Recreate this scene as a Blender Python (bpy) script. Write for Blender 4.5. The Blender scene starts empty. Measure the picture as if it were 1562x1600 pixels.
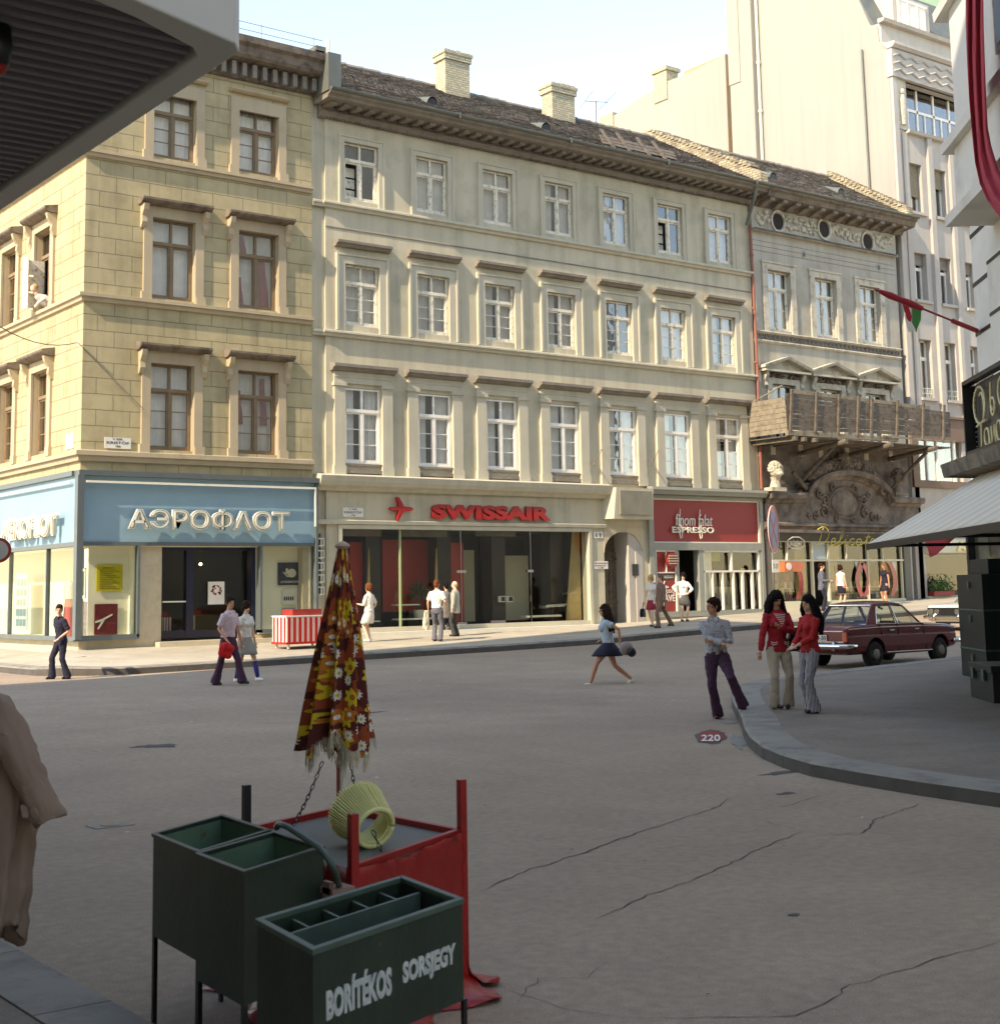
import bpy, bmesh, math, random
from mathutils import Vector, Matrix
random.seed(7)
C = bpy.context.scene.collection
sc = bpy.context.scene
# ---------------------------------------------------------------- camera
PP = (781.0, 630.0); F = 2262.5; EYE = 1.92
def _dir(v):
    return Vector((v[0]-PP[0], v[1]-PP[1], F)).normalized()
_X = _dir((3800., 867.)); _Y = _dir((-940., 954.)); _Y = (_Y - _X*_X.dot(_Y)).normalized()
_Z = -_X.cross(_Y)
if _Z.y > 0: _Z = -_Z
RM = Matrix((_X, _Y, _Z))                       # world = RM @ (right, down, forward)
cam = bpy.data.cameras.new('camera'); camo = bpy.data.objects.new('camera', cam); C.objects.link(camo)
cr, cu_, cf = RM @ Vector((1,0,0)), RM @ Vector((0,-1,0)), RM @ Vector((0,0,1))
camo.matrix_world = Matrix(((cr.x, cu_.x, -cf.x, 0), (cr.y, cu_.y, -cf.y, 0), (cr.z, cu_.z, -cf.z, EYE), (0,0,0,1)))
cam.sensor_fit = 'VERTICAL'; cam.sensor_height = 36; cam.sensor_width = 36
cam.lens = F/1600*36; cam.shift_y = -(800-PP[1])/1600; cam.clip_end = 2000; cam.clip_start = .05
cam.dof.use_dof = True; cam.dof.focus_distance = 27; cam.dof.aperture_fstop = 8
sc.camera = camo
sc.render.resolution_x = 999; sc.render.resolution_y = 1024
# ---------------------------------------------------------------- light
LD = Vector((1.28, .256, -1.0)).normalized()    # the way sunlight travels
world = bpy.data.worlds.new('World'); sc.world = world; world.use_nodes = True
nt = world.node_tree; bg = nt.nodes['Background']
sky = nt.nodes.new('ShaderNodeTexSky'); sky.sky_type = 'NISHITA'; sky.sun_disc = False
sky.sun_elevation = math.asin(-LD.z)
sky.sun_rotation = math.atan2(-LD.x, -LD.y)      # clockwise from +Y
sky.air_density = 1.0; sky.dust_density = .15; sky.ozone_density = 1.8; sky.altitude = 100
nt.links.new(sky.outputs[0], bg.inputs[0]); bg.inputs[1].default_value = .15
sl = bpy.data.lights.new('sun', 'SUN'); sl.energy = 2.0; sl.angle = math.radians(.5); sl.color = (1, .95, .86)
so = bpy.data.objects.new('sun', sl); C.objects.link(so)
so.rotation_euler = LD.to_track_quat('-Z', 'Y').to_euler(); so.location = (0, 0, 60)
sc.view_settings.view_transform = 'Standard'; sc.view_settings.look = 'None'
sc.view_settings.exposure = 1.8; sc.view_settings.gamma = 1
sc.view_settings.use_white_balance = True; sc.view_settings.white_balance_temperature = 8300; sc.view_settings.white_balance_tint = 16
# ---------------------------------------------------------------- helpers
def ray(x, y): return RM @ Vector((x-PP[0], y-PP[1], F))
def atY(x, y, Y): r = ray(x, y); p = r*(Y/r.y); return Vector((p.x, p.y, p.z+EYE))
def atX(x, y, X): r = ray(x, y); p = r*(X/r.x); return Vector((p.x, p.y, p.z+EYE))
def atZ(x, y, z): r = ray(x, y); p = r*((z-EYE)/r.z); return Vector((p.x, p.y, z))
def S(r, g, b):
    f = lambda c: ((c/255+.055)/1.055)**2.4 if c > 10 else c/255/12.92
    return (f(r), f(g), f(b), 1)
WL = {}
def wl(p): return WL.get(p.name, Vector((0,0,0))) if p else Vector((0,0,0))
def tag(o, label=None, cat=None, group=None, kind=None):
    if label: o['label'] = label
    if cat: o['category'] = cat
    if group: o['group'] = group
    if kind: o['kind'] = kind
    return o
def empty(name, loc, label, cat, group=None, rz=0):
    o = bpy.data.objects.new(name, None); C.objects.link(o); o.location = loc; o.rotation_euler.z = rz
    o.empty_display_size = .3; WL[o.name] = Vector(loc)
    return tag(o, label, cat, group)
class MB:
    def __init__(s): s.v = []; s.f = []; s.m = []
    def face(s, pts, m=0):
        n = len(s.v); s.v += [tuple(p) for p in pts]; s.f.append(list(range(n, n+len(pts)))); s.m.append(m)
    def box(s, x0, x1, y0, y1, z0, z1, m=0):
        return s.hexa([(x0,y0,z0),(x1,y0,z0),(x1,y1,z0),(x0,y1,z0),(x0,y0,z1),(x1,y0,z1),(x1,y1,z1),(x0,y1,z1)], m)
    def hexa(s, P, m=0):
        n = len(s.v); s.v += [tuple(p) for p in P]
        for q in ((0,3,2,1),(4,5,6,7),(0,1,5,4),(1,2,6,5),(2,3,7,6),(3,0,4,7)):
            s.f.append([n+i for i in q]); s.m.append(m)
        return s
    def prism(s, poly, fn, a0, a1, m=0):         # fn(u, w, a) -> point
        n = len(poly); b = len(s.v)
        s.v += [tuple(fn(u, w, a0)) for u, w in poly] + [tuple(fn(u, w, a1)) for u, w in poly]
        s.f.append([b+i for i in range(n)]); s.m.append(m)
        s.f.append([b+n+i for i in reversed(range(n))]); s.m.append(m)
        for i in range(n):
            j = (i+1) % n; s.f.append([b+i, b+j, b+n+j, b+n+i]); s.m.append(m)
        return s
    def profx(s, prof, x0, x1, m=0):             # profile in (y, z), run along x
        return s.prism(prof, lambda u, w, a: (a, u, w), x0, x1, m)
    def profy(s, prof, y0, y1, m=0):             # profile in (x, z), run along y
        return s.prism(prof, lambda u, w, a: (u, a, w), y0, y1, m)
    def flat(s, poly, z0, z1, m=0):
        return s.prism(poly, lambda u, w, a: (u, w, a), z0, z1, m)
    def loft(s, rings, cap=True, m=0, close=True):
        k = len(rings[0]); b = len(s.v)
        for r in rings: s.v += [tuple(p) for p in r]
        for i in range(len(rings)-1):
            for j in range(k if close else k-1):
                a = b+i*k+j; c = b+i*k+(j+1) % k
                s.f.append([a, c, c+k, a+k]); s.m.append(m)
        if cap:
            s.f.append([b+j for j in reversed(range(k))]); s.m.append(m)
            s.f.append([b+(len(rings)-1)*k+j for j in range(k)]); s.m.append(m)
        return s
    def tube(s, path, r, seg=8, m=0, cap=True, flat=1.0):
        path = [Vector(p) for p in path]
        rs = r if isinstance(r, (list, tuple)) else [r]*len(path)
        rings = []; up = None
        for i, p in enumerate(path):
            t = (path[min(i+1, len(path)-1)] - path[max(i-1, 0)])
            t = t.normalized() if t.length > 1e-9 else Vector((0,0,1))
            if up is None:
                up = Vector((0,0,1)) if abs(t.z) < .9 else Vector((1,0,0))
            a = t.cross(up); a = a.normalized() if a.length > 1e-6 else t.orthogonal().normalized()
            b = a.cross(t).normalized(); up = b
            rings.append([p + a*math.cos(2*math.pi*k/seg)*rs[i] + b*math.sin(2*math.pi*k/seg)*rs[i]*flat for k in range(seg)])
        return s.loft(rings, cap, m)
    def rings(s, lst, seg=16, m=0, cap=True):    # horizontal elliptical rings: (centre, rx, ry[, angle])
        R = []
        for q in lst:
            c, rx, ry = q[:3]; a0 = q[3] if len(q) > 3 else 0
            ca, sa = math.cos(a0), math.sin(a0)
            R.append([(c[0]+rx*math.cos(t)*ca-ry*math.sin(t)*sa, c[1]+rx*math.cos(t)*sa+ry*math.sin(t)*ca, c[2]) for t in [2*math.pi*k/seg for k in range(seg)]])
        return s.loft(R, cap, m)
    def ball(s, c, r, seg=14, rings=9, m=0, M=None):
        if not isinstance(r, (list, tuple)): r = (r, r, r)
        R = []
        for i in range(rings+1):
            th = math.pi*i/rings; th = min(max(th, .02), math.pi-.02)
            ring = []
            for k in range(seg):
                p = Vector((r[0]*math.sin(th)*math.cos(2*math.pi*k/seg), r[1]*math.sin(th)*math.sin(2*math.pi*k/seg), -r[2]*math.cos(th)))
                if M: p = M @ p
                ring.append(p + Vector(c))
            R.append(ring)
        return s.loft(R, True, m)
    def lathe(s, prof, c=(0,0,0), seg=24, m=0, M=None, cap=True):  # prof (r, z)
        R = []
        for r, z in prof:
            ring = []
            for k in range(seg):
                p = Vector((r*math.cos(2*math.pi*k/seg), r*math.sin(2*math.pi*k/seg), z))
                if M: p = M @ p
                ring.append(p+Vector(c))
            R.append(ring)
        return s.loft(R, cap, m)
    def disc(s, c, r, ax, th, seg=24, m=0):      # short cylinder with axis ax
        ax = Vector(ax).normalized(); a = ax.orthogonal().normalized(); b = ax.cross(a); c = Vector(c)
        return s.loft([[c+ax*h+a*r*math.cos(2*math.pi*k/seg)+b*r*math.sin(2*math.pi*k/seg) for k in range(seg)] for h in (-th/2, th/2)], True, m)
    def xf(s, fn): s.v = [tuple(fn(Vector(p))) for p in s.v]; return s
    def build(s, name, mats, parent=None, smooth=False, bevel=0, local=False, remesh=0, sm_it=3, loc=None, solid=0):
        me = bpy.data.meshes.new(name); me.from_pydata(s.v, [], s.f)
        if not isinstance(mats, (list, tuple)): mats = [mats]
        for m in mats: me.materials.append(m)
        me.polygons.foreach_set('material_index', s.m)
        bm = bmesh.new(); bm.from_mesh(me)
        bmesh.ops.remove_doubles(bm, verts=bm.verts, dist=1e-5) if (smooth and not remesh) else None
        bmesh.ops.recalc_face_normals(bm, faces=bm.faces); bm.to_mesh(me); bm.free()
        if smooth: me.shade_smooth() if hasattr(me, 'shade_smooth') else me.polygons.foreach_set('use_smooth', [True]*len(me.polygons))
        o = bpy.data.objects.new(name, me); C.objects.link(o)
        if parent:
            o.parent = parent
            if not local: o.location = -wl(parent)
            WL[o.name] = Vector((0,0,0))
        else:
            WL[o.name] = Vector((0,0,0))
        if loc is not None: o.location = loc
        if not local and not parent and loc is None and name not in ('road',):
            # put the origin at the base of the mesh
            xs = [v.co for v in me.vertices]
            c = Vector(((min(p.x for p in xs)+max(p.x for p in xs))/2, (min(p.y for p in xs)+max(p.y for p in xs))/2, min(p.z for p in xs)))
            me.transform(Matrix.Translation(-c)); o.location = c; WL[o.name] = c
        if solid:
            md = o.modifiers.new('thick', 'SOLIDIFY'); md.thickness = solid; md.offset = 0
        if bevel:
            md = o.modifiers.new('bevel', 'BEVEL'); md.width = bevel; md.segments = 2; md.limit_method = 'ANGLE'
        if remesh:
            md = o.modifiers.new('remesh', 'REMESH'); md.mode = 'VOXEL'; md.voxel_size = remesh; md.use_smooth_shade = True
            md = o.modifiers.new('smooth', 'SMOOTH'); md.factor = .5; md.iterations = sm_it
        return o
def each(b, name, mats, parent=None, **kw):
    """one object per connected piece"""
    par = list(range(len(b.v)))
    def fd(i):
        while par[i] != i: par[i] = par[par[i]]; i = par[i]
        return i
    for f in b.f:
        for j in f[1:]: par[fd(j)] = fd(f[0])
    G_ = {}
    for f, m in zip(b.f, b.m): G_.setdefault(fd(f[0]), []).append((f, m))
    out = []
    for fs in G_.values():
        c = MB(); ix = {}
        for f, m in fs:
            for i in f:
                if i not in ix: ix[i] = len(c.v); c.v.append(b.v[i])
            c.f.append([ix[i] for i in f]); c.m.append(m)
        out.append(c.build(name, mats, parent, **kw))
    return out
_tx = {}
def rumple(o, strength, scale, mid=.5):
    k = (scale,)
    if k not in _tx: t = bpy.data.textures.new('folds', 'CLOUDS'); t.noise_scale = scale; t.noise_depth = 2; _tx[k] = t
    d = o.modifiers.new('folds', 'DISPLACE'); d.texture = _tx[k]; d.strength = strength; d.mid_level = mid; d.texture_coords = 'LOCAL'
    return o
def wall(mb, fn, u0, u1, w0, w1, holes, depth, m=0, mr=None):
    """plane wall with rectangular openings; fn(u, w, n) -> point, n = depth behind the face"""
    if mr is None: mr = m
    us = sorted(set([u0, u1]+[h[0] for h in holes]+[h[1] for h in holes])); us = [u for u in us if u0 <= u <= u1]
    ws = sorted(set([w0, w1]+[h[2] for h in holes]+[h[3] for h in holes])); ws = [w for w in ws if w0 <= w <= w1]
    for j in range(len(ws)-1):
        run = None
        for i in range(len(us)-1):
            cu, cw = (us[i]+us[i+1])/2, (ws[j]+ws[j+1])/2
            inside = any(h[0] < cu < h[1] and h[2] < cw < h[3] for h in holes)
            if not inside:
                mb.face([fn(us[i], ws[j], 0), fn(us[i+1], ws[j], 0), fn(us[i+1], ws[j+1], 0), fn(us[i], ws[j+1], 0)], m)
                mb.face([fn(us[i], ws[j], depth), fn(us[i+1], ws[j], depth), fn(us[i+1], ws[j+1], depth), fn(us[i], ws[j+1], depth)], mr)
    for h in holes:
        a, b, c, d = h[:4]
        for q in (((a,c),(a,d)), ((b,c),(b,d)), ((a,c),(b,c)), ((a,d),(b,d))):
            mb.face([fn(*q[0], 0), fn(*q[1], 0), fn(*q[1], depth), fn(*q[0], depth)], mr)
_tc = 0
def textmesh(body, o, ux, uz, w, h, depth, mat, name, parent=None, offset=0., shear=0., local=False, spacing=1.0, bevel=0.):
    """lettering fitted into a w x h box whose lower left corner is o; ux, uz unit directions; stands out by depth along ux x uz"""
    cu = bpy.data.curves.new('t', 'FONT'); cu.body = body; cu.size = 1; cu.extrude = .5; cu.offset = offset; cu.shear = shear
    cu.space_character = spacing; cu.resolution_u = 3
    ob = bpy.data.objects.new('t', cu); C.objects.link(ob)
    dg = bpy.context.evaluated_depsgraph_get(); me = bpy.data.meshes.new_from_object(ob.evaluated_get(dg))
    bpy.data.objects.remove(ob)
    vs = [v.co.copy() for v in me.vertices]
    x0, x1 = min(v.x for v in vs), max(v.x for v in vs); y0, y1 = min(v.y for v in vs), max(v.y for v in vs)
    o = Vector(o); ux = Vector(ux).normalized(); uz = Vector(uz).normalized(); n = ux.cross(uz)
    for v in me.vertices:
        c = v.co; v.co = o + ux*((c.x-x0)/(x1-x0)*w) + uz*((c.y-y0)/(y1-y0)*h) + n*((c.z+.5)*depth)
    me.materials.clear(); me.materials.append(mat); me.name = name
    t = bpy.data.objects.new(name, me); C.objects.link(t); WL[t.name] = Vector((0,0,0))
    if parent:
        t.parent = parent
        if not local: t.location = -wl(parent)
    return t
def copy_at(o, loc, parent=None, sub=True):
    c = o.copy(); C.objects.link(c); c.location = loc; c.parent = parent; WL[c.name] = Vector((0,0,0))
    for ch in list(o.children):
        d = ch.copy(); C.objects.link(d); d.parent = c
    return c
# ---------------------------------------------------------------- materials
def mat(name, col, rough=.7, var=.12, scale=3., bump=.15, bscale=40., metal=0., spec=.5, col2=None, c2scale=1.5, c2lo=.5, c2hi=.65, streak=0., coat=0.):
    m = bpy.data.materials.new(name); m.use_nodes = True; t = m.node_tree; N = t.nodes; L = t.links
    p = N['Principled BSDF']; p.inputs['Roughness'].default_value = rough; p.inputs['Metallic'].default_value = metal
    p.inputs['Specular IOR Level'].default_value = spec
    if coat: p.inputs['Coat Weight'].default_value = coat; p.inputs['Coat Roughness'].default_value = .08
    g = N.new('ShaderNodeNewGeometry'); co = g.outputs['Position']
    n1 = N.new('ShaderNodeTexNoise'); n1.inputs['Scale'].default_value = scale; n1.inputs['Detail'].default_value = 6; L.new(co, n1.inputs['Vector'])
    mr = N.new('ShaderNodeMapRange'); mr.inputs[1].default_value = .25; mr.inputs[2].default_value = .75
    mr.inputs[3].default_value = 1-var; mr.inputs[4].default_value = 1+var; L.new(n1.outputs[0], mr.inputs[0])
    base = None
    if col2:
        n2 = N.new('ShaderNodeTexNoise'); n2.inputs['Scale'].default_value = c2scale; n2.inputs['Detail'].default_value = 8; n2.inputs['Roughness'].default_value = .65
        L.new(co, n2.inputs['Vector'])
        r2 = N.new('ShaderNodeMapRange'); r2.inputs[1].default_value = c2lo; r2.inputs[2].default_value = c2hi; L.new(n2.outputs[0], r2.inputs[0])
        mx = N.new('ShaderNodeMix'); mx.data_type = 'RGBA'; mx.inputs[6].default_value = col; mx.inputs[7].default_value = col2
        L.new(r2.outputs[0], mx.inputs[0]); base = mx.outputs[2]
    if streak:
        mp = N.new('ShaderNodeMapping'); mp.inputs['Scale'].default_value = (3.2, 3.2, .22); L.new(co, mp.inputs['Vector'])
        n3 = N.new('ShaderNodeTexNoise'); n3.inputs['Scale'].default_value = 1.; n3.inputs['Detail'].default_value = 7; L.new(mp.outputs[0], n3.inputs['Vector'])
        r3 = N.new('ShaderNodeMapRange'); r3.inputs[1].default_value = .45; r3.inputs[2].default_value = .75; r3.inputs[3].default_value = 1; r3.inputs[4].default_value = 1-streak
        L.new(n3.outputs[0], r3.inputs[0])
        mm = N.new('ShaderNodeMath'); mm.operation = 'MULTIPLY'; L.new(mr.outputs[0], mm.inputs[0]); L.new(r3.outputs[0], mm.inputs[1]); fac = mm.outputs[0]
    else: fac = mr.outputs[0]
    vm = N.new('ShaderNodeVectorMath'); vm.operation = 'SCALE'; L.new(fac, vm.inputs['Scale'])
    if base: L.new(base, vm.inputs[0])
    else: vm.inputs[0].default_value = col[:3]
    L.new(vm.outputs[0], p.inputs['Base Color'])
    if bump:
        n4 = N.new('ShaderNodeTexNoise'); n4.inputs['Scale'].default_value = bscale; n4.inputs['Detail'].default_value = 5; L.new(co, n4.inputs['Vector'])
        b = N.new('ShaderNodeBump'); b.inputs['Strength'].default_value = bump; b.inputs['Distance'].default_value = .01
        L.new(n4.outputs[0], b.inputs['Height']); L.new(b.outputs[0], p.inputs['Normal'])
    m['_vm'] = 1
    return m
def brickify(m, cfn, bw, bh, mortar, dark=.55, off=.5, bump=.5, vary=.0, msmooth=.1):
    """multiply a block pattern into a material made by mat(); cfn: 'xz' or 'sum' or 'roof'"""
    t = m.node_tree; N = t.nodes; L = t.links; p = N['Principled BSDF']
    src = p.inputs['Base Color'].links[0].from_socket
    g = N.new('ShaderNodeNewGeometry'); sx = N.new('ShaderNodeSeparateXYZ'); L.new(g.outputs['Position'], sx.inputs[0])
    ad = N.new('ShaderNodeMath'); ad.operation = 'ADD'; L.new(sx.outputs[0], ad.inputs[0]); L.new(sx.outputs[1], ad.inputs[1])
    cb = N.new('ShaderNodeCombineXYZ')
    if cfn == 'roof': L.new(sx.outputs[0], cb.inputs[0])
    elif cfn == 'yx': L.new(sx.outputs[1], cb.inputs[0])
    else: L.new(ad.outputs[0], cb.inputs[0])
    L.new(sx.outputs[2] if cfn not in ('ground',) else sx.outputs[1], cb.inputs[1])
    b = N.new('ShaderNodeTexBrick'); b.offset = off; b.inputs['Scale'].default_value = 1; b.inputs['Brick Width'].default_value = bw; b.inputs['Row Height'].default_value = bh
    b.inputs['Mortar Size'].default_value = mortar; b.inputs['Mortar Smooth'].default_value = msmooth
    b.inputs['Color1'].default_value = (1-vary, 1-vary, 1-vary, 1); b.inputs['Color2'].default_value = (1+vary*.3,)*3+(1,); b.inputs['Mortar'].default_value = (dark,)*3+(1,)
    nz = N.new('ShaderNodeTexNoise'); nz.inputs['Scale'].default_value = 4; nz.inputs['Detail'].default_value = 3; L.new(g.outputs['Position'], nz.inputs['Vector'])
    vs = N.new('ShaderNodeVectorMath'); vs.operation = 'SCALE'; vs.inputs['Scale'].default_value = .03*bh/.4; L.new(nz.outputs['Color'], vs.inputs[0])
    va = N.new('ShaderNodeVectorMath'); L.new(vs.outputs[0], va.inputs[0]); L.new(cb.outputs[0], va.inputs[1]); L.new(va.outputs[0], b.inputs['Vector'])
    mx = N.new('ShaderNodeVectorMath'); mx.operation = 'MULTIPLY'; L.new(src, mx.inputs[0]); L.new(b.outputs['Color'], mx.inputs[1])
    L.new(mx.outputs[0], p.inputs['Base Color'])
    bp = N.new('ShaderNodeBump'); bp.inputs['Strength'].default_value = bump; bp.inputs['Distance'].default_value = .02; bp.invert = True
    L.new(b.outputs['Fac'], bp.inputs['Height'])
    if p.inputs['Normal'].links:
        L.new(p.inputs['Normal'].links[0].from_socket, bp.inputs['Normal'])
    L.new(bp.outputs[0], p.inputs['Normal'])
    return m
def glass(name, refl=.5, tint=(.8,.82,.8,1), wob=.0):
    m = bpy.data.materials.new(name); m.use_nodes = True; t = m.node_tree; N = t.nodes; L = t.links
    N.remove(N['Principled BSDF']); o = N['Material Output']
    tr = N.new('ShaderNodeBsdfTransparent'); tr.inputs[0].default_value = tint
    gl = N.new('ShaderNodeBsdfGlossy'); gl.inputs['Roughness'].default_value = .02; gl.inputs[0].default_value = (.8,.8,.78,1)
    fr = N.new('ShaderNodeFresnel'); gb_ = N.new('ShaderNodeNewGeometry'); io = N.new('ShaderNodeMapRange')
    io.inputs[3].default_value = 1.5; io.inputs[4].default_value = 1/1.5; L.new(gb_.outputs['Backfacing'], io.inputs[0]); L.new(io.outputs[0], fr.inputs[0])
    ma = N.new('ShaderNodeMath'); ma.operation = 'MULTIPLY_ADD'; ma.inputs[1].default_value = .9 if refl > .3 else .55; ma.inputs[2].default_value = refl*.12; L.new(fr.outputs[0], ma.inputs[0])
    if wob:
        g = N.new('ShaderNodeNewGeometry'); n = N.new('ShaderNodeTexNoise'); n.inputs['Scale'].default_value = 1.3; L.new(g.outputs['Position'], n.inputs['Vector'])
        b = N.new('ShaderNodeBump'); b.inputs['Strength'].default_value = wob; b.inputs['Distance'].default_value = .05
        L.new(n.outputs[0], b.inputs['Height']); L.new(b.outputs[0], gl.inputs['Normal'])
    mx = N.new('ShaderNodeMixShader'); L.new(ma.outputs[0], mx.inputs[0]); L.new(tr.outputs[0], mx.inputs[1]); L.new(gl.outputs[0], mx.inputs[2])
    L.new(mx.outputs[0], o.inputs[0]); return m
M = {}
M['plaster'] = mat('plaster cream', S(198,190,164), .9, .06, .6, .25, 30, col2=S(177,173,148), c2scale=.8, c2lo=.5, c2hi=.68, streak=.2)
M['trim'] = mat('plaster trim', S(194,188,166), .9, .07, 1.2, .25, 30, col2=S(188,175,146), c2scale=2.5, c2lo=.58, c2hi=.8, streak=.14)
M['hood'] = mat('weathered hood', S(137,130,118), .9, .1, 2, .3, 30, col2=S(120,110,98), c2scale=3, c2lo=.42, c2hi=.68)
M['ochre'] = brickify(mat('ochre render', S(185,172,134), .9, .07, .7, .2, 30, col2=S(167,154,118), c2scale=1.1, c2lo=.45, c2hi=.7, streak=.2), 'sum', .98, .44, .012, .5, bump=.6, vary=.06)
M['ochretrim'] = mat('ochre trim', S(182,167,139), .9, .07, 1.2, .25, 30, col2=S(182,161,120), c2scale=2.5, c2lo=.55, c2hi=.8, streak=.12)
M['darktrim'] = mat('sooty trim', S(124,112,97), .9, .15, 2, .4, 25, col2=S(74,66,57), c2scale=3, c2lo=.45, c2hi=.7)
M['grey'] = mat('grey render', S(177,173,158), .92, .08, .8, .35, 25, col2=S(160,154,135), c2scale=.9, c2lo=.48, c2hi=.7, streak=.22)
M['greytrim'] = mat('grey trim', S(198,191,171), .92, .1, 2, .35, 25, col2=S(129,121,106), c2scale=3, c2lo=.5, c2hi=.75, streak=.15)
M['brownstone'] = mat('dark carved stone', S(131,119,107), .9, .15, 1.5, .5, 20, col2=S(78,70,64), c2scale=2.2, c2lo=.4, c2hi=.7, streak=.2)
M['cream'] = mat('cream firewall', S(161,156,144), .9, .05, .5, .25, 20, col2=S(159,153,139), c2scale=.5, c2lo=.45, c2hi=.7, streak=.08)
M['tallstone'] = mat('pale stone', S(181,175,164), .9, .07, 1., .25, 25, col2=S(195,183,166), c2scale=1.2, c2lo=.5, c2hi=.75, streak=.12)
M['brick'] = brickify(mat('yellow chimney brick', S(192,183,153), .9, .2, 6, .4, 40), 'sum', .27, .085, .012, .5, bump=.6, vary=.2)
M['brick2'] = brickify(mat('old firewall brick', S(183,170,140), .9, .25, 4, .5, 40, col2=S(131,118,100), c2scale=2), 'sum', .3, .1, .015, .45, bump=.7, vary=.3)
M['tile'] = brickify(mat('roof tile', S(166,156,142), .9, .3, 9, .4, 30, col2=S(122,111,102), c2scale=6, c2lo=.4, c2hi=.65), 'roof', .19, .105, .02, .4, bump=.4, vary=.4, msmooth=.3)
M['zinc'] = mat('weathered zinc gutter', S(108,112,104), .6, .15, 3, .1, 20, metal=.3)
M['copperpipe'] = mat('red primed pipe', S(150,92,76), .6, .15, 3, .1, 20)
M['brownframe'] = mat('brown window paint', S(134,113,85), .6, .15, 5, .1, 40)
M['whiteframe'] = mat('white window paint', S(244,240,227), .55, .08, 5, .1, 40)
M['palefr'] = mat('worn pale window paint', S(231,225,205), .7, .12, 8, .2, 40, col2=S(151,136,113), c2scale=9, c2lo=.52, c2hi=.7)
M['pane'] = glass('window glass', 1.5, (.9,.9,.88,1), .12)
M['shop'] = glass('shop glass', .1, (.9,.91,.88,1))
M['cardark'] = glass('car glass', .25, (.75,.8,.76,1))
M['curtain'] = mat('net curtain', S(227,222,206), .95, .12, 3, .3, 60)
M['curtainw'] = mat('white curtain', S(250,250,242), .95, .1, 3, .3, 60)
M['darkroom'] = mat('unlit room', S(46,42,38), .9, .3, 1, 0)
M['blue'] = mat('pale blue sign panel', S(112,150,160), .55, .05, 2, .05, 20)
M['steel'] = mat('grey blue frame metal', S(97,106,106), .45, .08, 4, .05, 20, metal=.2)
M['navy'] = mat('navy painted door', S(30,34,52), .4, .1, 4, .05, 20)
M['offwhite'] = mat('off white paint', S(226,222,204), .6, .05, 3, .05, 20)
M['cream2'] = mat('cream display back', S(214,210,182), .8, .04, 2, .05, 20)
M['red'] = mat('red sign enamel', S(170,28,26), .35, .06, 3, .03, 20, coat=.3)
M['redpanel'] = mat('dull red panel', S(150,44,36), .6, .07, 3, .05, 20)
M['redpaint'] = mat('red painted wood', S(160,26,20), .45, .12, 6, .15, 30)
M['stone'] = mat('shop pier stone', S(198,186,158), .85, .12, 2, .3, 25, col2=S(160,148,122), c2scale=2, c2lo=.45, c2hi=.75)
M['darkmarble'] = mat('dark brown column', S(52,44,38), .35, .2, 3, .05, 20)
M['black'] = mat('black paint', S(24,23,24), .4, .2, 5, .05, 30)
M['yellow'] = mat('yellow poster', S(200,186,40), .6, .05, 6, 0)
M['paper'] = mat('white card', S(224,222,210), .7, .05, 6, 0)
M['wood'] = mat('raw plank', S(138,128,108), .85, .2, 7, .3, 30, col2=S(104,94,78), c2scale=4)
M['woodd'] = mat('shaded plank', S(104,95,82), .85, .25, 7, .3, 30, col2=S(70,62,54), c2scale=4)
M['concrete'] = mat('pavement asphalt', S(134,121,105), .9, .1, 2, .4, 60, col2=S(119,107,94), c2scale=.8, c2lo=.4, c2hi=.75)
M['farpave'] = mat('pale pavement', S(182,173,152), .9, .08, 2, .3, 60, col2=S(162,153,131), c2scale=.9, c2lo=.4, c2hi=.75)
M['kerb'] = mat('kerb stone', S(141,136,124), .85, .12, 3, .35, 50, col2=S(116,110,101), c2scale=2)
M['asphalt'] = mat('asphalt', S(165,146,123), .88, .07, 1.2, .5, 90, col2=S(151,132,112), c2scale=.35, c2lo=.35, c2hi=.75)
def grain(m, sc_, lo, hi):
    t = m.node_tree; N = t.nodes; L = t.links; p = N['Principled BSDF']; src = p.inputs['Base Color'].links[0].from_socket
    g = N.new('ShaderNodeNewGeometry'); last = src
    for s_, a, c in ((sc_, lo, hi), (sc_/9, 1-(1-lo)*.45, 1+(hi-1)*.45), (.16, .86, 1.12)):
        n = N.new('ShaderNodeTexNoise'); n.inputs['Scale'].default_value = s_; n.inputs['Detail'].default_value = 3; L.new(g.outputs['Position'], n.inputs['Vector'])
        r = N.new('ShaderNodeMapRange'); r.inputs[1].default_value = .3; r.inputs[2].default_value = .7; r.inputs[3].default_value = a; r.inputs[4].default_value = c; L.new(n.outputs[0], r.inputs[0])
        v = N.new('ShaderNodeVectorMath'); v.operation = 'SCALE'; L.new(last, v.inputs[0]); L.new(r.outputs[0], v.inputs['Scale']); last = v.outputs[0]
    L.new(last, p.inputs['Base Color'])
grain(M['asphalt'], 110, .72, 1.25); grain(M['concrete'], 120, .78, 1.2); grain(M['farpave'], 120, .85, 1.1)
M['patchtar'] = grain_p = mat('repair asphalt', S(104,98,92), .85, .1, 3, .5, 80); grain(grain_p, 110, .75, 1.2)
M['caseblack'] = mat('near black green case', S(26,32,28), .5, .2, 5, .1, 30)
M['kerbface'] = mat('grimy kerb face with painted shade', S(84,79,72), .9, .2, 4, .4, 40)  # darker than the kerb top: grime plus shade put into the colour
M['crack'] = mat('crack tar', S(72,66,63), .95, .2, 5, 0)
M['patch'] = mat('pale spill', S(134,130,122), .9, .2, 6, .2, 40)
M['stain'] = mat('oily stain', S(74,67,62), .7, .15, 6, .2, 40)
M['green'] = mat('dark green painted sheet', S(42,56,42), .45, .25, 4, .15, 30, col2=S(78,82,64), c2scale=16, c2lo=.66, c2hi=.70, streak=.25)
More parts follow.
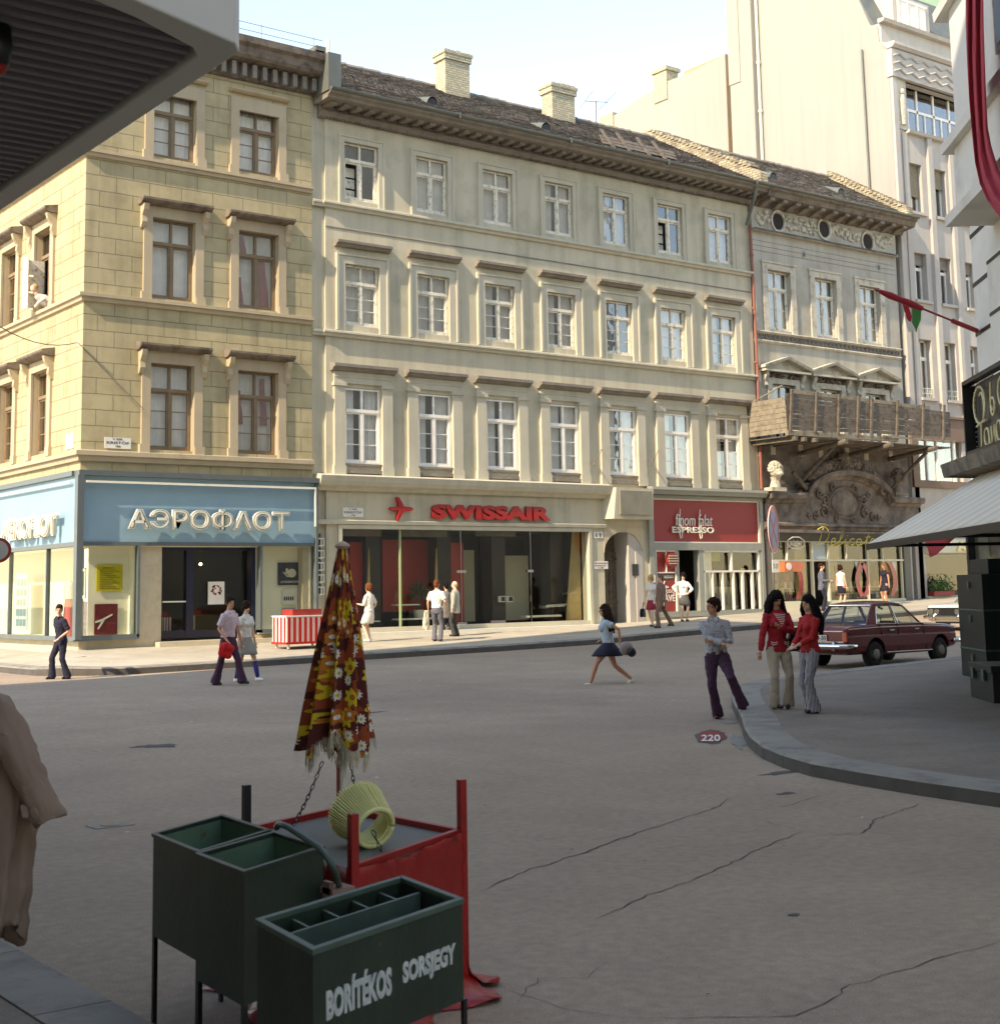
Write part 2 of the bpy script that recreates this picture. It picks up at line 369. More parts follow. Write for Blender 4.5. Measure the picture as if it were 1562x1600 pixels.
M['greenin'] = mat('faded green inside', S(88,116,92), .55, .2, 4, .15, 30, col2=S(84,70,50), c2scale=11, c2lo=.6, c2hi=.68)
M['greenrim'] = mat('worn green rim', S(74,92,78), .5, .2, 12, .1, 30)
M['chrome'] = mat('chrome', S(210,210,205), .15, .03, 3, 0, metal=1)
M['rubber'] = mat('tyre rubber', S(26,25,25), .8, .1, 5, .2, 60)
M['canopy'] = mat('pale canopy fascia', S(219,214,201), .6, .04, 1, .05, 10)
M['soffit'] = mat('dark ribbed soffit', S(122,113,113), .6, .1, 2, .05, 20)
M['slate'] = mat('pale grey render', S(219,214,201), .9, .05, 1, .2, 20, col2=S(204,197,184), c2scale=.7)  # even pale grey, the render's own colour
M['awning'] = mat('pale grey awning cloth', S(227,215,192), .8, .05, 2, .1, 30)
M['banner'] = mat('crimson cloth', S(170,34,46), .7, .08, 2, .15, 15)
M['tan'] = mat('tan raincoat', S(150,124,105), .85, .08, 4, .2, 60)
# ================================================================ ground
def lerp(x, xs, ys):
    if x <= xs[0]: return ys[0]
    for i in range(len(xs)-1):
        if x <= xs[i+1]: return ys[i]+(ys[i+1]-ys[i])*(x-xs[i])/(xs[i+1]-xs[i])
    return ys[-1]
def zk(X): return lerp(X, [14,19,21,25,29,31,35,41,51,60], [.27,.32,.34,.38,.45,.53,.66,.84,1.14,1.4])
def zf(X): return lerp(X, [14.5,21.9,25,28,33,41,51,60], [.56,.57,.60,.65,.69,.94,1.27,1.55])
def gr(X, Y):
    t = min(max((Y-16)/17.2, 0), 1)
    return (zk(X)-.17)*t
def pav(X, Y):
    d = min(max(min((Y-33.2)/4.8, (X-12.2)/2.3), 0), 1)
    return zk(X)+(zf(X)-zk(X))*d
b = MB()
def frange(a, c, s):
    r = []; x = a
    while x < c-1e-6: r.append(x); x += s
    return r+[c]
xs = [-300,-120,-60]+frange(-30, 70, 1.0)+[90,140,300]; ys = [-300,-120,-50]+frange(-20, 60, 1.0)+[90,150,300]
for x in xs:
    for y in ys: b.v.append((x, y, gr(x, y)))
ny = len(ys)
for i in range(len(xs)-1):
    for j in range(ny-1): b.f.append([i*ny+j, (i+1)*ny+j, (i+1)*ny+j+1, i*ny+j+1]); b.m.append(0)
road = b.build('road', M['asphalt'], smooth=True); tag(road, kind='structure')
# far pavement with its kerb
arc = [(12.2, 60), (12.2, 48), (12.2, 41), (12.2, 38), (12.2, 35.4)] + [(14.2-2.0*math.cos(a), 35.2-2.0*math.sin(a)) for a in [math.radians(d) for d in range(5, 90, 10)]] + [(x, 33.2) for x in frange(14.5, 62, .75)]
def offs(path, d):
    r = []
    for i, p in enumerate(path):
        a = path[max(i-1, 0)]; c = path[min(i+1, len(path)-1)]
        tx, ty = c[0]-a[0], c[1]-a[1]; l = math.hypot(tx, ty); r.append((p[0]-ty/l*d, p[1]+tx/l*d))
    return r
def kerb(path, wdt, zt, zb, name, stone=4):
    inner = offs(path, wdt); b = MB(); n = len(path); i = 0
    while i < n-1:
        j = min(i+stone, n-1); ring = []
        for k in range(i, j+1):
            o = Vector(path[k]); q = Vector(inner[k])
            if k == i and i > 0: o = o.lerp(Vector(path[k+1]), .02); q = q.lerp(Vector(inner[k+1]), .02)
            zo, zi, bb = zt(*o), zt(*q), zb(*o)
            ob = o+(o-q).normalized()*.02
            om = o.lerp(q, .03/wdt)
            ring.append([(ob.x, ob.y, bb-.05), (o.x, o.y, zo-.03), (om.x, om.y, zo), (q.x, q.y, zi), (q.x, q.y, bb-.05)])
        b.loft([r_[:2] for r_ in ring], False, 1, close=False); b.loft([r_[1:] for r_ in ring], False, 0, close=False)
        for r_ in (ring[0], ring[-1]): b.face(r_)
        i = j
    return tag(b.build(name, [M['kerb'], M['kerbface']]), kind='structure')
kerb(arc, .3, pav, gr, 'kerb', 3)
b = MB(); inn = offs(arc, .30)
xs2 = frange(12.5, 62, .75)
for i in range(len(xs2)-1):
    for j, (y0, y1) in enumerate(zip(frange(33.5, 39, .9)[:-1], frange(33.5, 39, .9)[1:])):
        x0, x1 = xs2[i], xs2[i+1]
        if x1 < 14.9 and y0 < 36: continue
        b.face([(x, y, pav(x, y)-.004) for x, y in ((x0,y0),(x1,y0),(x1,y1),(x0,y1))])
for i in range(3, len(inn)-1):                     # corner filled to the rounded kerb
    p, q = inn[i], inn[i+1]
    if p[0] > 14.9: break
    for k in range(5):
        t0, t1 = k/5, (k+1)/5; e = (15.2, 36.3)
        P = [(p[0]+(e[0]-p[0])*t0, p[1]+(e[1]-p[1])*t0), (q[0]+(e[0]-q[0])*t0, q[1]+(e[1]-q[1])*t0), (q[0]+(e[0]-q[0])*t1, q[1]+(e[1]-q[1])*t1), (p[0]+(e[0]-p[0])*t1, p[1]+(e[1]-p[1])*t1)]
        b.face([(x, y, pav(x, y)-.003) for x, y in P])
b.face([(x, y, pav(x, y)-.006) for x, y in ((12.5,36),(15,36),(15,60),(12.5,60))])
tag(b.build('pavement', M['farpave']), kind='structure')
# near corner pavement on the right
isl = [(31+20, 21.1+3.3), (31, 21.1), (29, 20.84), (26, 20.35), (23.1, 19.8), (21.2, 19.35), (20.0, 18.95), (19.2, 18.45), (18.3, 17.75), (17.0, 16.5), (15.9, 15.35), (14.8, 14.2), (13.8, 13.2), (13.0, 12.35), (12.3, 11.5), (11.85, 10.8), (11.5, 10.1), (11.3, 9.3), (11.15, 8.5), (11.05, 7.6), (10.9, 5), (10.7, 0), (10.5, -12)]
sm = [isl[0]]
for a, c in zip(isl[:-1], isl[1:]):
    n = max(1, int(math.hypot(c[0]-a[0], c[1]-a[1])/.6))
    for k in range(1, n+1): sm.append((a[0]+(c[0]-a[0])*k/n, a[1]+(c[1]-a[1])*k/n))
islz = lambda x, y: .15+gr(x, y)*.8
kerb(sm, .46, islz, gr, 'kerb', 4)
b = MB(); inn = offs(sm, .46)
poly = inn+[(60, -12), (60, 24)]
for i in range(len(inn)-1):
    p, q = inn[i], inn[i+1]; e = (p[0]+1.2+(p[1]*.0), p[1]-.6); e2 = (q[0]+1.2, q[1]-.6)
b.face([(x, y, islz(x, y)-.005) for x, y in poly])
tag(b.build('pavement', M['concrete']), kind='structure')
# near left pavement
lk = [(2.66, y) for y in frange(-20, 32, .6)]
flatz = lambda x, y: .15
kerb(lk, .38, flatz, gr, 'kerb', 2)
b = MB(); b.box(-6, 2.275, -20, 32, -.02, .143); tag(b.build('pavement', M['concrete']), kind='structure')
# cracks, patches and marks in the asphalt
def ribbon(b, pts, w, jit=.02, dz=.004, m=0):
    P = [Vector((p[0], p[1])) for p in pts]; Q = []
    for a, c in zip(P[:-1], P[1:]):
        n = max(2, int((c-a).length/.09))
        for k in range(n):
            q = a.lerp(c, k/n); Q.append(q+Vector((random.uniform(-jit, jit), random.uniform(-jit, jit))))
    Q.append(P[-1]); prev = None
    for i, q in enumerate(Q):
        t = Q[min(i+1, len(Q)-1)]-Q[max(i-1, 0)]; t = t.normalized() if t.length else Vector((1,0)); nn = Vector((-t.y, t.x))
        ww = w*random.uniform(.35, 1)*min(1, i/6+.2, (len(Q)-1-i)/6+.2)
        cur = (q+nn*ww, q-nn*ww)
        if prev: b.face([(p.x, p.y, gr(p.x, p.y)+dz) for p in (prev[0], prev[1], cur[1], cur[0])], m)
        prev = cur
G = lambda x, y: tuple(atZ(x, y, 0)[:2])
b = MB()
for pts, w in (([(748,1393),(830,1358),(905,1335),(985,1305),(1080,1275),(1125,1260),(1139,1247)], .014), ([(1139,1247),(1125,1240),(1070,1234),(1050,1233)], .007),
    ([(930,1438),(1010,1400),(1085,1375),(1130,1355),(1190,1325),(1255,1299)], .011), ([(1255,1299),(1215,1290),(1170,1275)], .006),
    ([(1255,1299),(1300,1305),(1345,1303),(1370,1280),(1400,1270),(1443,1254)], .014), ([(1205,1266),(1250,1253),(1310,1236)], .008),
    ([(985,1592),(1100,1590),(1200,1588),(1245,1586),(1290,1570),(1330,1540),(1400,1520),(1460,1500),(1530,1480),(1562,1470)], .008),
    ([(985,1592),(900,1580),(830,1560),(740,1530)], .004), ([(800,1570),(845,1528),(920,1528),(950,1505)], .006), ([(700,1170),(900,1195),(1000,1200),(1150,1218)], .006), ([(480,1160),(620,1180),(760,1195)], .004)):
    ribbon(b, [G(*p) for p in pts], w*.62)
tag(b.build('road_cracks', M['crack']), kind='structure')
def blob(b, c, rx, ry, dz, m=0, n=22, j=.25, z=None, rot=0):
    pts = []
    for k in range(n):
        a = 2*math.pi*k/n; r = 1+random.uniform(-j, j)
        u, w = rx*r*math.cos(a), ry*r*math.sin(a)
        x, y = c[0]+u*math.cos(rot)-w*math.sin(rot), c[1]+u*math.sin(rot)+w*math.cos(rot)
        pts.append((x, y, (gr(x, y) if z is None else z)+dz))
    b.face(pts, m)
b = MB(); c = G(1110, 1151); blob(b, c, .2, .9, .004, 0, 24, .12, rot=-.79); blob(b, G(1154,1158), .09, .8, .006, 1, 18, .35, rot=-.79); blob(b, G(1138,1129), .14, .25, .0065, 1, 14, .3, rot=-.79)
blob(b, G(1225,1207), .35, .09, .004, 0, 20, .4); blob(b, G(243,1167), .3, .16, .004, 0, 20, .3); blob(b, G(265,1168), .1, .08, .006, 0, 14, .3); blob(b, G(578,1116), .3, .06, .004, 0, 16, .3)
blob(b, G(1228,1240), .12, .05, .004, 0, 14, .4); blob(b, G(1240,1430), .05, .03, .004, 0, 10, .4); None
tag(b.build('road_stains', [M['stain'], M['patch']]), kind='structure')

b = MB(); rl = random.Random(77)
for k in range(150):
    x, y = rl.uniform(1.5, 22), rl.uniform(5, 27); s_ = rl.uniform(.008, .03)*(.5+y/20); a = rl.uniform(0, 3.1)
    if x > 10.5 and y < 18: continue
    b.face([(x+s_*math.cos(a+q)*r_, y+s_*math.sin(a+q)*r_, gr(x, y)+.009) for q, r_ in ((0, 1), (1.5, .5), (3.1, 1), (4.6, .6))], rl.choice([0, 1, 1, 1]))
tag(b.build('street_litter', [M['paper'], M['stain']]), kind='stuff')
mk = empty('painted_mark', (c[0], c[1], .006), 'red paint blot with white digits 220 on the asphalt by the corner kerb', 'road marking')
b = MB(); blob(b, c, .15, .78, .008, 0, 26, .1, rot=-.79); b.build('paint_blot', mat('road red', S(158, 44, 34), .8, .2, 6, .2, 30, col2=S(96, 60, 52), c2scale=8), mk)
fr = Vector((.8, -.6, 0)); fu = Vector((.6, .8, 0))
fr2 = Vector((math.cos(-.79), math.sin(-.79), 0)); fu2 = Vector((-fr2.y, fr2.x, 0)); o_ = Vector((c[0], c[1], .011))-fr2*.12-fu2*.66; textmesh('220', o_, fr2, fu2, .24, .8, .002, M['paper'], 'digits', mk, offset=.02)
# iron cover in the road, left
c = G(172, 1290); cv = empty('manhole_cover', (c[0], c[1], 0), 'small square iron cover set in the asphalt beside the left pavement', 'cover')
b = MB(); b.box(-.17, .17, -.12, .12, -.02, .006); b.build('frame', M['kerb'], cv, local=True)
b = MB(); b.disc((0,0,.008), .08, (0,0,1), .008, 20); b.build('lid', M['asphalt'], cv, local=True)
# ================================================================ window kit
YF = 38.0
def make_window_mesh(w, h, style, fmat, paneh=.30, leaf=None):
    """frame mesh in local coords: x across, z up from the sill, y into the house. returns builder function"""
    b = MB(); t = .055; d0, d1 = 0, .07
    b.box(-w/2, -w/2+t, d0, d1, 0, h); b.box(w/2-t, w/2, d0, d1, 0, h); b.box(-w/2+t, w/2-t, d0, d1, 0, t); b.box(-w/2+t, w/2-t, d0, d1, h-t, h)
    zc = h*(1-paneh)
    b.box(-w/2+t, w/2-t, d0-.03, d1, zc-.05, zc+.05)
    b.box(-.04, .04, d0-.015, d1, t, zc-.05); b.box(-.035, .035, d0, d1, zc+.05, h-t)
    for x0, x1 in ((-w/2+t, -.04), (.04, w/2-t)):      # casement stiles
        b.box(x0, x0+.045, d0+.012, d1, t, zc-.05); b.box(x1-.045, x1, d0+.012, d1, t, zc-.05)
        b.box(x0+.045, x1-.045, d0+.012, d1, t, t+.07); b.box(x0+.045, x1-.045, d0+.012, d1, zc-.1, zc-.05)
        for k in range(1, style):
            z = t+.07+(zc-.1-t-.07)*k/style; b.box(x0+.045, x1-.045, d0+.03, d1-.01, z-.014, z+.014)
    return b, zc
WINPROTO = {}
def window(parent, cx, z0, z1, w, style, fmat, cmat, y=YF+.16, side=None, gap=.0, key=None, openleaf=False, label=None):
    """one window: frame (part) > pane, curtain (sub-parts); copies share mesh data"""
    key = (round(w,3), round(z1-z0,3), style, fmat.name, cmat.name if cmat else 0, side is not None, gap, openleaf)
    if key not in WINPROTO:
        h = z1-z0; b, zc = make_window_mesh(w, h, style, fmat)
        rot = (lambda p: Vector((p.y, -p.x, p.z))) if side is not None else (lambda p: p)
        b.xf(rot); f = b.build('window', fmat, local=True, loc=(0,0,0))
        g = MB(); g.face([(-w/2+.03, .05, .03), (w/2-.03, .05, .03), (w/2-.03, .05, h-.03), (-w/2+.03, .05, h-.03)]) if not openleaf else (g.face([(0, .05, .03), (w/2-.03, .05, .03), (w/2-.03, .05, zc), (0, .05, zc)]), g.face([(-w/2+.03, .05, zc), (w/2-.03, .05, zc), (w/2-.03, .05, h-.03), (-w/2+.03, .05, h-.03)]))
        g.xf(rot); g.build('pane', M['pane'], f, local=True)
        if cmat:
            c = MB(); n = 26
            for s0, s1 in (((-w/2+.02, -gap), (gap, w/2-.02)) if gap else ((-w/2+.02, w/2-.02),)):
                prev = None
                for k in range(n+1):
                    x = s0+(s1-s0)*k/n; yy = .2+.02*math.sin(k*1.9)+.012*math.sin(k*3.7+1)
                    if prev: c.face([(prev[0], prev[1], .02), (x, yy, .02), (x, yy, h-.02), (prev[0], prev[1], h-.02)])
                    prev = (x, yy)
            c.xf(rot); c.build('curtain', cmat, f, local=True, smooth=True)
        if openleaf:
            c = MB(); c.hexa([(-w/2+.05,.05,.06),(-w/2+.02,.42,.06),(-w/2+.05,.43,.06),(-w/2+.08,.06,.06),(-w/2+.05,.05,zc-.08),(-w/2+.02,.42,zc-.08),(-w/2+.05,.43,zc-.08),(-w/2+.08,.06,zc-.08)])
            for k in range(3): c.box(-w/2+.1, -.04, .26, .29, .1+k*(zc-.2)/3, .04+(k+1)*(zc-.2)/3)
            c.build('open_shutter', M['palefr'], f, local=True)
        WINPROTO[key] = f; o = f; o.parent = parent
    else:
        o = copy_at(WINPROTO[key], (0,0,0), parent)
    o.location = (Vector((cx, y, z0)) if side is None else Vector((side, cx, z0))) - wl(parent)
    if label: o['label'] = label
    return o
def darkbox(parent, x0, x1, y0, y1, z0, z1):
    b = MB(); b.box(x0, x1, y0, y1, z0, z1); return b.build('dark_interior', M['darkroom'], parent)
fY = lambda u, w, n: (u, YF+n, w)
# ================================================================ middle house
A = Vector((31.3, 40, .6))
mid = empty('town_house', A, 'long cream plaster house with grey tiled roof, red lettered airline front and red coffee bar', 'building')
cols = [23.43, 26.12, 28.81, 31.48, 34.14, 36.80, 39.42]
holes = [(22.6, 32.5, .72, 3.88), (33.15, 34.93, .6, 4.05), (35.38, 40.98, .85, 5.12)]
for c in cols: holes += [(c-.655, c+.655, 5.85, 8.2), (c-.63, c+.63, 10.15, 12.08), (c-.63, c+.63, 14.15, 16.0)]
b = MB(); wall(b, lambda u, w, n: (u, YF+n, w), 22.13, 41.05, .4, 17.4, holes, .3)
wall(b, lambda u, w, n: (u, YF+.08+n, w), 21.65, 22.13, .4, 17.4, [], .2)
b.face([(22.13, YF, .4), (22.13, YF+.1, .4), (22.13, YF+.1, 17.4), (22.13, YF, 17.4)])
b.face([(41.05, YF, .4), (41.05, 48, .4), (41.05, 48, 17.4), (41.05, YF, 17.4)])
b.build('wall', M['plaster'], mid)
# string courses, turned at the left break
def course(parent, x0, x1, z, h, p, mt, y=YF, name='string_course', lip=.5):
    b = MB(); b.profx([(y, z-h), (y-p*.45, z-h*.95), (y-p*.6, z-h*.55), (y-p, z-h*.4), (y-p, z-.03), (y-p*.9, z), (y, z+.03)], x0, x1); return b.build(name, mt, parent)
course(mid, 22.0, 41.05, 13.97, .2, .17, M['trim']); course(mid, 21.66, 22.0, 13.97, .2, .1, M['trim'])
course(mid, 22.0, 41.05, 9.93, .2, .17, M['trim']); course(mid, 21.66, 22.0, 9.93, .2, .1, M['trim'])
b = MB(); b.profx([(YF, 13.16), (YF-.02, 13.16), (YF-.02, 13.2), (YF, 13.2)], 22.13, 41.0); b.build('string_course', M['hood'], mid)
b = MB(); b.profx([(YF+.1, 5.02), (YF-.1, 5.0), (YF-.16, 5.1), (YF-.3, 5.16), (YF-.36, 5.28), (YF-.4, 5.44), (YF-.05, 5.52), (YF+.1, 5.52)], 21.75, 33.35)
b.build('shop_cornice', M['trim'], mid)
b = MB(); b.profx([(YF, 3.98), (YF-.1, 4.0), (YF-.12, 4.1), (YF, 4.14)], 21.75, 33.2); b.build('shop_lintel', M['trim'], mid)
for c in cols:
    for sgn in (-1, 1):                               # first floor pilaster strips with caps and bases
        b = MB(); x0, x1 = sorted((c+sgn*.68, c+sgn*1.05))
        b.box(x0, x1, YF-.1, YF+.01, 5.78, 8.22); b.box(x0-.03, x1+.03, YF-.12, YF+.012, 5.5, 5.78); b.box(x0-.04, x1+.04, YF-.15, YF+.013, 8.22, 8.32)
        b.build('pilaster_strip', M['trim'], mid)
    b = MB(); b.box(c-1.04, c+1.04, YF-.07, YF+.008, 8.32, 8.68); b.box(c-1.02, c+1.02, YF-.09, YF+.005, 8.50, 8.54); b.build('frieze', M['trim'], mid)
    b = MB(); b.profx([(YF, 8.68), (YF-.14, 8.69), (YF-.2, 8.76), (YF-.3, 8.8), (YF-.3, 8.89), (YF, 8.93)], c-1.15, c+1.15); b.build('window_hood', M['hood'], mid)
    b = MB(); b.box(c-.68, c+.68, YF-.09, YF+.02, 5.55, 5.66); b.box(c-.7, c+.7, YF-.06, YF+.2, 5.78, 5.85); b.build('window_sill', M['hood'], mid)
    # second floor
    b = MB()
    for x0, x1, z0, z1 in ((c-.95, c-.63, 9.96, 12.4), (c+.63, c+.95, 9.96, 12.4), (c-.63, c+.63, 12.08, 12.4)):
        b.box(x0, x1, YF-.06, YF+.012, z0, z1)
    for x0, x1, z0, z1 in ((c-.95, c-.88, 9.97, 12.39), (c+.88, c+.95, 9.97, 12.39), (c-.88, c+.88, 12.33, 12.39)): b.box(x0, x1, YF-.1, YF-.058, z0, z1)
    b.build('window_surround', M['trim'], mid)
    b = MB(); b.profx([(YF, 12.58), (YF-.13, 12.59), (YF-.18, 12.66), (YF-.27, 12.69), (YF-.27, 12.77), (YF, 12.81)], c-1.0, c+1.0); b.build('window_hood', M['hood'], mid)
    # third floor
    b = MB()
    for x0, x1, z0, z1 in ((c-.84, c-.63, 14.0, 16.2), (c+.63, c+.84, 14.0, 16.2), (c-.63, c+.63, 16.0, 16.2)): b.box(x0, x1, YF-.05, YF+.012, z0, z1)
    for x0, x1, z0, z1 in ((c-.84, c-.79, 14.0, 16.2), (c+.79, c+.84, 14.0, 16.2), (c-.79, c+.79, 16.15, 16.2)): b.box(x0, x1, YF-.08, YF-.048, z0, z1)
    b.build('window_surround', M['trim'], mid)
rw_ = random.Random(44)
for i, c in enumerate(cols):
    window(mid, c, 5.86, 8.19, 1.29, 3, M['whiteframe'], M['curtainw'], gap=rw_.choice([.06, .12, .16, .2]), y=YF+.03)
    window(mid, c, 10.16, 12.07, 1.24, 3, M['palefr'], rw_.choice([M['curtain'], M['curtain'], M['curtainw'], M['hood']]), gap=rw_.choice([0, .03, .1]), y=YF+.07)
    if i in (0, 5): window(mid, c, 14.16, 15.99, 1.24, 1, M['palefr'], None, openleaf=True, y=YF+.08, label='top floor window with its left leaf standing open')
    else: window(mid, c, 14.16, 15.99, 1.24, 1, M['palefr'], M['curtain'], gap=rw_.choice([0, .06, .12]), y=YF+.08)
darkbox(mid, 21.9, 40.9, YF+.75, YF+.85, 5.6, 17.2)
# main cornice with coffered soffit
b = MB(); b.profx([(YF+.1, 16.62), (YF-.05, 16.62), (YF-.1, 16.66), (YF-.12, 16.74), (YF-.2, 16.8), (YF+.1, 16.82)], 21.9, 41.1)
b.profx([(YF+.1, 17.0), (YF-.5, 17.0), (YF-.82, 17.02), (YF-.86, 17.1), (YF-.98, 17.14), (YF-1.0, 17.22), (YF+.1, 17.26)], 21.75, 41.3)
b.box(21.9, 41.1, YF-.1, YF+.1, 16.8, 17.01)
b.build('cornice', M['hood'], mid)
b = MB(); x = 22.0
while x < 40.9:
    b.box(x, x+.2, YF-.62, YF-.099, 16.9, 17.005); x += .46
each(b, 'modillion', M['hood'], mid)
b = MB(); x = 22.0
while x < 41:
    b.box(x, x+.07, YF-.13, YF-.04, 16.6, 16.66); x += .13
tag(b.build('dentil_moulding', M['darktrim'], mid), kind='stuff')
b = MB(); pts = []
for k in range(9): a = math.pi*k/8; pts.append((YF-1.03-.085*math.cos(a), 17.28-.085*math.sin(a)))
b.profx(pts+[(YF-.96, 17.29), (YF-1.1, 17.29)], 21.75, 41.35)
for x in (26.5, 31.2, 35.8, 40.4): b.box(x, x+.05, YF-1.13, YF-.94, 17.15, 17.32)
b.build('gutter', M['zinc'], mid)
# roof as rows of overlapping tiles
def tileroof(name, parent, x0, x1, y0, z0, y1, z1, mt, rows=34, seed=1):
    rnd = random.Random(seed); b = MB(); n = rows; L = math.hypot(y1-y0, z1-z0); ny_, nz_ = -(z1-z0)/L, (y1-y0)/L
    cw = .4; nc = int((x1-x0)/cw)
    for r in range(n):
        t0, t1 = r/n, (r+1.15)/n
        for k in range(nc+1):
            xa, xb = x0+k*cw, min(x0+(k+1)*cw, x1)
            if xb-xa < .02: continue
            h = .035+rnd.uniform(-.012, .02); t = t0+rnd.uniform(-.006, .006)
            pa = (y0+(y1-y0)*t+ny_*h, z0+(z1-z0)*t+nz_*h); pb = (y0+(y1-y0)*min(t1, 1), z0+(z1-z0)*min(t1, 1))
            pc = (y0+(y1-y0)*t, z0+(z1-z0)*t)
            b.face([(xa, pa[0], pa[1]), (xb, pa[0], pa[1]), (xb, pb[0], pb[1]), (xa, pb[0], pb[1])])
            b.face([(xa, pc[0], pc[1]), (xb, pc[0], pc[1]), (xb, pa[0], pa[1]), (xa, pa[0], pa[1])])
    b.face([(x0, y1, z1), (x1, y1, z1), (x1, y1+(y1-y0), z0), (x0, y1+(y1-y0), z0)])
    b.face([(x0, y0, z0-.02), (x1, y0, z0-.02), (x1, y1, z1-.02), (x0, y1, z1-.02)])
    o = b.build(name, mt, parent)
    c = MB(); x = x0
    while x < x1-.2:
        c.tube([(x, y1, z1+.03+rnd.uniform(-.02, .02)), (min(x+.38, x1), y1, z1+.05+rnd.uniform(-.02, .02))], .1, 6); x += .36
    c.build('ridge_tiles', M['hood'], o); return o
RY1 = 43.0; RZ1 = 20.62
tileroof('roof', mid, 21.9, 40.9, YF-.98, 17.24, RY1, RZ1, M['tile'])
def chimney(parent, x0, x1, y0, y1, z0, z1):
    b = MB(); b.box(x0, x1, y0, y1, z0, z1-.28); b.box(x0-.06, x1+.06, y0-.06, y1+.06, z1-.34, z1-.12); b.box(x0-.1, x1+.1, y0-.1, y1+.1, z1-.12, z1)
    rnd = random.Random(int(x0)); x = x0
    while x < x1-.1: b.box(x, x+.2, y0-.02, y1, z1, z1+rnd.uniform(.02, .09)); x += .24
    b.build('chimney', M['brick'], parent)
chimney(mid, 29.55, 30.65, 42.0, 42.65, 19.3, 21.75); chimney(mid, 34.6, 35.75, 42.0, 42.65, 19.3, 21.5)
def dormer(parent, px, py, mt=None):
    p = atY(px, py, 38.5); b = MB(); R = []
    zr = lambda y: 17.24+(y-37.02)*(RZ1-17.24)/(RY1-37.02)
    for y, r in ((38.3, .24), (39.3, .02)):
        R.append([(p.x+r*math.cos(a), y, zr(y)-.03+(r*1.35)*math.sin(a)) for a in [math.pi*k/10 for k in range(11)]])
    b.loft(R, False, close=False)
    o = b.build('roof_vent', M['zinc'], parent)
    b = MB(); b.face([(p.x+.2*math.cos(a), 38.31, zr(38.3)-.03+.27*math.sin(a)) for a in [math.pi*k/10 for k in range(11)]]); b.build('opening', M['black'], o)
dormer(mid, 671, 162); dormer(mid, 848, 200)
# brick fire wall between the two roofs
b = MB(); ft = [(37.1, 17.2), (37.15, 17.75), (38.2, 18.4), (43.4, 21.1), (44.4, 20.9), (46, 20.0), (46, 17.2), (37.3, 17.2)]
b.prism(ft, lambda u, w, a: (a, u, w), 40.9, 41.3); rnd = random.Random(3)
for k in range(26):
    y = 37.6+k*.22; b.box(40.86, 41.34, y, y+.2, 17.98+(y-37.4)*.53, 18.1+(y-37.4)*.52+rnd.uniform(0, .1))
b.build('fire_wall', M['brick2'], mid)
# timber snow boards and battens lying on the roof
p0 = atY(935, 222, 38.0); 
b = MB(); zr = lambda y: 17.28+(y-37.02)*(RZ1-17.24)/(RY1-37.02)
xa, xb = atY(930, 215, 38.2).x, atY(1045, 240, 38.2).x
for k in range(3): b.hexa([(xa+k*.1, 37.75+k*.16, zr(37.75)+.05+k*.17), (xb+k*.1, 37.75+k*.16, zr(37.75)+.05+k*.17), (xb+k*.1, 37.79+k*.16, zr(37.75)+.05+k*.17), (xa+k*.1, 37.79+k*.16, zr(37.75)+.05+k*.17), (xa+k*.1, 37.9+k*.16, zr(37.75)+.2+k*.17), (xb+k*.1, 37.9+k*.16, zr(37.75)+.2+k*.17), (xb+k*.1, 37.94+k*.16, zr(37.75)+.2+k*.17), (xa+k*.1, 37.94+k*.16, zr(37.75)+.2+k*.17)])
for px in (940, 965, 996, 1020):
    x = atY(px, 225, 38.2).x; b.hexa([(x, 37.6, zr(37.6)), (x+.14, 37.6, zr(37.6)), (x+.14, 37.66, zr(37.6)), (x, 37.66, zr(37.6)), (x+.02, 38.3, zr(38.3)+.5), (x+.16, 38.3, zr(38.3)+.5), (x+.16, 38.36, zr(38.3)+.5), (x+.02, 38.36, zr(38.3)+.5)])
b.build('timber_guard', M['woodd'], mid)
# tv aerial
an = empty('roof_aerial', atY(932, 205, 43), 'thin television aerial on a mast on the long cream house roof', 'aerial')
b = MB(); q0, q1 = atY(931, 200, 43), atY(931, 158, 43); b.tube([q0-Vector((0,0,.3)), q1], .022, 6); b.build('mast', M['zinc'], an)
b = MB(); b.tube([atY(914, 158, 43), atY(949, 160, 43)], .015, 5); b.tube([atY(905, 170, 43), atY(926, 142, 43)], .012, 5); b.tube([atY(935, 172, 43), atY(962, 144, 43)], .012, 5); b.build('antenna', M['zinc'], an)
# downpipe between the houses
b = MB(); x = 41.03
b.tube([atY(1181, 290, 37.1), atY(1179, 305, 37.2), atY(1166, 352, 37.85)], .07, 8, 1); b.tube([(x, YF-.1, 15.8), (x+.05, YF-.12, 10), (x, YF-.12, 5.55)], .055, 8)
for z in (14.6, 12.5, 10.4, 8.2, 6.8): b.tube([(x+.02, YF-.1, z), (x+.02, YF-.1, z+.08)], .075, 8)
b.build('downpipe', [M['copperpipe'], M['zinc']], mid)
# sign brackets
for px, py in ((925, 722), (1014, 722)):
    b = MB(); b.tube([atY(px, py, 37.95), atY(px+4, py+4, 37.5), atY(px+14, py-18, 37.4), atY(px+14, py-20, 37.95)], .012, 5); b.tube([atY(px, py-4, 37.95), atY(px+4, py+6, 37.5)], .02, 5); b.build('wall_bracket', M['darktrim'], mid)
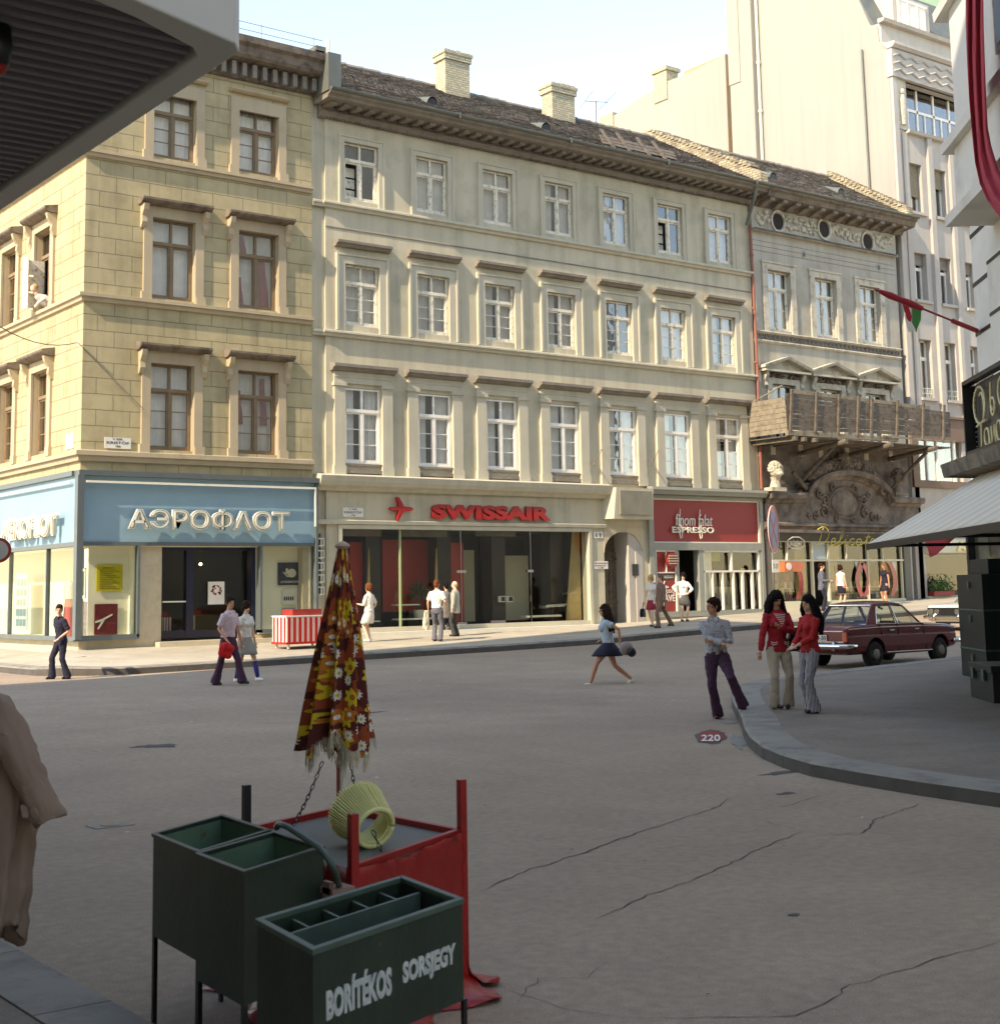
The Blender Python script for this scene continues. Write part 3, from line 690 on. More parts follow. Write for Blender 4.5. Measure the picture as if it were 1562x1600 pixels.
# --- airline shop front
SG = mid
b = MB()
b.box(22.52, 22.66, YF-.06, YF+.35, .72, 3.98); b.box(32.44, 32.56, YF-.06, YF+.35, .72, 3.98); b.box(22.66, 32.44, YF-.06, YF+.35, 3.86, 3.98); b.box(22.66, 32.44, YF-.04, YF+.3, .72, .86)
b.build('frame', M['trim'], SG)
b = MB(); b.box(22.3, 33.0, YF-.45, YF-.05, .55, .72); b.build('step', M['offwhite'], SG)
b = MB(); xs3 = [22.66, 24.83, 27.15, 27.9, 30.0, 32.44]
for x0, x1 in zip(xs3[:-1], xs3[1:]): b.box(x0+.012, x1-.012, YF+.12, YF+.135, .86, 3.86)
b.build('pane', M['shop'], SG)
b = MB()
for x in (24.83,): b.box(x-.025, x+.025, YF+.08, YF+.17, .86, 3.86)
b.build('mullion', mat('pale green edge', S(160, 176, 130), .4), SG)
b = MB(); b.box(27.14, 27.16, YF+.1, YF+.16, .86, 3.86); b.box(29.99, 30.01, YF+.1, YF+.16, .86, 3.86); b.box(26.98, 27.35, YF+.09, YF+.17, 2.5, 2.58); b.box(29.85, 30.1, YF+.09, YF+.17, 2.5, 2.58); b.box(26.98, 27.35, YF+.09, YF+.17, .86, .93); b.box(28.3, 28.9, YF+.09, YF+.17, .87, .95); b.build('door_fitting', M['chrome'], SG)
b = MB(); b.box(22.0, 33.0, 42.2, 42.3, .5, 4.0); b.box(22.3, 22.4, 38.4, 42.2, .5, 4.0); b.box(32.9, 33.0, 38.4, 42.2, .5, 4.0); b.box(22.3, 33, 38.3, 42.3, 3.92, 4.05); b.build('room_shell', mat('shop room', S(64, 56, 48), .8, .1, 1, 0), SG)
b = MB(); b.box(22.3, 33, 38.35, 42.2, .55, .64); b.build('shop_floor', mat('shop floor', S(96, 90, 82), .4, .1, 1, 0), SG)
b = MB()
for x in (24.0, 26.7, 28.9, 31.4): b.box(x, x+.55, 38.8, 39.3, .64, 3.92)
each(b, 'inner_column', M['darkmarble'], SG)
b = MB(); b.box(23.55, 24.15, 39.0, 39.05, .7, 3.5); b.box(25.0, 27.0, 39.4, 39.45, 1.3, 3.6); b.box(27.3, 27.9, 39.0, 39.05, .8, 3.5); b.build('red_wall_panel', mat('inner red', (.42, .03, .016, 1), .5, .06), SG)
b = MB(); b.box(29.75, 31.3, 39.9, 39.95, .9, 3.1); b.box(28.6, 29.2, 40.2, 40.25, .9, 3.3); b.build('display_wall', M['cream2'], SG)
b = MB(); b.hexa([(31.75, 38.5, .64), (32.4, 38.4, .64), (32.42, 38.45, .64), (31.8, 38.56, .64), (32.15, 38.5, 3.9), (32.4, 38.4, 3.9), (32.42, 38.45, 3.9), (32.2, 38.56, 3.9)])
for x in (23.9, 26.45): b.hexa([(x, 38.7, .64), (x+.2, 38.66, .64), (x+.22, 38.7, .64), (x+.02, 38.74, .64), (x+.14, 38.7, 3.3), (x+.16, 38.66, 3.3), (x+.18, 38.7, 3.3), (x+.16, 38.74, 3.3)])
b.build('curtain', mat('beige drape', S(184, 160, 110), .9), SG)
b = MB(); b.box(22.7, 24.3, 38.45, 38.8, 1.02, 1.06); b.box(24.95, 26.6, 38.45, 38.8, 1.05, 1.1); b.box(25.0, 25.9, 38.6, 38.9, 1.5, 1.54); b.box(30.2, 31.6, 38.5, 39, 1.0, 1.06); each(b, 'display_shelf', M['offwhite'], SG)
b = MB(); b.box(22.9, 24.4, 38.5, 38.6, 3.66, 3.86); b.box(25.1, 26.9, 38.5, 38.6, 3.66, 3.86); b.box(28.1, 29.7, 38.5, 38.6, 3.7, 3.86); each(b, 'lamp_housing', M['hood'], SG)
for nm, px in (('poster_box', 785), ('poster_box', 797)):
    p = atY(px, 936, 38.6); b = MB(); b.box(p.x-.13, p.x+.13, 38.6, 38.7, p.z-.1, p.z+.1); o = b.build('notice_card', M['paper'], SG)
    b = MB(); b.box(p.x-.06, p.x+.1, 38.59, 38.6, p.z-.07, p.z+.07); b.build('print', M['navy'], o)
# potted yucca behind the glass
pl = atY(654, 965, 38.9); py = empty('yucca_plant', (pl.x, 38.9, 1.1), 'spiky yucca plant in a pot behind the airline shop glass', 'plant')
b = MB(); b.lathe([(.14, 1.1), (.18, 1.35), (.16, 1.35)], (pl.x, 38.9, 0), 14); b.build('pot', M['offwhite'], py)
b = MB(); rnd = random.Random(5)
for k in range(60):
    a = rnd.uniform(0, 6.28); e = rnd.uniform(-.4, 1.4); l = rnd.uniform(.4, .62); c = Vector((pl.x, 38.9, 1.85))
    d = Vector((math.cos(a)*math.cos(e), math.sin(a)*math.cos(e)*.6, math.sin(e))); s_ = d.cross(Vector((0,0,1))); s_ = s_.normalized()*.018 if s_.length else Vector((.018,0,0))
    mid_ = c+d*l*.6; tip = c+d*l+Vector((0,0,-.12*math.cos(e)))
    b.face([c-s_*.6, mid_-s_, tip, mid_+s_, c+s_*.6])
b.tube([(pl.x, 38.9, 1.3), (pl.x, 38.9, 1.9)], .03, 6); b.build('leaves', mat('plant green', S(62, 78, 48), .6, .2), py)
# model aeroplane on the display shelf
p = atY(870, 955, 38.75); mo = empty('model_aeroplane', (p.x, 38.75, 1.06), 'small white model airliner on a shelf inside the airline window', 'model')
b = MB(); z = 1.36; b.tube([(p.x-.5, 38.75, z), (p.x-.42, 38.75, z), (p.x+.3, 38.75, z+.02), (p.x+.48, 38.75, z+.06)], [.01, .05, .05, .015], 10); b.hexa([(p.x-.1, 38.4, z-.02), (p.x+.02, 38.4, z-.02), (p.x+.1, 39.1, z-.02), (p.x-.02, 39.1, z-.02), (p.x-.1, 38.4, z), (p.x+.02, 38.4, z), (p.x+.1, 39.1, z), (p.x-.02, 39.1, z)]); b.build('fuselage', M['paper'], mo)
b = MB(); b.prism([(p.x+.34, z+.03), (p.x+.5, z+.05), (p.x+.54, z+.24), (p.x+.47, z+.24)], lambda u, w, a: (u, a, w), 38.74, 38.76); b.build('tail_fin', M['red'], mo)
b = MB(); b.tube([(p.x, 38.75, 1.06), (p.x, 38.75, z-.04)], .012, 6); b.box(p.x-.12, p.x+.12, 38.68, 38.82, 1.06, 1.08); b.build('stand', M['chrome'], mo)
# raised red lettering with aeroplane emblem
sg = empty('shop_sign', (28, YF-.12, 4.2), 'red raised capital lettering with a red aeroplane emblem over the glazed airline front', 'sign')
textmesh('SWISSAIR', (25.9, YF-.04, 4.2), (1,0,0), (0,0,1), 4.8, .47, .12, M['red'], 'lettering', sg, offset=.055, spacing=1.05)
pc = atY(627, 795, YF-.1); b = MB()
pl2 = [(-.42,.0),(-.36,.06),(-.08,.07),(-.18,.34),(-.09,.34),(.1,.07),(.33,.06),(.42,.0),(.33,-.06),(.1,-.07),(-.09,-.34),(-.18,-.34),(-.08,-.07),(-.36,-.06)]
pl2 = [(-.40,.05),(-.12,.06),(-.2,.36),(-.1,.36),(.08,.07),(.34,.06),(.44,0),(.34,-.06),(.08,-.07),(-.12,-.36),(-.2,-.36),(-.12,-.06),(-.40,-.05),(-.46,0)]
b.prism([(pc.x+u, pc.z+w) for u, w in pl2], lambda u, w, a: (u, a, w), YF-.16, YF-.04); b.build('emblem', M['red'], sg, bevel=.01)
def plate(name, x0, x1, z0, z1, y, lines, label, cat, mt=None, group=None, tm=None):
    e = empty(name, ((x0+x1)/2, y, z0), label, cat, group)
    b = MB(); b.box(x0, x1, y-.02, y, z0, z1); b.build('plate', mt or M['paper'], e)
    for body, u0, u1, w0, w1 in lines:
        textmesh(body, (x0+(x1-x0)*u0, y-.021, z0+(z1-z0)*w0), (1,0,0), (0,0,1), (x1-x0)*(u1-u0), (z1-z0)*(w1-w0), .003, tm or M['black'], 'lettering', e, offset=.01)
    return e
a_, b_ = atY(535, 794, YF), atY(567, 808, YF)
plate('street_sign', a_.x, b_.x, b_.z, a_.z+.02, YF-.01, [('KRISTÓF', .08, .92, .36, .66), ('V. KER.', .3, .7, .74, .92), ('TÉR', .4, .62, .1, .26)], 'white street name plate reading KRISTÓF on the cream wall left of the red lettering', 'street sign', group='street name plates')
a_, b_ = atY(926, 877, YF), atY(949, 889, YF)
plate('wall_plate', a_.x, b_.x, b_.z, a_.z, YF-.01, [('ORVOSI RENDELŐ', .05, .95, .66, .88), ('SZAKRENDELŐ', .1, .85, .36, .56), ('II. EM.', .3, .7, .08, .24)], 'white wall plate with three small lines of text on the pier between shop and gateway', 'plaque', tm=mat('plate ink', S(130, 60, 60)))
a_, b_ = atY(926, 831, YF), atY(941, 841, YF)
plate('house_number', a_.x, b_.x, b_.z, a_.z, YF-.01, [('6', .2, .4, .15, .85), ('8', .6, .8, .15, .85)], 'small house number plate at the upper corner of the airline window', 'house number')
# --- arched gateway and blank sign box above it
gt = empty('gateway', (34.05, 38.3, .65), 'arched house gateway with a dark plank door beside the red coffee bar', 'gateway')
b = MB(); arcp = [(33.15, .6), (33.15, 3.2)]+[(34.04-.89*math.cos(t), 3.15+.72*math.sin(t)) for t in [math.pi*k/16 for k in range(1, 16)]]+[(34.93, 3.2), (34.93, .6)]
fill = [(33.15, 4.05)]+[(33.15, 3.15)]+[(34.04-.89*math.cos(t), 3.15+.72*math.sin(t)) for t in [math.pi*k/16 for k in range(1, 16)]]+[(34.93, 3.15), (34.93, 4.05)]
for (u0, w0), (u1, w1) in zip(fill[1:-2], fill[2:-1]): b.hexa([(u0, YF-.02, w0), (u1, YF-.02, w1), (u1, YF+.3, w1), (u0, YF+.3, w0), (u0, YF-.02, 4.06), (u1, YF-.02, 4.06), (u1, YF+.3, 4.06), (u0, YF+.3, 4.06)])
b.build('arch', M['stone'], gt)
b = MB(); b.box(34.3, 34.96, YF+.02, 39.0, .5, 3.9); b.box(34.6, 34.93, YF-.02, YF+.02, .5, 3.2); b.build('jamb', M['tallstone'], gt)
b = MB()
for k in range(6): b.box(33.2+k*.19, 33.37+k*.19, 38.7, 38.76, .6, 3.2)
b.box(33.15, 34.4, 38.77, 38.8, .6, 4.0); b.box(33.2, 34.3, 38.66, 38.71, 2.9, 3.0); b.box(33.2, 34.3, 38.66, 38.71, 1.4, 1.5); b.build('door', M['woodd'], gt)
b = MB(); b.box(34.45, 34.7, YF-.03, YF+.02, 2.35, 2.75); b.build('letter_panel', M['black'], gt)
b = MB(); b.hexa([(33.25, YF-.45, 4.3), (35.1, YF-.45, 4.3), (35.1, YF, 4.3), (33.1, YF, 4.3), (33.35, YF-.5, 5.38), (35.1, YF-.5, 5.38), (35.1, YF, 5.38), (33.2, YF, 5.38)]); sb = b.build('sign_box', M['trim'], gt)
b = MB(); b.box(33.5, 34.98, YF-.53, YF-.46, 4.45, 5.28); b.build('sign_panel', mat('blank grey panel', S(132, 128, 110), .7), sb)
# --- coffee bar front
es = mid
b = MB(); y0, y1 = YF-.12, YF+.2
b.box(35.2, 35.42, y0, y1, .8, 5.2); b.box(40.9, 41.05, y0, y1, .9, 5.2); b.box(35.42, 40.9, y0, y1, 3.24, 3.5); b.box(35.42, 40.9, y0, y1, 5.08, 5.2)
b.profx([(YF+.1, 5.2), (YF-.3, 5.22), (YF-.34, 5.3), (YF-.4, 5.38), (YF-.38, 5.48), (YF+.1, 5.5)], 35.15, 41.1)
b.box(35.42, 40.9, y0+.04, y1, .86, 1.06)
for x0, x1 in ((35.42, 35.5), (36.5, 36.62), (37.62, 37.84), (40.82, 40.9)): b.box(x0, x1, y0+.03, y1, 1.06, 3.24)
b.build('frame', mat('grey shop frame', S(142, 144, 132), .6, .08, 3, .1, 20), es)
b = MB(); b.box(35.44, 40.88, YF+.0, YF+.05, 3.5, 5.08); b.build('sign_panel', M['redpanel'], es)
b = MB()
for (x0, x1, z0, z1) in ((35.42, 40.9, 3.5, 3.54), (35.42, 40.9, 5.04, 5.08), (35.42, 35.46, 3.54, 5.04), (40.86, 40.9, 3.54, 5.04)): b.box(x0, x1, YF-.06, YF-.001, z0, z1)
for (x0, x1, z0, z1) in ((35.5, 36.5, 2.42, 2.46), (36.0, 36.04, 2.46, 3.2), (35.5, 36.5, 3.18, 3.24), (35.5, 35.54, 1.06, 3.18), (36.46, 36.5, 1.06, 3.18), (37.86, 40.82, 2.43, 2.5), (39.3, 39.37, 2.5, 3.2), (37.86, 40.82, 3.16, 3.24), (38.3, 38.35, 1.06, 2.43), (38.82, 38.88, 1.06, 2.43), (39.38, 39.44, 1.06, 2.43), (39.84, 39.94, 1.06, 2.43), (40.36, 40.46, 1.06, 2.43), (37.86, 37.92, 1.06, 3.2), (40.76, 40.82, 1.06, 3.2)): b.box(x0, x1, YF-.075, YF+.03, z0, z1)
b.build('glazing_bars', M['offwhite'], es)
b = MB(); b.box(35.54, 36.46, YF-.02, YF+.03, 1.06, 3.2); b.build('red_side_panel', M['redpanel'], es)
p = textmesh('finom falat', (36.55, YF-.04, 4.12), (1,0,0), (0,0,1), 1.85, .42, .04, M['offwhite'], 'script_lettering', es, offset=-.01, shear=.15)
b = MB()
for x in (36.72, 37.72): b.tube([(x+.06, YF-.07, 4.72), (x+.02, YF-.07, 4.4), (x, YF-.07, 3.8), (x+.04, YF-.07, 3.66), (x+.1, YF-.07, 3.68), (x+.12, YF-.07, 3.8), (x+.08, YF-.07, 4.15)], .02, 6)
each(b, 'script_loop', M['offwhite'], es)
textmesh('ESPRESSO', (36.35, YF-.04, 3.86), (1,0,0), (0,0,1), 2.1, .22, .05, M['offwhite'], 'lettering', es, offset=.02, spacing=1.1)
textmesh('ESPRESSO', (35.66, YF-.035, 2.24), (1,0,0), (0,0,1), .68, .1, .008, M['offwhite'], 'lettering', es, offset=.01, spacing=1.2)
b = MB(); b.box(35.62, 36.4, YF-.031, YF-.021, 2.2, 2.38); b.build('label_strip', M['black'], es)
textmesh('PRESSO', (35.78, YF-.03, 1.72), (1,0,0), (0,0,1), .62, .12, .01, M['offwhite'], 'lettering', es, offset=.01)
textmesh('KÁVÉ', (35.72, YF-.03, 1.42), (1,0,0), (0,0,1), .7, .3, .01, M['offwhite'], 'lettering', es, offset=.02)
b = MB(); c0 = (35.92, YF-.03, 1.98); b.prism([(c0[0]+.14*math.cos(t), c0[2]+.13*math.sin(t)) for t in [math.pi+math.pi*k/10 for k in range(11)]], lambda u, w, a: (u, a, w), YF-.035, YF-.021); b.tube([(35.92, YF-.03, 1.99), (35.89, YF-.03, 2.06), (35.94, YF-.03, 2.14)], .018, 6); b.box(36.04, 36.12, YF-.035, YF-.021, 1.9, 1.95); b.build('cup_drawing', M['offwhite'], es)
b = MB(); b.disc((36.2, YF-.16, 2.88), .26, (0,1,0), .14, 28); vv = b.build('round_vent', M['redpanel'], es)
b = MB()
for k in range(4): zz = 2.74+k*.09; hw = math.sqrt(max(.001, .24**2-(zz-2.88)**2)); b.box(36.2-hw, 36.2+hw, YF-.26, YF-.23, zz, zz+.035)
b.build('slats', M['trim'], vv)
b = MB(); b.box(36.62, 36.68, YF+.2, YF+1.2, .95, 3.24); b.box(36.7, 37.62, YF+.8, YF+.85, .95, 2.1); b.box(37.05, 37.1, YF+.5, YF+.55, .95, 3.2); b.build('door', M['steel'], es)
b = MB(); b.box(36.62, 40.82, YF+.12, YF+.125, 1.06, 3.2) if False else b.box(37.92, 40.76, YF+.1, YF+.105, 1.06, 3.16); b.build('pane', M['shop'], es)
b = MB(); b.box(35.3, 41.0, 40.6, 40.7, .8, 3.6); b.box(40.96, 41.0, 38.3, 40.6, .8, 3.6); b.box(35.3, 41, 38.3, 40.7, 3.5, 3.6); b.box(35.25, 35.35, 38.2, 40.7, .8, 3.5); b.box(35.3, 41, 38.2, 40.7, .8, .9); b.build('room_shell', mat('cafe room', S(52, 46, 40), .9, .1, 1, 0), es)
b = MB()
prev = None
for k in range(22):
    x = 37.95+k*.032; yy = YF+.3+.03*math.sin(k*1.7)
    if prev: b.face([(prev[0], prev[1], 1.06), (x, yy, 1.06), (x, yy, 3.2), (prev[0], prev[1], 3.2)])
    prev = (x, yy)
b.build('curtain', M['curtainw'], es, smooth=True)
b = MB(); b.box(38.7, 39.3, YF+.5, YF+.52, 2.85, 3.2); b.box(37.0, 37.6, YF+.9, YF+.92, 2.85, 3.2); each(b, 'cafe_lamp_shade', mat('lime shade', S(160, 160, 50), .7), es)
p = atY(1161, 905, 38.1); b = MB(); b.box(p.x-.12, p.x+.12, YF+.13, YF+.15, p.z-.4, p.z+.28); o = b.build('poster', M['redpanel'], es)
b = MB(); b.prism([(p.x-.12, p.z+.4), (p.x+.12, p.z+.4), (p.x+.12, p.z+.24), (p.x, p.z+.38), (p.x-.12, p.z+.24)], lambda u, w, a: (u, a, w), YF+.12, YF+.13); b.build('poster_top', M['yellow'], o)
b = MB(); b.box(40.46, 40.8, YF+.12, YF+.15, 1.08, 1.6); o = b.build('poster', M['redpanel'], es); b = MB(); b.prism([(40.5, 1.15), (40.72, 1.15), (40.76, 1.3), (40.6, 1.55), (40.52, 1.4)], lambda u, w, a: (u, a, w), YF+.11, YF+.12); b.build('print', M['cream2'], o)
b = MB(); b.box(39.5, 39.8, 38.8, 39.3, 1.2, 1.9); b.box(40.0, 40.35, 38.8, 39.3, 1.2, 1.9); b.box(39.45, 40.4, 38.7, 39.4, 1.06, 1.2); b.build('white_chair_cloth', M['cream2'], es)
a_ = atY(1012, 910, YF); b = MB(); b.box(35.22, 35.4, YF-.135, YF-.12, 2.1, 2.35); b.build('notice_card', M['paper'], es)
# ================================================================ corner building (ochre, blue signs)
XS = 14.5
cb = empty('corner_building', (18, 42, .56), 'ochre block-jointed corner building with brown framed windows above pale blue sign bands', 'building')
fc = [17.12, 19.82]; sc_ = [41.2, 44.15, 47.1]
H1 = [(c-.66, c+.66, z0, z1) for c in fc for z0, z1 in ((6.0, 8.45), (10.32, 12.65), (14.45, 16.42))]
H2 = [(c-.66, c+.66, z0, z1) for c in sc_ for z0, z1 in ((6.05, 8.48), (10.26, 12.68), (14.45, 16.42))]
b = MB(); wall(b, fY, XS, 21.65, 5.2, 17.3, H1, .3, 0, 1); wall(b, lambda u, w, n: (XS+n, u, w), YF, 60, 5.2, 17.3, H2, .3, 0, 1)
b.face([(21.65, YF, 5.2), (21.65, 50, 5.2), (21.65, 50, 18.6), (21.65, YF, 18.6)])
b.build('wall', [M['ochre'], M['ochretrim']], cb)
def course2(z, h, p, mt, name):
    pr = [(0, z-h), (p*.5, z-h*.9), (p*.6, z-h*.5), (p, z-h*.4), (p, z), (0, z+.04)]
    b = MB(); rings = []
    for d, w in pr: rings.append([(21.64, YF-d+.004, w), (XS-d+.004, YF-d+.004, w), (XS-d+.004, 60, w)])
    for i in range(len(rings)-1):
        for k in range(2): b.face([rings[i][k], rings[i][k+1], rings[i+1][k+1], rings[i+1][k]])
    b.face([r[0] for r in rings]); return b.build(name, mt, cb)
course2(10.24, .24, .17, M['ochretrim'], 'string_course'); course2(14.33, .22, .15, M['ochretrim'], 'string_course'); course2(5.88, .3, .2, M['ochretrim'], 'string_course')
# heavy hood on brackets
def hood(cx, z, side):
    w = 1.08 if z < 14 else .98
    rot = (lambda p: p+Vector((cx, YF, 0))) if side == 0 else (lambda p: Vector((XS+p.y, cx-p.x, p.z)))
    b = MB()
    if z < 14:
        b.profx([(0, z-.18), (-.2, z-.17), (-.34, z-.1), (-.38, z-.06), (-.38, z), (0, z+.07)], -w, w)
        b.xf(rot); hd = b.build('window_hood', M['darktrim'], cb)
        for s in (-1, 1):
            b = MB(); x = s*(w-.14)
            b.prism([(0, z-.18), (-.3, z-.18), (-.26, z-.34), (-.14, z-.5), (-.16, z-.68), (-.08, z-.82), (0, z-.86)], lambda u, w_, a: (a, u, w_), x-.075, x+.075)
            b.xf(rot); b.build('bracket', M['ochretrim'], hd)
    else:
        b.profx([(0, z-.12), (-.12, z-.1), (-.2, z-.05), (-.2, z), (0, z+.04)], -w, w); b.xf(rot); b.build('window_hood', M['ochretrim'], cb)
def surround(cx, z0, z1, side):
    rot = (lambda p: p+Vector((cx, YF, 0))) if side == 0 else (lambda p: Vector((XS+p.y, cx-p.x, p.z)))
    b = MB()
    for x0, x1, a, c in ((-.92, -.66, z0-.1, z1+.4), (.66, .92, z0-.1, z1+.4), (-.66, .66, z1, z1+.4)): b.box(x0, x1, -.07, .012, a, c)
    for x0, x1 in ((-.98, -.68), (.68, .98)): b.box(x0, x1, -.1, .01, z0-.12, z0+.14)
    b.xf(rot); b.build('window_surround', M['ochretrim'], cb)
cgl = [M['curtainw'], M['curtain']]
for c in fc:
    for j, (z0, z1) in enumerate(((6.0, 8.45), (10.32, 12.65), (14.45, 16.42))):
        surround(c, z0, z1 if j < 2 else z1-.1, 0); hood(c, (8.96, 13.14, 16.95)[j], 0)
        window(cb, c, z0+.01, z1-.01, 1.3, (3, 1, 3)[j], M['brownframe'], M['curtainw'] if (c < 18 or j == 2) else M['curtain'])
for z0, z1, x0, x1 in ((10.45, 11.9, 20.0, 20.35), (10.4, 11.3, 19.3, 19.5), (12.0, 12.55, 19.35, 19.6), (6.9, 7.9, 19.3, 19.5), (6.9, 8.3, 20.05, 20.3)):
    b = MB(); b.loft([[(x0+.012*math.sin(k*.8)+(x1-x0)*j*(1-.05*k), YF+.3+.03*math.sin(j*9), z0+(z1-z0)*k/8) for j in (0, .25, .5, .75, 1)] for k in range(9)], False, close=False); b.build('banner_reflection', M['redpanel'], cb, smooth=True)  # red strips added behind the glass to imitate the banner's reflection
for ci, c in enumerate(sc_):
    for j, (z0, z1) in enumerate(((6.05, 8.48), (10.26, 12.68), (14.45, 16.42))):
        surround(c, z0, z1 if j < 2 else z1-.1, 1); hood(c, (8.96, 13.14, 16.95)[j], 1)
        if ci == 0 and j == 1: window(cb, c, z0+.01, z1-.01, 1.3, 1, M['brownframe'], None, side=XS+.16, openleaf=True, label='open window with a person leaning out')
        else: window(cb, c, z0+.01, z1-.01, 1.3, 3, M['brownframe'], M['curtain'], side=XS+.16)
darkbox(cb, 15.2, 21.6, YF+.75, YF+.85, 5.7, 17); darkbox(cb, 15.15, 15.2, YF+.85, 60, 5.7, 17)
# main cornice with brackets
b = MB(); pr = [(0, 17.25), (.1, 17.27), (.12, 17.72), (.55, 17.78), (.62, 17.86), (.66, 18.1), (.78, 18.18), (.8, 18.38), (0, 18.46)]
for i in range(len(pr)-1):
    (d0, w0), (d1, w1) = pr[i], pr[i+1]
    b.face([(21.75, YF-d0, w0), (XS-d0, YF-d0, w0), (XS-d1, YF-d1, w1), (21.75, YF-d1, w1)])
    b.face([(XS-d0, YF-d0, w0), (XS-d0, 60, w0), (XS-d1, 60, w1), (XS-d1, YF-d1, w1)])
b.face([(21.75, YF-d, w) for d, w in pr])
b.box(21.62, 22.0, YF-.2, YF+2.2, 17.7, 18.7)
b.build('cornice', M['darktrim'], cb)
b = MB(); x = 14.7
while x < 21.6: b.box(x, x+.14, YF-.34, YF-.11, 17.3, 17.7); x += .34
each(b, 'modillion', M['hood'], cb)
b = MB(); b.hexa([(XS-.7, YF-.7, 18.4), (21.75, YF-.7, 18.4), (21.75, 60, 18.4), (XS-.7, 60, 18.4), (18, 44, 20.2), (21.7, 44, 20.2), (21.7, 60, 20.2), (18, 60, 20.2)]); b.build('roof', M['tile'], cb)
b = MB(); b.box(21.7, 22.15, YF-.95, YF-.2, 17.2, 18.4); b.box(21.7, 22.1, YF-.2, YF+3.4, 17.3, 18.85); b.box(22.0, 22.5, YF+1.2, YF+3.2, 18.2, 19.2); b.build('parapet', M['zinc'], cb)
b = MB(); b.tube([(21.95, YF-.5, 18.3), (21.95, YF-.5, 19.0)], .06, 8); b.build('vent_pipe', M['offwhite'], cb)
b = MB()
for z in (18.62, 18.85): b.tube([(15, YF-.6, z), (21.7, YF-.6, z)], .01, 4)
for x in (16, 17.8, 19.6, 21.4): b.tube([(x, YF-.6, 18.4), (x, YF-.6, 18.9)], .01, 4)
b.build('snow_rail', M['zinc'], cb)
# ground floor: pier walls
b = MB(); b.box(16.15, 16.9, YF+.05, YF+.4, .4, 3.4); b.box(14.6, 16.15, YF+.05, YF+.4, .4, .82); b.box(19.85, 21.65, YF+.15, YF+.4, .4, .78); b.box(21.35, 21.8, YF+.05, YF+.4, .4, 5.3)
b.box(XS+.06, XS+.4, YF+.4, 60, .4, .82); b.box(XS+.06, XS+.4, YF+.06, YF+.4, .4, .8)
b.build('plinth', M['stone'], cb)
bs = cb
b = MB()
b.box(14.43, 21.66, YF-.1, YF+.1, 3.42, 5.2); b.box(14.4, 14.6, YF+.1, 60, 3.42, 5.2)
o = b.build('sign_band', brickify(mat('pale blue sign panel joints', S(132,166,180), .55, .05, 2, .05, 20), 'sum', 1.12, .4, .006, 1, off=0, bump=.2, vary=.03), bs)
b = MB()
b.box(14.36, 21.74, YF-.3, YF+.1, 5.2, 5.34); b.box(14.3, 14.6, YF+.1, 60, 5.2, 5.34); b.box(14.32, 14.5, YF-.32, YF-.101, .82, 5.2)
b.box(14.5, 21.74, YF-.14, YF+.1, 3.32, 3.42); b.box(14.36, 14.55, YF-.1, 60, 3.3, 3.42); b.box(21.66, 21.74, YF-.22, YF+.1, .9, 5.2)
for x in (16.12, 19.86): b.box(x, x+.07, YF-.14, YF+.1, .84, 3.32)
b.box(14.5, 16.19, YF-.14, YF+.1, .78, .92); b.box(19.86, 21.66, YF-.14, YF+.1, .82, .92)
for y in (40.1, 43.2, 46.4): b.box(14.38, 14.5, y, y+.06, .82, 3.3)
b.box(14.36, 14.5, YF-.1, 60, .78, .9)
b.build('frame', M['steel'], bs)
b = MB(); b.box(14.55, 21.6, YF-.34, YF-.28, 5.0, 5.06); b.box(21.56, 21.6, YF-.34, YF-.28, 3.9, 5.0); b.box(14.28, 14.32, YF+.2, 60, 5.0, 5.05); b.build('neon_strip', M['offwhite'], bs)
b = MB(); b.box(14.52, 16.12, YF-.06, YF-.05, .92, 3.3); b.box(19.93, 21.64, YF-.06, YF-.05, .92, 3.3); b.box(14.44, 14.45, YF, 60, .9, 3.3); b.box(16.95, 19.84, YF+.45, YF+.46, .95, 3.25); b.build('pane', M['shop'], bs)
b = MB(); b.box(14.9, 16.1, YF+.33, YF+.36, .8, 3.35); b.box(19.9, 21.6, YF+.36, YF+.4, .8, 3.35); b.box(14.55, 16.1, YF+.0, YF+.5, .8, .9); b.box(19.95, 21.6, YF+.0, YF+.55, .8, .9)
b.box(16.06, 16.1, YF+.02, YF+.5, .9, 3.3); b.box(21.56, 21.6, YF+.02, YF+.55, .9, 3.3); b.box(15.5, 15.55, 40.3, 60, .8, 3.35); b.box(14.5, 21.6, YF+.0, YF+.6, 3.3, 3.36); b.box(14.5, 15.5, YF+.6, 60, 3.3, 3.36); b.box(14.5, 15.5, YF+.55, 60, .8, .86)
b.box(19.9, 20.2, YF+.4, YF+.6, .8, 3.3)
b.build('display_back', mat('display white', S(240,236,212), .8, .03), bs)
b = MB(); b.box(16.9, 17.0, YF+.2, YF+.5, .75, 3.3); b.box(17.78, 18.0, YF+.35, YF+.5, .75, 3.3); b.box(19.75, 19.88, YF+.2, YF+.5, .75, 3.3); b.box(17.0, 19.75, YF+.36, YF+.5, 3.2, 3.3); b.box(17.0, 19.75, YF+.36, YF+.5, .75, .96); b.build('door', M['navy'], bs)
b = MB(); b.box(16.95, 17.75, YF+.3, YF+.34, 1.75, 1.79); b.build('door_bar', M['offwhite'], bs)
b = MB(); b.box(16.7, 20.3, YF-.32, YF+.4, .45, .68); b.build('step', M['stone'], bs)
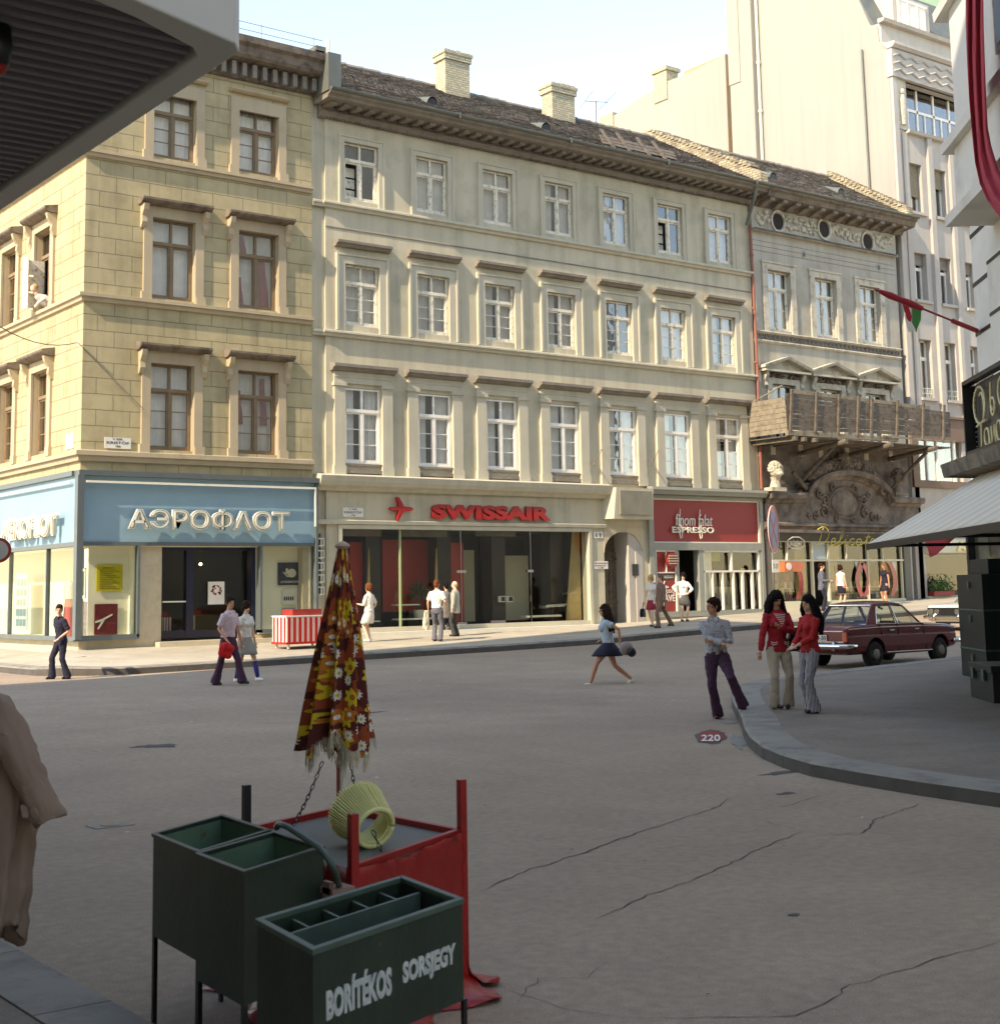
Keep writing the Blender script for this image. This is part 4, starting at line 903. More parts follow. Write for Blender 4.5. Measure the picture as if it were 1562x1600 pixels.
b = MB(); b.box(16.9, 21.6, 41, 41.1, .7, 3.4); b.box(21.55, 21.6, YF+.5, 41, .7, 3.4); b.box(20, 21.6, YF+.5, 41, .66, .7); b.box(20, 21.6, YF+.6, 41, 3.35, 3.4); b.box(16.85, 16.9, YF+.5, 42, .7, 3.4); b.box(16.9, 20, YF+.5, 42, .66, .72); b.box(16.9, 20, YF+.6, 42, 3.35, 3.4); b.build('room_shell', mat('office room', S(96, 84, 66), .8, .1, 1, 0), bs)
b = MB(); b.disc((18.9, 39.8, 2.85), .04, (0,1,0), .03, 10); lm = b.build('ceiling_bulb', mat('bulb', S(255, 220, 160)), bs)
e = lm.data.materials[0].node_tree.nodes['Principled BSDF']; e.inputs['Emission Color'].default_value = (1,.8,.5,1); e.inputs['Emission Strength'].default_value = 6
def poster(px0, py0, px1, py1, Y, mt, nm='poster', extra=None, parent=bs):
    a = atY(px0, py0, Y); c = atY(px1, py1, Y); b = MB(); b.box(a.x, c.x, Y-.03, Y, c.z, a.z); o = b.build(nm, mt, parent); return o, a, c
o, a, c = poster(151, 882, 191, 923, 38.3, M['yellow']); 
b = MB()
for k in range(11): b.box(a.x+.08, c.x-.08-.1*(k % 3), 38.262, 38.268, c.z+.06+k*.05, c.z+.075+k*.05)
b.build('print', mat('poster ink', S(120, 110, 50)), o); textmesh('AEROFLOT', (a.x+.15, 38.27, a.z-.12), (1,0,0), (0,0,1), .35, .05, .002, M['black'], 'print', o)
o, a, c = poster(148, 944, 183, 991, 38.3, mat('maroon poster', S(110, 38, 42), .5, .3, 12, 0)); b = MB(); x0, z0 = a.x, c.z
b.prism([(x0+.02, z0+.32), (x0+.2, z0+.36), (x0+.5, z0+.52), (x0+.5, z0+.56), (x0+.2, z0+.42), (x0+.02, z0+.37)], lambda u, w, a: (u, a, w), 38.26, 38.268); b.prism([(x0+.22, z0+.4), (x0+.08, z0+.16), (x0+.12, z0+.15), (x0+.3, z0+.42)], lambda u, w, a: (u, a, w), 38.26, 38.268); b.build('print', M['paper'], o)
o, a, c = poster(434, 879, 470, 914, 38.33, M['navy']); b = MB(); cx, cz = (a.x+c.x)/2, (a.z+c.z)/2
b.ball((cx+.07, 38.298, cz+.02), (.15, .012, .13)); b.tube([(cx-.22, 38.295, cz+.05), (cx-.08, 38.295, cz-.08), (cx+.1, 38.295, cz-.06)], .02, 6); b.box(cx-.14, cx-.06, 38.285, 38.298, cz, cz+.16); b.build('emblem', M['cream2'], o)
textmesh('АЭРОФЛОТ', (a.x+.08, 38.298, c.z+.06), (1,0,0), (0,0,1), c.x-a.x-.16, .07, .002, M['paper'], 'print', o, offset=.02)
o, a, c = poster(441, 921, 462, 944, 38.33, M['paper'])
b = MB()
for k in range(5): b.ball((a.x+.06+k*.07, 38.297, c.z+.17), (.028, .004, .07), 8, 5)
b.build('print', M['black'], o)
poster(441, 950, 461, 970, 38.33, M['blue']); poster(398, 888, 411, 938, 38.9, M['darkmarble'])
o, a, c = poster(325, 909, 350, 944, 38.4, M['paper'])
b = MB()
rnd = random.Random(2)
for k in range(34):
    t = rnd.uniform(0, 6.28); r = rnd.uniform(.07, .16); b.disc(((a.x+c.x)/2+r*math.cos(t), 38.366, (a.z+c.z)/2+.06+r*math.sin(t)), rnd.uniform(.015, .03), (0,1,0), .006, 8)
b.build('print', M['redpanel'], o)
b = MB(); b.box(17.0, 17.6, 38.9, 39.3, .7, 1.35); b.box(17.1, 17.5, 38.95, 39.2, 1.35, 1.5); o = b.build('striped_box', M['redpanel'], bs)
b = MB()
for k in range(7): b.box(17.02+k*.085, 17.06+k*.085, 38.88, 38.9, .75, 1.33)
b.build('stripes', M['paper'], o)
b = MB()
for k in range(6): b.box(14.75+.0, 14.8, 44.5-k*.0, 44.5, 1, 1)
b = MB(); b.box(15.0, 15.04, 43.4, 44.4, 1.0, 2.7); o = b.build('poster_stand', mat('pale blue card', S(190, 206, 206), .6), bs)
b = MB()
for j in range(5):
    for k in range(3): b.box(14.985, 15.0, 43.5+k*.3, 43.72+k*.3, 1.12+j*.3, 1.32+j*.3)
each(b, 'photo_card', M['blue'], o)
b = MB(); b.box(15.1, 15.14, 39.05, 39.6, 1.9, 2.75); o = b.build('poster', M['paper'], bs); b = MB(); b.box(15.08, 15.1, 39.15, 39.5, 2.0, 2.65); b.build('print', mat('green print', S(90, 110, 60), .6, .4, 9, 0), o)
b = MB(); b.rings([((15.1, 40.25, .86), .2, .26), ((15.1, 40.25, 1.5), .14, .18), ((15.1, 40.25, 1.9), .11, .14)], 14); o = b.build('red_white_display', mat('display red', S(206, 84, 76), .6), bs)
b = MB(); b.rings([((15.1, 40.25, 1.9), .16, .2), ((15.1, 40.25, 2.3), .13, .17), ((15.1, 40.25, 2.42), .07, .07)], 14); b.build('display_top', M['paper'], o)
# big neon letters
sgn = empty('shop_sign', (18.2, YF-.3, 3.7), 'large white channel letters in Cyrillic on the pale blue band facing the road', 'sign')
def neon(body, o, ux, w, h, parent):
    n = Vector(ux).cross(Vector((0,0,1)))
    textmesh(body, Vector(o)+n*.16, ux, (0,0,1), w, h, .09, M['offwhite'], 'letters', parent, offset=.045, spacing=1.02)
    textmesh(body, Vector(o)+n*.251+Vector(ux)*.018+Vector((0,0,.018)), ux, (0,0,1), w-.036, h-.036, .003, mat('letter channel', S(150,156,140), .6, .05), 'letter_channel', parent, offset=.022, spacing=1.02)
    textmesh(body, Vector(o)+n*.256+Vector(ux)*.05+Vector((0,0,.045)), ux, (0,0,1), w-.10, h-.09, .02, M['offwhite'], 'neon_tube', parent, offset=-.018, spacing=1.02)
neon('АЭРОФΛОТ', (15.75, YF-.1, 3.74), (1,0,0), 4.95, .6, sgn)
sg2 = empty('shop_sign', (XS-.3, 42.5, 3.8), 'white Latin channel letters on the sunlit blue band of the side street', 'sign')
neon('AEROFLOT', (14.4, 43.3, 3.62), (0,-1,0), 4.5, .62, sg2)
a_, b_ = atY(163, 683, YF), atY(204, 702, YF)
plate('street_sign', a_.x, b_.x, b_.z, a_.z, YF-.02, [('KRISTÓF', .08, .92, .4, .7), ('V. KER.', .3, .7, .76, .94), ('TÉR', .4, .62, .1, .3)], 'worn white street name plate on the ochre wall above the blue band', 'street sign', group='street name plates')
e = empty('wall_plate', (XS, 38.8, 6.0), 'small blank white plate on the side wall at the corner', 'plaque'); b = MB(); b.box(XS-.03, XS-.001, 38.5, 39.05, 6.0, 6.42); b.build('plate', M['paper'], e)
# vertical neon at the party line
vs = empty('vertical_sign', (21.85, YF-.1, 1.6), 'narrow vertical neon lettering on the pier between the two airlines', 'sign')
b = MB()
for k in range(5):
    z = 3.55-k*.36; b.tube([(21.78, YF-.12, z), (21.98, YF-.12, z), (21.98, YF-.12, z-.2), (21.8, YF-.12, z-.22)], .022, 5); b.tube([(21.88, YF-.12, z), (21.88, YF-.12, z-.26)], .02, 5)
b.build('lettering', M['offwhite'], vs); b = MB(); b.box(21.86, 21.9, YF-.09, YF, 1.9, 3.7); b.build('rail', M['zinc'], vs)
# overhead wires from the corner hook
w = empty('overhead_wire', atY(122, 535, 38), 'thin wires meeting at a hook on the corner of the ochre building', 'wire')
b = MB(); h0 = atY(122, 535, 37.95); b.tube([h0, h0+Vector((-.05, -.15, 0))], .04, 6); b.build('hook', M['offwhite'], w)
b = MB(); q = atY(-30, 490, 30); b.tube([h0.lerp(q, t/8)+Vector((0,0,-.3*(1-(2*t/8-1)**2))) for t in range(9)], .012, 5); q = atY(225, 640, 37.85); b.tube([h0, q], .01, 5); b.build('wires', M['darktrim'], w)
# ================================================================ delicatessen house
dl = empty('narrow_house', (45.6, 39, 1.0), 'narrow grey weathered house with carved arch, frieze and three pedimented windows', 'building')
dc = [42.62, 45.38, 48.15]
H = [(c-.66, c+.66, 11.83, 14.21) for c in dc]+[(c-.66, c+.66, 6.9, 9.68) for c in dc]+[(41.35, 49.7, .6, 3.62)]
b = MB(); wall(b, fY, 41.1, 50.05, .5, 17.2, H, .3); b.build('wall', M['grey'], dl)
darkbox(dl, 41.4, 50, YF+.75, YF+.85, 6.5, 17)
for c in dc:
    b = MB()
    for x0, x1, z0, z1 in ((c-.95, c-.66, 11.7, 14.5), (c+.66, c+.95, 11.7, 14.5), (c-.66, c+.66, 14.21, 14.5)): b.box(x0, x1, YF-.06, YF+.012, z0, z1)
    b.box(c-1.0, c+1.0, YF-.1, YF+.008, 14.46, 14.54)
    b.build('window_surround', M['greytrim'], dl)
    b = MB()
    for x0, x1, z0, z1 in ((c-.92, c-.66, 6.9, 9.9), (c+.66, c+.92, 6.9, 9.9), (c-.66, c+.66, 9.68, 9.9)): b.box(x0, x1, YF-.07, YF+.012, z0, z1)
    b.build('window_surround', M['greytrim'], dl)
    b = MB(); b.prism([(c-1.32, 10.3), (c-1.32, 10.22), (c-.95, 10.12), (c+.95, 10.12), (c+1.32, 10.22), (c+1.32, 10.3), (c, 10.68)], lambda u, w, a: (u, a, w), YF-.1, YF+.005)
    b.hexa([(c-1.36, YF-.36, 10.24), (c, YF-.36, 10.64), (c, YF, 10.64), (c-1.36, YF, 10.24), (c-1.36, YF-.4, 10.34), (c, YF-.4, 10.75), (c, YF, 10.75), (c-1.36, YF, 10.34)])
    b.hexa([(c, YF-.36, 10.64), (c+1.36, YF-.36, 10.24), (c+1.36, YF, 10.24), (c, YF, 10.64), (c, YF-.4, 10.75), (c+1.36, YF-.4, 10.34), (c+1.36, YF, 10.34), (c, YF, 10.75)])
    b.box(c-1.3, c+1.3, YF-.34, YF+.003, 10.12, 10.2); b.build('pediment', M['greytrim'], dl)
    b = MB(); rnd = random.Random(int(c*10))
    for k in range(40): b.ball((c+rnd.uniform(-.85, .85), YF-.05, 9.98+rnd.uniform(-.05, .1)), (rnd.uniform(.04, .09), .06, rnd.uniform(.03, .06)), 6, 4)
    b.build('garland', M['brownstone'], dl)
    for s in (-1, 1):
        b = MB(); x = c+s*1.05; b.prism([(0, 10.12), (-.24, 10.12), (-.2, 9.95), (-.08, 9.75), (-.12, 9.6), (0, 9.5)], lambda u, w, a: (a, YF+u, w), x-.08, x+.08); b.build('bracket', M['greytrim'], dl)
window(dl, dc[0], 11.84, 14.2, 1.3, 2, M['palefr'], M['curtain']); window(dl, dc[1], 11.84, 14.2, 1.3, 2, M['palefr'], M['curtain']); window(dl, dc[2], 11.84, 14.2, 1.3, 3, M['palefr'], M['curtain'])
window(dl, dc[0], 6.9, 9.67, 1.3, 1, M['palefr'], None, openleaf=True); window(dl, dc[1], 6.9, 9.67, 1.3, 2, M['palefr'], M['curtainw']); window(dl, dc[2], 6.9, 9.67, 1.3, 1, M['palefr'], None)
course(dl, 41.1, 50.0, 11.72, .1, .12, M['greytrim'], name='string_course'); course(dl, 41.1, 50.0, 11.36, .1, .1, M['greytrim'], name='string_course')
b = MB(); x = 41.2
while x < 49.8:
    for (a0, a1, z0, z1) in ((0, .2, 11.56, 11.6), (0, .03, 11.4, 11.56), (.17, .2, 11.46, 11.56), (.07, .2, 11.42, 11.46)): b.box(x+a0, x+a1, YF-.05, YF-.001, z0, z1)
    x += .25
b.build('key_frieze', M['hood'], dl)
# carved frieze with round openings, cornice and brackets
b = MB(); b.box(41.12, 49.95, YF-.1, YF+.004, 15.76, 16.72); b.box(41.12, 49.95, YF-.2, YF+.002, 15.66, 15.76); b.build('frieze', M['grey'], dl)
for px, py in ((1211, 347), (1283, 359), (1351, 379)):
    p = atY(px, py, YF); b = MB(); seg = 24
    R = [[(p.x+r*math.cos(t), y, p.z+r*1.1*math.sin(t)) for t in [2*math.pi*k/seg for k in range(seg)]] for r, y in ((.42, YF-.1), (.42, YF-.17), (.34, YF-.17), (.32, YF-.104))]
    b.loft(R, False); o = b.build('round_opening', M['greytrim'], dl); b = MB(); b.disc((p.x, YF-.108, p.z), .33, (0,1,0), .008, 24); b.build('shade', M['darkroom'], o)
b = MB(); rnd = random.Random(11); x = 41.4
while x < 49.7:
    if all(abs(x-q) > .5 for q in (42.6, 45.35, 48.1)):
        b.ball((x, YF-.12, 16.22+rnd.uniform(-.26, .26)), (rnd.uniform(.05, .13), .07, rnd.uniform(.04, .12)), 7, 5)
    x += .045
b.build('frieze_carving', M['greytrim'], dl)
b = MB(); x = 41.15
while x < 49.9: b.box(x, x+.06, YF-.24, YF-.15, 15.68, 15.75); x += .12
b.build('dentil_moulding', M['brownstone'], dl)
b = MB(); b.profx([(YF+.1, 16.62), (YF-.1, 16.64), (YF-.2, 16.68), (YF-.24, 16.76), (YF-.3, 16.8), (YF-.85, 16.88), (YF-.9, 17.06), (YF-1.0, 17.12), (YF-1.02, 17.2), (YF+.1, 17.24)], 41.3, 50.35)
b.build('cornice', M['darktrim'], dl)
b = MB(); x = 41.5
while x < 49.9:
    b.prism([(0, 16.9), (-.8, 16.92), (-.78, 16.76), (-.5, 16.74), (-.3, 16.64), (0, 16.6)], lambda u, w, a: (a, YF+u, w), x, x+.26); x += .74
each(b, 'cornice_bracket', M['hood'], dl)
b = MB(); b.profx([(YF-1.03-.08*math.cos(math.pi*k/8), 17.28-.08*math.sin(math.pi*k/8)) for k in range(9)]+[(YF-.96, 17.29), (YF-1.1, 17.29)], 41.35, 50.4); b.build('gutter', M['zinc'], dl)
RYd, RZd = 41.3, 19.95
tileroof('roof', dl, 41.3, 50.2, YF-.98, 17.24, RYd, RZd, M['tile'], 26, 5)
_r = (RZ1, RY1); RZ1, RY1 = RZd, RYd
dormer(dl, 1202, 273); dormer(dl, 1308, 297); RZ1, RY1 = _r
ftp = [(37.1, 17.3), (37.2, 17.75), (38.6, 18.6), (41.3, 20.3), (41.3, 17.4), (37.3, 17.4)]
b = MB(); b.prism(ftp, lambda u, w, a: (a, u, w), 49.85, 50.28)
for k in range(18): y = 37.4+k*.21; b.box(49.8, 50.3, y, y+.19, 17.72+(y-37.3)*.62, 17.84+(y-37.3)*.62)
b.build('fire_wall', M['brick2'], dl)
# shell holes in the render
for px, py in ((1255, 398), (1372, 418)):
    p = atY(px, py, YF); b = MB(); blobpts = []
    rnd = random.Random(px)
    for k in range(16):
        t = 2*math.pi*k/16; r = .19*rnd.uniform(.6, 1.2); blobpts.append((p.x+r*math.cos(t), p.z+r*math.sin(t)))
    b.face([(u, YF-.006, w) for u, w in blobpts]); o = b.build('plaster_scar', M['cream'], dl)
    b = MB(); b.face([(p.x+(u-p.x)*.45, YF-.01, p.z+(w-p.z)*.5) for u, w in blobpts]); b.build('hole', M['black'], o)
b = MB(); z = 15.3
for k in range(3): b.box(41.15, 49.9, YF-.012, YF-.006, z-k*.2, z-k*.2+.015)
b.build('wall_cable', M['hood'], dl)
# arch, tympanum and carved cartouche
def arcz(x):
    if x < 43.3 or x > 48.55: return 5.3
    t = (x-45.92)/2.63; return 5.3+1.02*(1-t*t)**.62 if abs(t) < 1 else 5.3
xs4 = [41.2, 42.6, 43.3]+[45.92-2.63*math.cos(math.pi*k/18) for k in range(1, 18)]+[48.55, 49.2, 50.5]
prof = [(-.05, -.3), (-.2, -.26), (-.28, -.14), (-.46, -.1), (-.5, .03), (-.48, .12), (0, .16)]
b = MB(); b.loft([[(x, YF+d, arcz(x)+w) for d, w in prof] for x in xs4], True); b.build('arch_cornice', M['brownstone'], dl)
b = MB()
for x0, x1 in zip(xs4[:-1], xs4[1:]): b.hexa([(x0, YF-.12, 4.3), (x1, YF-.12, 4.3), (x1, YF, 4.3), (x0, YF, 4.3), (x0, YF-.12, arcz(x0)-.2), (x1, YF-.12, arcz(x1)-.2), (x1, YF, arcz(x1)-.2), (x0, YF, arcz(x0)-.2)])
b.box(41.15, 50.0, YF-.06, YF+.001, 5.6, 7.55)
b.build('arch_panel', M['brownstone'], dl)
b = MB(); b.profx([(YF, 4.0), (YF-.14, 4.02), (YF-.2, 4.12), (YF-.3, 4.18), (YF-.3, 4.26), (YF-.16, 4.32), (YF, 4.34)], 41.1, 49.9); b.box(41.1, 49.8, YF-.55, YF-.3, 3.9, 3.97); b.box(41.1, 44.2, YF-.5, YF-.3, 3.97, 4.02); b.build('entablature', M['brownstone'], dl)
b = MB(); b.box(41.12, 49.7, YF-.1, YF+.1, 3.6, 3.98); b.build('fascia', mat('speckled dark fascia', S(84, 80, 70), .7, .3, 30, .2, 40), dl)
b = MB(); cx, cz = 45.75, 5.12
b.ball((cx, YF-.13, cz), (.78, .09, .5), 28, 12)
seg = 36; R = []
for r_, y_ in ((1.0, -.12), (1.12, -.24), (1.26, -.12)): R.append([(cx+.86*r_*math.cos(t), YF+y_, cz+.56*r_*math.sin(t)) for t in [2*math.pi*k/seg for k in range(seg)]])
b.loft(R, False)
def scroll(b, c, r, turns=1.3, d=1, th=.05, y=-.18, n=26, a0=0):
    P = []; 
    for k in range(n):
        t = k/(n-1); a = a0+d*turns*2*math.pi*t; rr = r*(1-.82*t); P.append((c[0]+rr*math.cos(a), YF+y, c[1]+rr*math.sin(a)))
    b.tube(P, [th*(1-.4*k/(n-1)) for k in range(n)], 6)
for s in (-1, 1):
    for (dx, dz, r, a0) in ((1.15, .1, .22, 0), (1.25, -.35, .26, 1), (1.75, -.52, .18, 2), (.65, .62, .2, 3), (1.5, .35, .16, 4), (.5, -.62, .16, 1), (2.1, -.56, .12, 0)):
        scroll(b, (cx+s*dx, cz+dz), r, 1.4, s, .05, -.17, a0=a0 if s > 0 else math.pi-a0)
b.build('cartouche', M['brownstone'], dl)
b = MB(); rnd = random.Random(21)
for k in range(260):                                    # sculpted figures and foliage above the arch
    x = cx+rnd.uniform(-2.1, 2.1); z0 = arcz(x)+.15; top = 7.1-.42*abs(x-cx); 
    if z0 > top: continue
    b.ball((x, YF-.16-rnd.uniform(0, .12), rnd.uniform(z0, top)), (rnd.uniform(.06, .2), .14, rnd.uniform(.06, .16)), 7, 5)
for s in (-1, 1):
    for (dx, dz, r) in ((.5, 1.35, .3), (1.2, 1.2, .34), (1.7, .9, .24), (2.3, .55, .22), (2.7, .3, .16), (.0, 1.75, .26)): scroll(b, (cx+s*dx, cz+dz), r, 1.5, s, .07, -.3)
b.build('carved_figures', M['brownstone'], dl)
for px, s, mt in ((1212, 1, 'cream'), (1403, -1, 'brownstone')):                         # lion busts on pedestals
    p = atY(px, 750, YF-.45); b = MB(); z0 = 5.46
    b.box(p.x-.42, p.x+.38, YF-.62, YF-.2, z0, z0+.14); b.rings([((p.x, YF-.4, z0+.14), .26, .2), ((p.x, YF-.4, z0+.4), .17, .14), ((p.x, YF-.42, z0+.55), .22, .18)], 12)
    b.ball((p.x-.02, YF-.5, z0+.72), (.27, .24, .22)); b.ball((p.x-.05, YF-.7, z0+.66), (.14, .14, .1)); rnd = random.Random(px)
    for k in range(150):
        a = rnd.uniform(0, 6.28); e_ = rnd.uniform(-.2, 1.5); r = .3; b.ball((p.x-.02+r*math.cos(a)*math.cos(e_), YF-.45+r*.7*math.sin(a)*math.cos(e_), z0+.82+r*math.sin(e_)), rnd.uniform(.035, .065), 6, 4)
    b.build('lion_bust', M['greytrim'] if s > 0 else M['brownstone'], dl)
# delicatessen shop front
ds = dl
b = MB(); zb = .95
b.box(41.2, 41.6, YF-.08, YF+.2, .8, 3.6); b.box(49.45, 49.85, YF-.08, YF+.2, .9, 3.6)
b.build('pier', mat('mosaic pier', S(112, 108, 96), .8, .4, 40, .3, 60), ds)
b = MB()
for x in (43.78, 44.72): b.box(x, x+.09, YF-.06, YF+.06, .8, 3.6)
for x in (42.4, 45.85, 47.15, 48.1, 49.3): b.box(x, x+.05, YF-.04, YF+.06, 1.3 if x > 46 else 2.86, 3.6)
b.box(41.6, 49.45, YF-.05, YF+.06, 2.82, 2.89); b.box(41.6, 43.8, YF-.06, YF+.2, .8, 1.3); b.box(44.8, 49.45, YF-.06, YF+.2, .9, 1.3); b.box(41.6, 49.45, YF-.03, YF+.06, 3.56, 3.62)
b.build('frame', M['cream2'], ds)
b = MB(); b.box(41.6, 43.78, YF+.08, YF+.085, 1.3, 3.58); b.box(44.8, 49.45, YF+.08, YF+.085, 1.3, 3.58); b.build('pane', M['shop'], ds)
b = MB(); b.box(41.5, 49.5, 40.2, 40.3, .9, 3.7); b.box(41.45, 41.5, 38.3, 40.2, .9, 3.7); b.box(49.5, 49.55, 38.3, 40.2, .9, 3.7); b.box(41.5, 49.5, 38.2, 40.2, .85, .95); b.box(41.5, 49.5, 38.3, 40.2, 3.65, 3.7); b.build('room_shell', mat('deli room', S(78, 66, 50), .9, .15, 1, 0), ds)
b = MB(); b.box(43.2, 43.78, YF+.3, YF+.33, 1.3, 3.6); b.box(45.0, 45.7, YF+.2, YF+.22, 2.9, 3.56); b.box(41.7, 42.1, YF+.2, YF+.23, 1.3, 2.8); b.box(44.85, 45.55, YF+.2, YF+.23, 1.3, 2.8); b.box(48.2, 49.3, YF+.2, YF+.23, 1.3, 2.85); b.build('display_back', mat('ochre board', S(176, 150, 96), .8, .1), ds)
b = MB(); b.box(43.9, 44.65, YF+.0, YF+.03, 2.9, 3.6); b.build('notice_card', mat('pale blue sheet', S(176, 190, 190), .7, .05), ds)
b = MB(); 
for (cx_, r0, r1, a0, a1) in ((41.3, 1.75, 1.98, -.62, .62), (45.45+2.9, 1.75, 1.98, math.pi-.62, math.pi+.62), (45.3, 1.75, 1.98, -.62, .62), (47.0, 1.75, 1.98, -.62, .62)):
    n = 16
    for k in range(n):
        t0, t1 = a0+(a1-a0)*k/n, a0+(a1-a0)*(k+1)/n
        P = [(cx_+r*math.cos(t), 2.05+r*math.sin(t)*.66) for r, t in ((r0, t0), (r1, t0), (r1, t1), (r0, t1))]
        if all(1.3 < w < 2.83 for u, w in P): b.face([(u, YF+.07, w) for u, w in P])
b.xf(lambda p: p+Vector((0, -.09, 0))); b.build('red_arcs', M['red'], ds)
b = MB()
for x, s in ((43.4, -1), (46.75, 1), (46.75, -1), (49.1, -1)): b.prism([(x, 2.8), (x+s*.3, 2.8), (x+s*.12, 2.3)], lambda u, w, a: (u, a, w), YF+.062, YF+.066)
b.build('white_wedges', M['paper'], ds)
for x in (41.9, 45.2, 48.75):
    b = MB()
    for s in (-1, 1):
        for o_ in (0, .1): b.tube([(x+s*(.14+o_), YF+.17, 1.45), (x+s*(.22+o_), YF+.17, 2.05), (x+s*(.14+o_), YF+.17, 2.65)], .02, 5)
    b.disc((x, YF+.17, 2.05), .08, (0,1,0), .02, 12); b.build('blue_ornament', mat('blue ornament', S(50, 64, 96), .5), ds)
b = MB(); rnd = random.Random(8); R_ = []
for k in range(70):
    x = rnd.choice([rnd.uniform(42.3, 43.2), rnd.uniform(45.9, 48.2), rnd.uniform(45.9, 48.2)]); z = rnd.choice([1.34, 1.55, 1.8]); r = rnd.uniform(.035, .07)
    b.lathe([(r, z), (r, z+rnd.uniform(.1, .2)), (r*.4, z+.24)], (x, YF+rnd.uniform(.3, .6), 0), 8, rnd.choice([0, 0, 0, 1, 2]))
b.box(42.2, 43.2, YF+.25, YF+.65, 1.78, 1.8); b.box(45.9, 48.2, YF+.25, YF+.65, 1.53, 1.55); b.box(45.9, 48.2, YF+.25, YF+.65, 1.78, 1.8)
o = b.build('goods_on_shelves', [M['cream2'], M['redpanel'], M['yellow']], ds)
b = MB(); b.rings([((42.75, YF+.35, 1.9), .06, .05), ((42.7, YF+.35, 2.2), .16, .06), ((42.72, YF+.35, 2.5), .04, .04)], 12); b.box(41.95, 42.6, YF-.4, YF-.2, 2.5, 2.8) if False else None; b.build('red_display', M['redpanel'], ds)
lb = empty('projecting_sign', (42.2, YF-.3, 2.4), 'small orange and white light box sign behind the no-parking pole', 'sign'); b = MB(); b.box(41.7, 42.75, YF-.5, YF-.2, 2.42, 2.8); b.build('box', mat('orange box', S(206, 110, 66), .5), lb); b = MB(); b.disc((41.95, YF-.51, 2.62), .14, (0,1,0), .02, 18); b.build('roundel', M['paper'], lb)
# neon script and small oval sign
ns = empty('neon_sign', (46, YF-.2, 3.4), 'yellow neon script over the delicatessen windows', 'sign')
def strokes(b, S_, o, sx, sz, y, r, sh=.25):
    for st in S_: b.tube([(o[0]+(u+w*sh)*sx, y, o[1]+w*sz) for u, w in st], r, 6)
def arcp(cx, cz, rx, rz, a0, a1, n=10): return [(cx+rx*math.cos(math.radians(a0+(a1-a0)*k/n)), cz+rz*math.sin(math.radians(a0+(a1-a0)*k/n))) for k in range(n+1)]
GL = {'D': ([[(.25, 1.0), (.2, .5), (.12, .05)], [(-.12, .0), (.1, .06)]+arcp(.2, .55, .5, .5, -75, 90, 12)+[(-.05, .92), (-.1, .8)]], .8),
 'e': ([[(0, .2), (.25, .28)]+arcp(.17, .33, .12, .16, 0, 180, 6)+arcp(.19, .22, .16, .2, 180, 320, 6)+[(.42, .15)]], .42),
 'l': ([[(0, .1), (.2, .55), (.28, .95), (.18, 1.0), (.1, .7), (.1, .15), (.18, .02), (.34, .15)]], .32),
 'i': ([[(0, .15), (.12, .45), (.1, .12), (.16, .02), (.32, .15)], [(.17, .66), (.19, .7)]], .3),
 'c': ([arcp(.2, .25, .17, .22, 50, 310, 10)+[(.42, .15)]], .4),
 'a': ([arcp(.2, .24, .18, .22, 50, 400, 12)+[(.34, .1), (.4, .02), (.52, .15)]], .5),
 't': ([[(0, .12), (.16, .5), (.2, .85), (.14, .3), (.16, .04), (.24, .02), (.34, .15)], [(.02, .58), (.34, .6)]], .32),
 's': ([[(0, .1), (.18, .48), (.24, .28), (.2, .06), (.06, .04)], [(.2, .05), (.36, .15)]], .34),
 'f': ([[(0,.1),(.2,.6),(.26,.95),(.17,1.0),(.13,.6),(.08,-.3),(.14,-.36),(.2,-.1),(.14,.1),(.34,.15)]], .32)}
b = MB(); x = 43.75
for ch in 'Delicatess':
    st, w_ = GL[ch]; strokes(b, st, (x, 3.44), .88, .56 if ch != 'D' else .68, YF-.34, .02); x += w_*.93+.045
b.build('script', mat('yellow neon', S(214, 196, 90), .4), ns); b = MB(); b.box(44.2, 48.5, YF-.3, YF-.27, 3.5, 3.53); b.build('rail', M['darktrim'], ns)
ov = empty('oval_sign', (42.7, YF-.2, 3.3), 'small eight-sided outline sign at the left of the neon script', 'sign')
b = MB(); P = [(.5*math.cos(t), .24*math.sin(t)) for t in [math.pi/8+math.pi/4*k for k in range(9)]]; b.tube([(42.75+u, YF-.2, 3.52+w) for u, w in P], .022, 6); b.build('outline', M['paper'], ov); textmesh('KÖZÉRT', (42.42, YF-.2, 3.4), (1,0,0), (0,0,1), .66, .24, .02, M['paper'], 'lettering', ov)
# ---------------------------------------------------------------- timber scaffold balcony
sf = empty('timber_scaffold', (45, 36.8, 7.4), 'plank-sided timber protective scaffold hung across the front of the narrow grey house', 'scaffold')
y0, y1 = 36.0, 38.0; xa, xb = 40.55, 50.4
zt = lambda x: 8.98-.012*(x-40.5); zbm = lambda x: 7.62+.02*(x-40.5)
b = MB(); rnd = random.Random(4)
for k in range(9):
    f0, f1 = k/9+.001, (k+1)/9-.002-rnd.uniform(0, .008)
    segs = [xa, 43.6, 46.9, xb]
    for s0, s1 in zip(segs[:-1], segs[1:]):
        j = rnd.uniform(-.01, .01)
        P = []
        for x, ff in ((s0, f0), (s1, f0), (s1, f1), (s0, f1)): P.append((x, zbm(x)+(zt(x)-zbm(x))*ff+j))
        b.hexa([(P[0][0], y0, P[0][1]), (P[1][0], y0, P[1][1]), (P[1][0], y0+.03, P[1][1]), (P[0][0], y0+.03, P[0][1]), (P[3][0], y0, P[3][1]), (P[2][0], y0, P[2][1]), (P[2][0], y0+.03, P[2][1]), (P[3][0], y0+.03, P[3][1])])
b.build('front_planks', M['woodd'], sf)
b = MB()
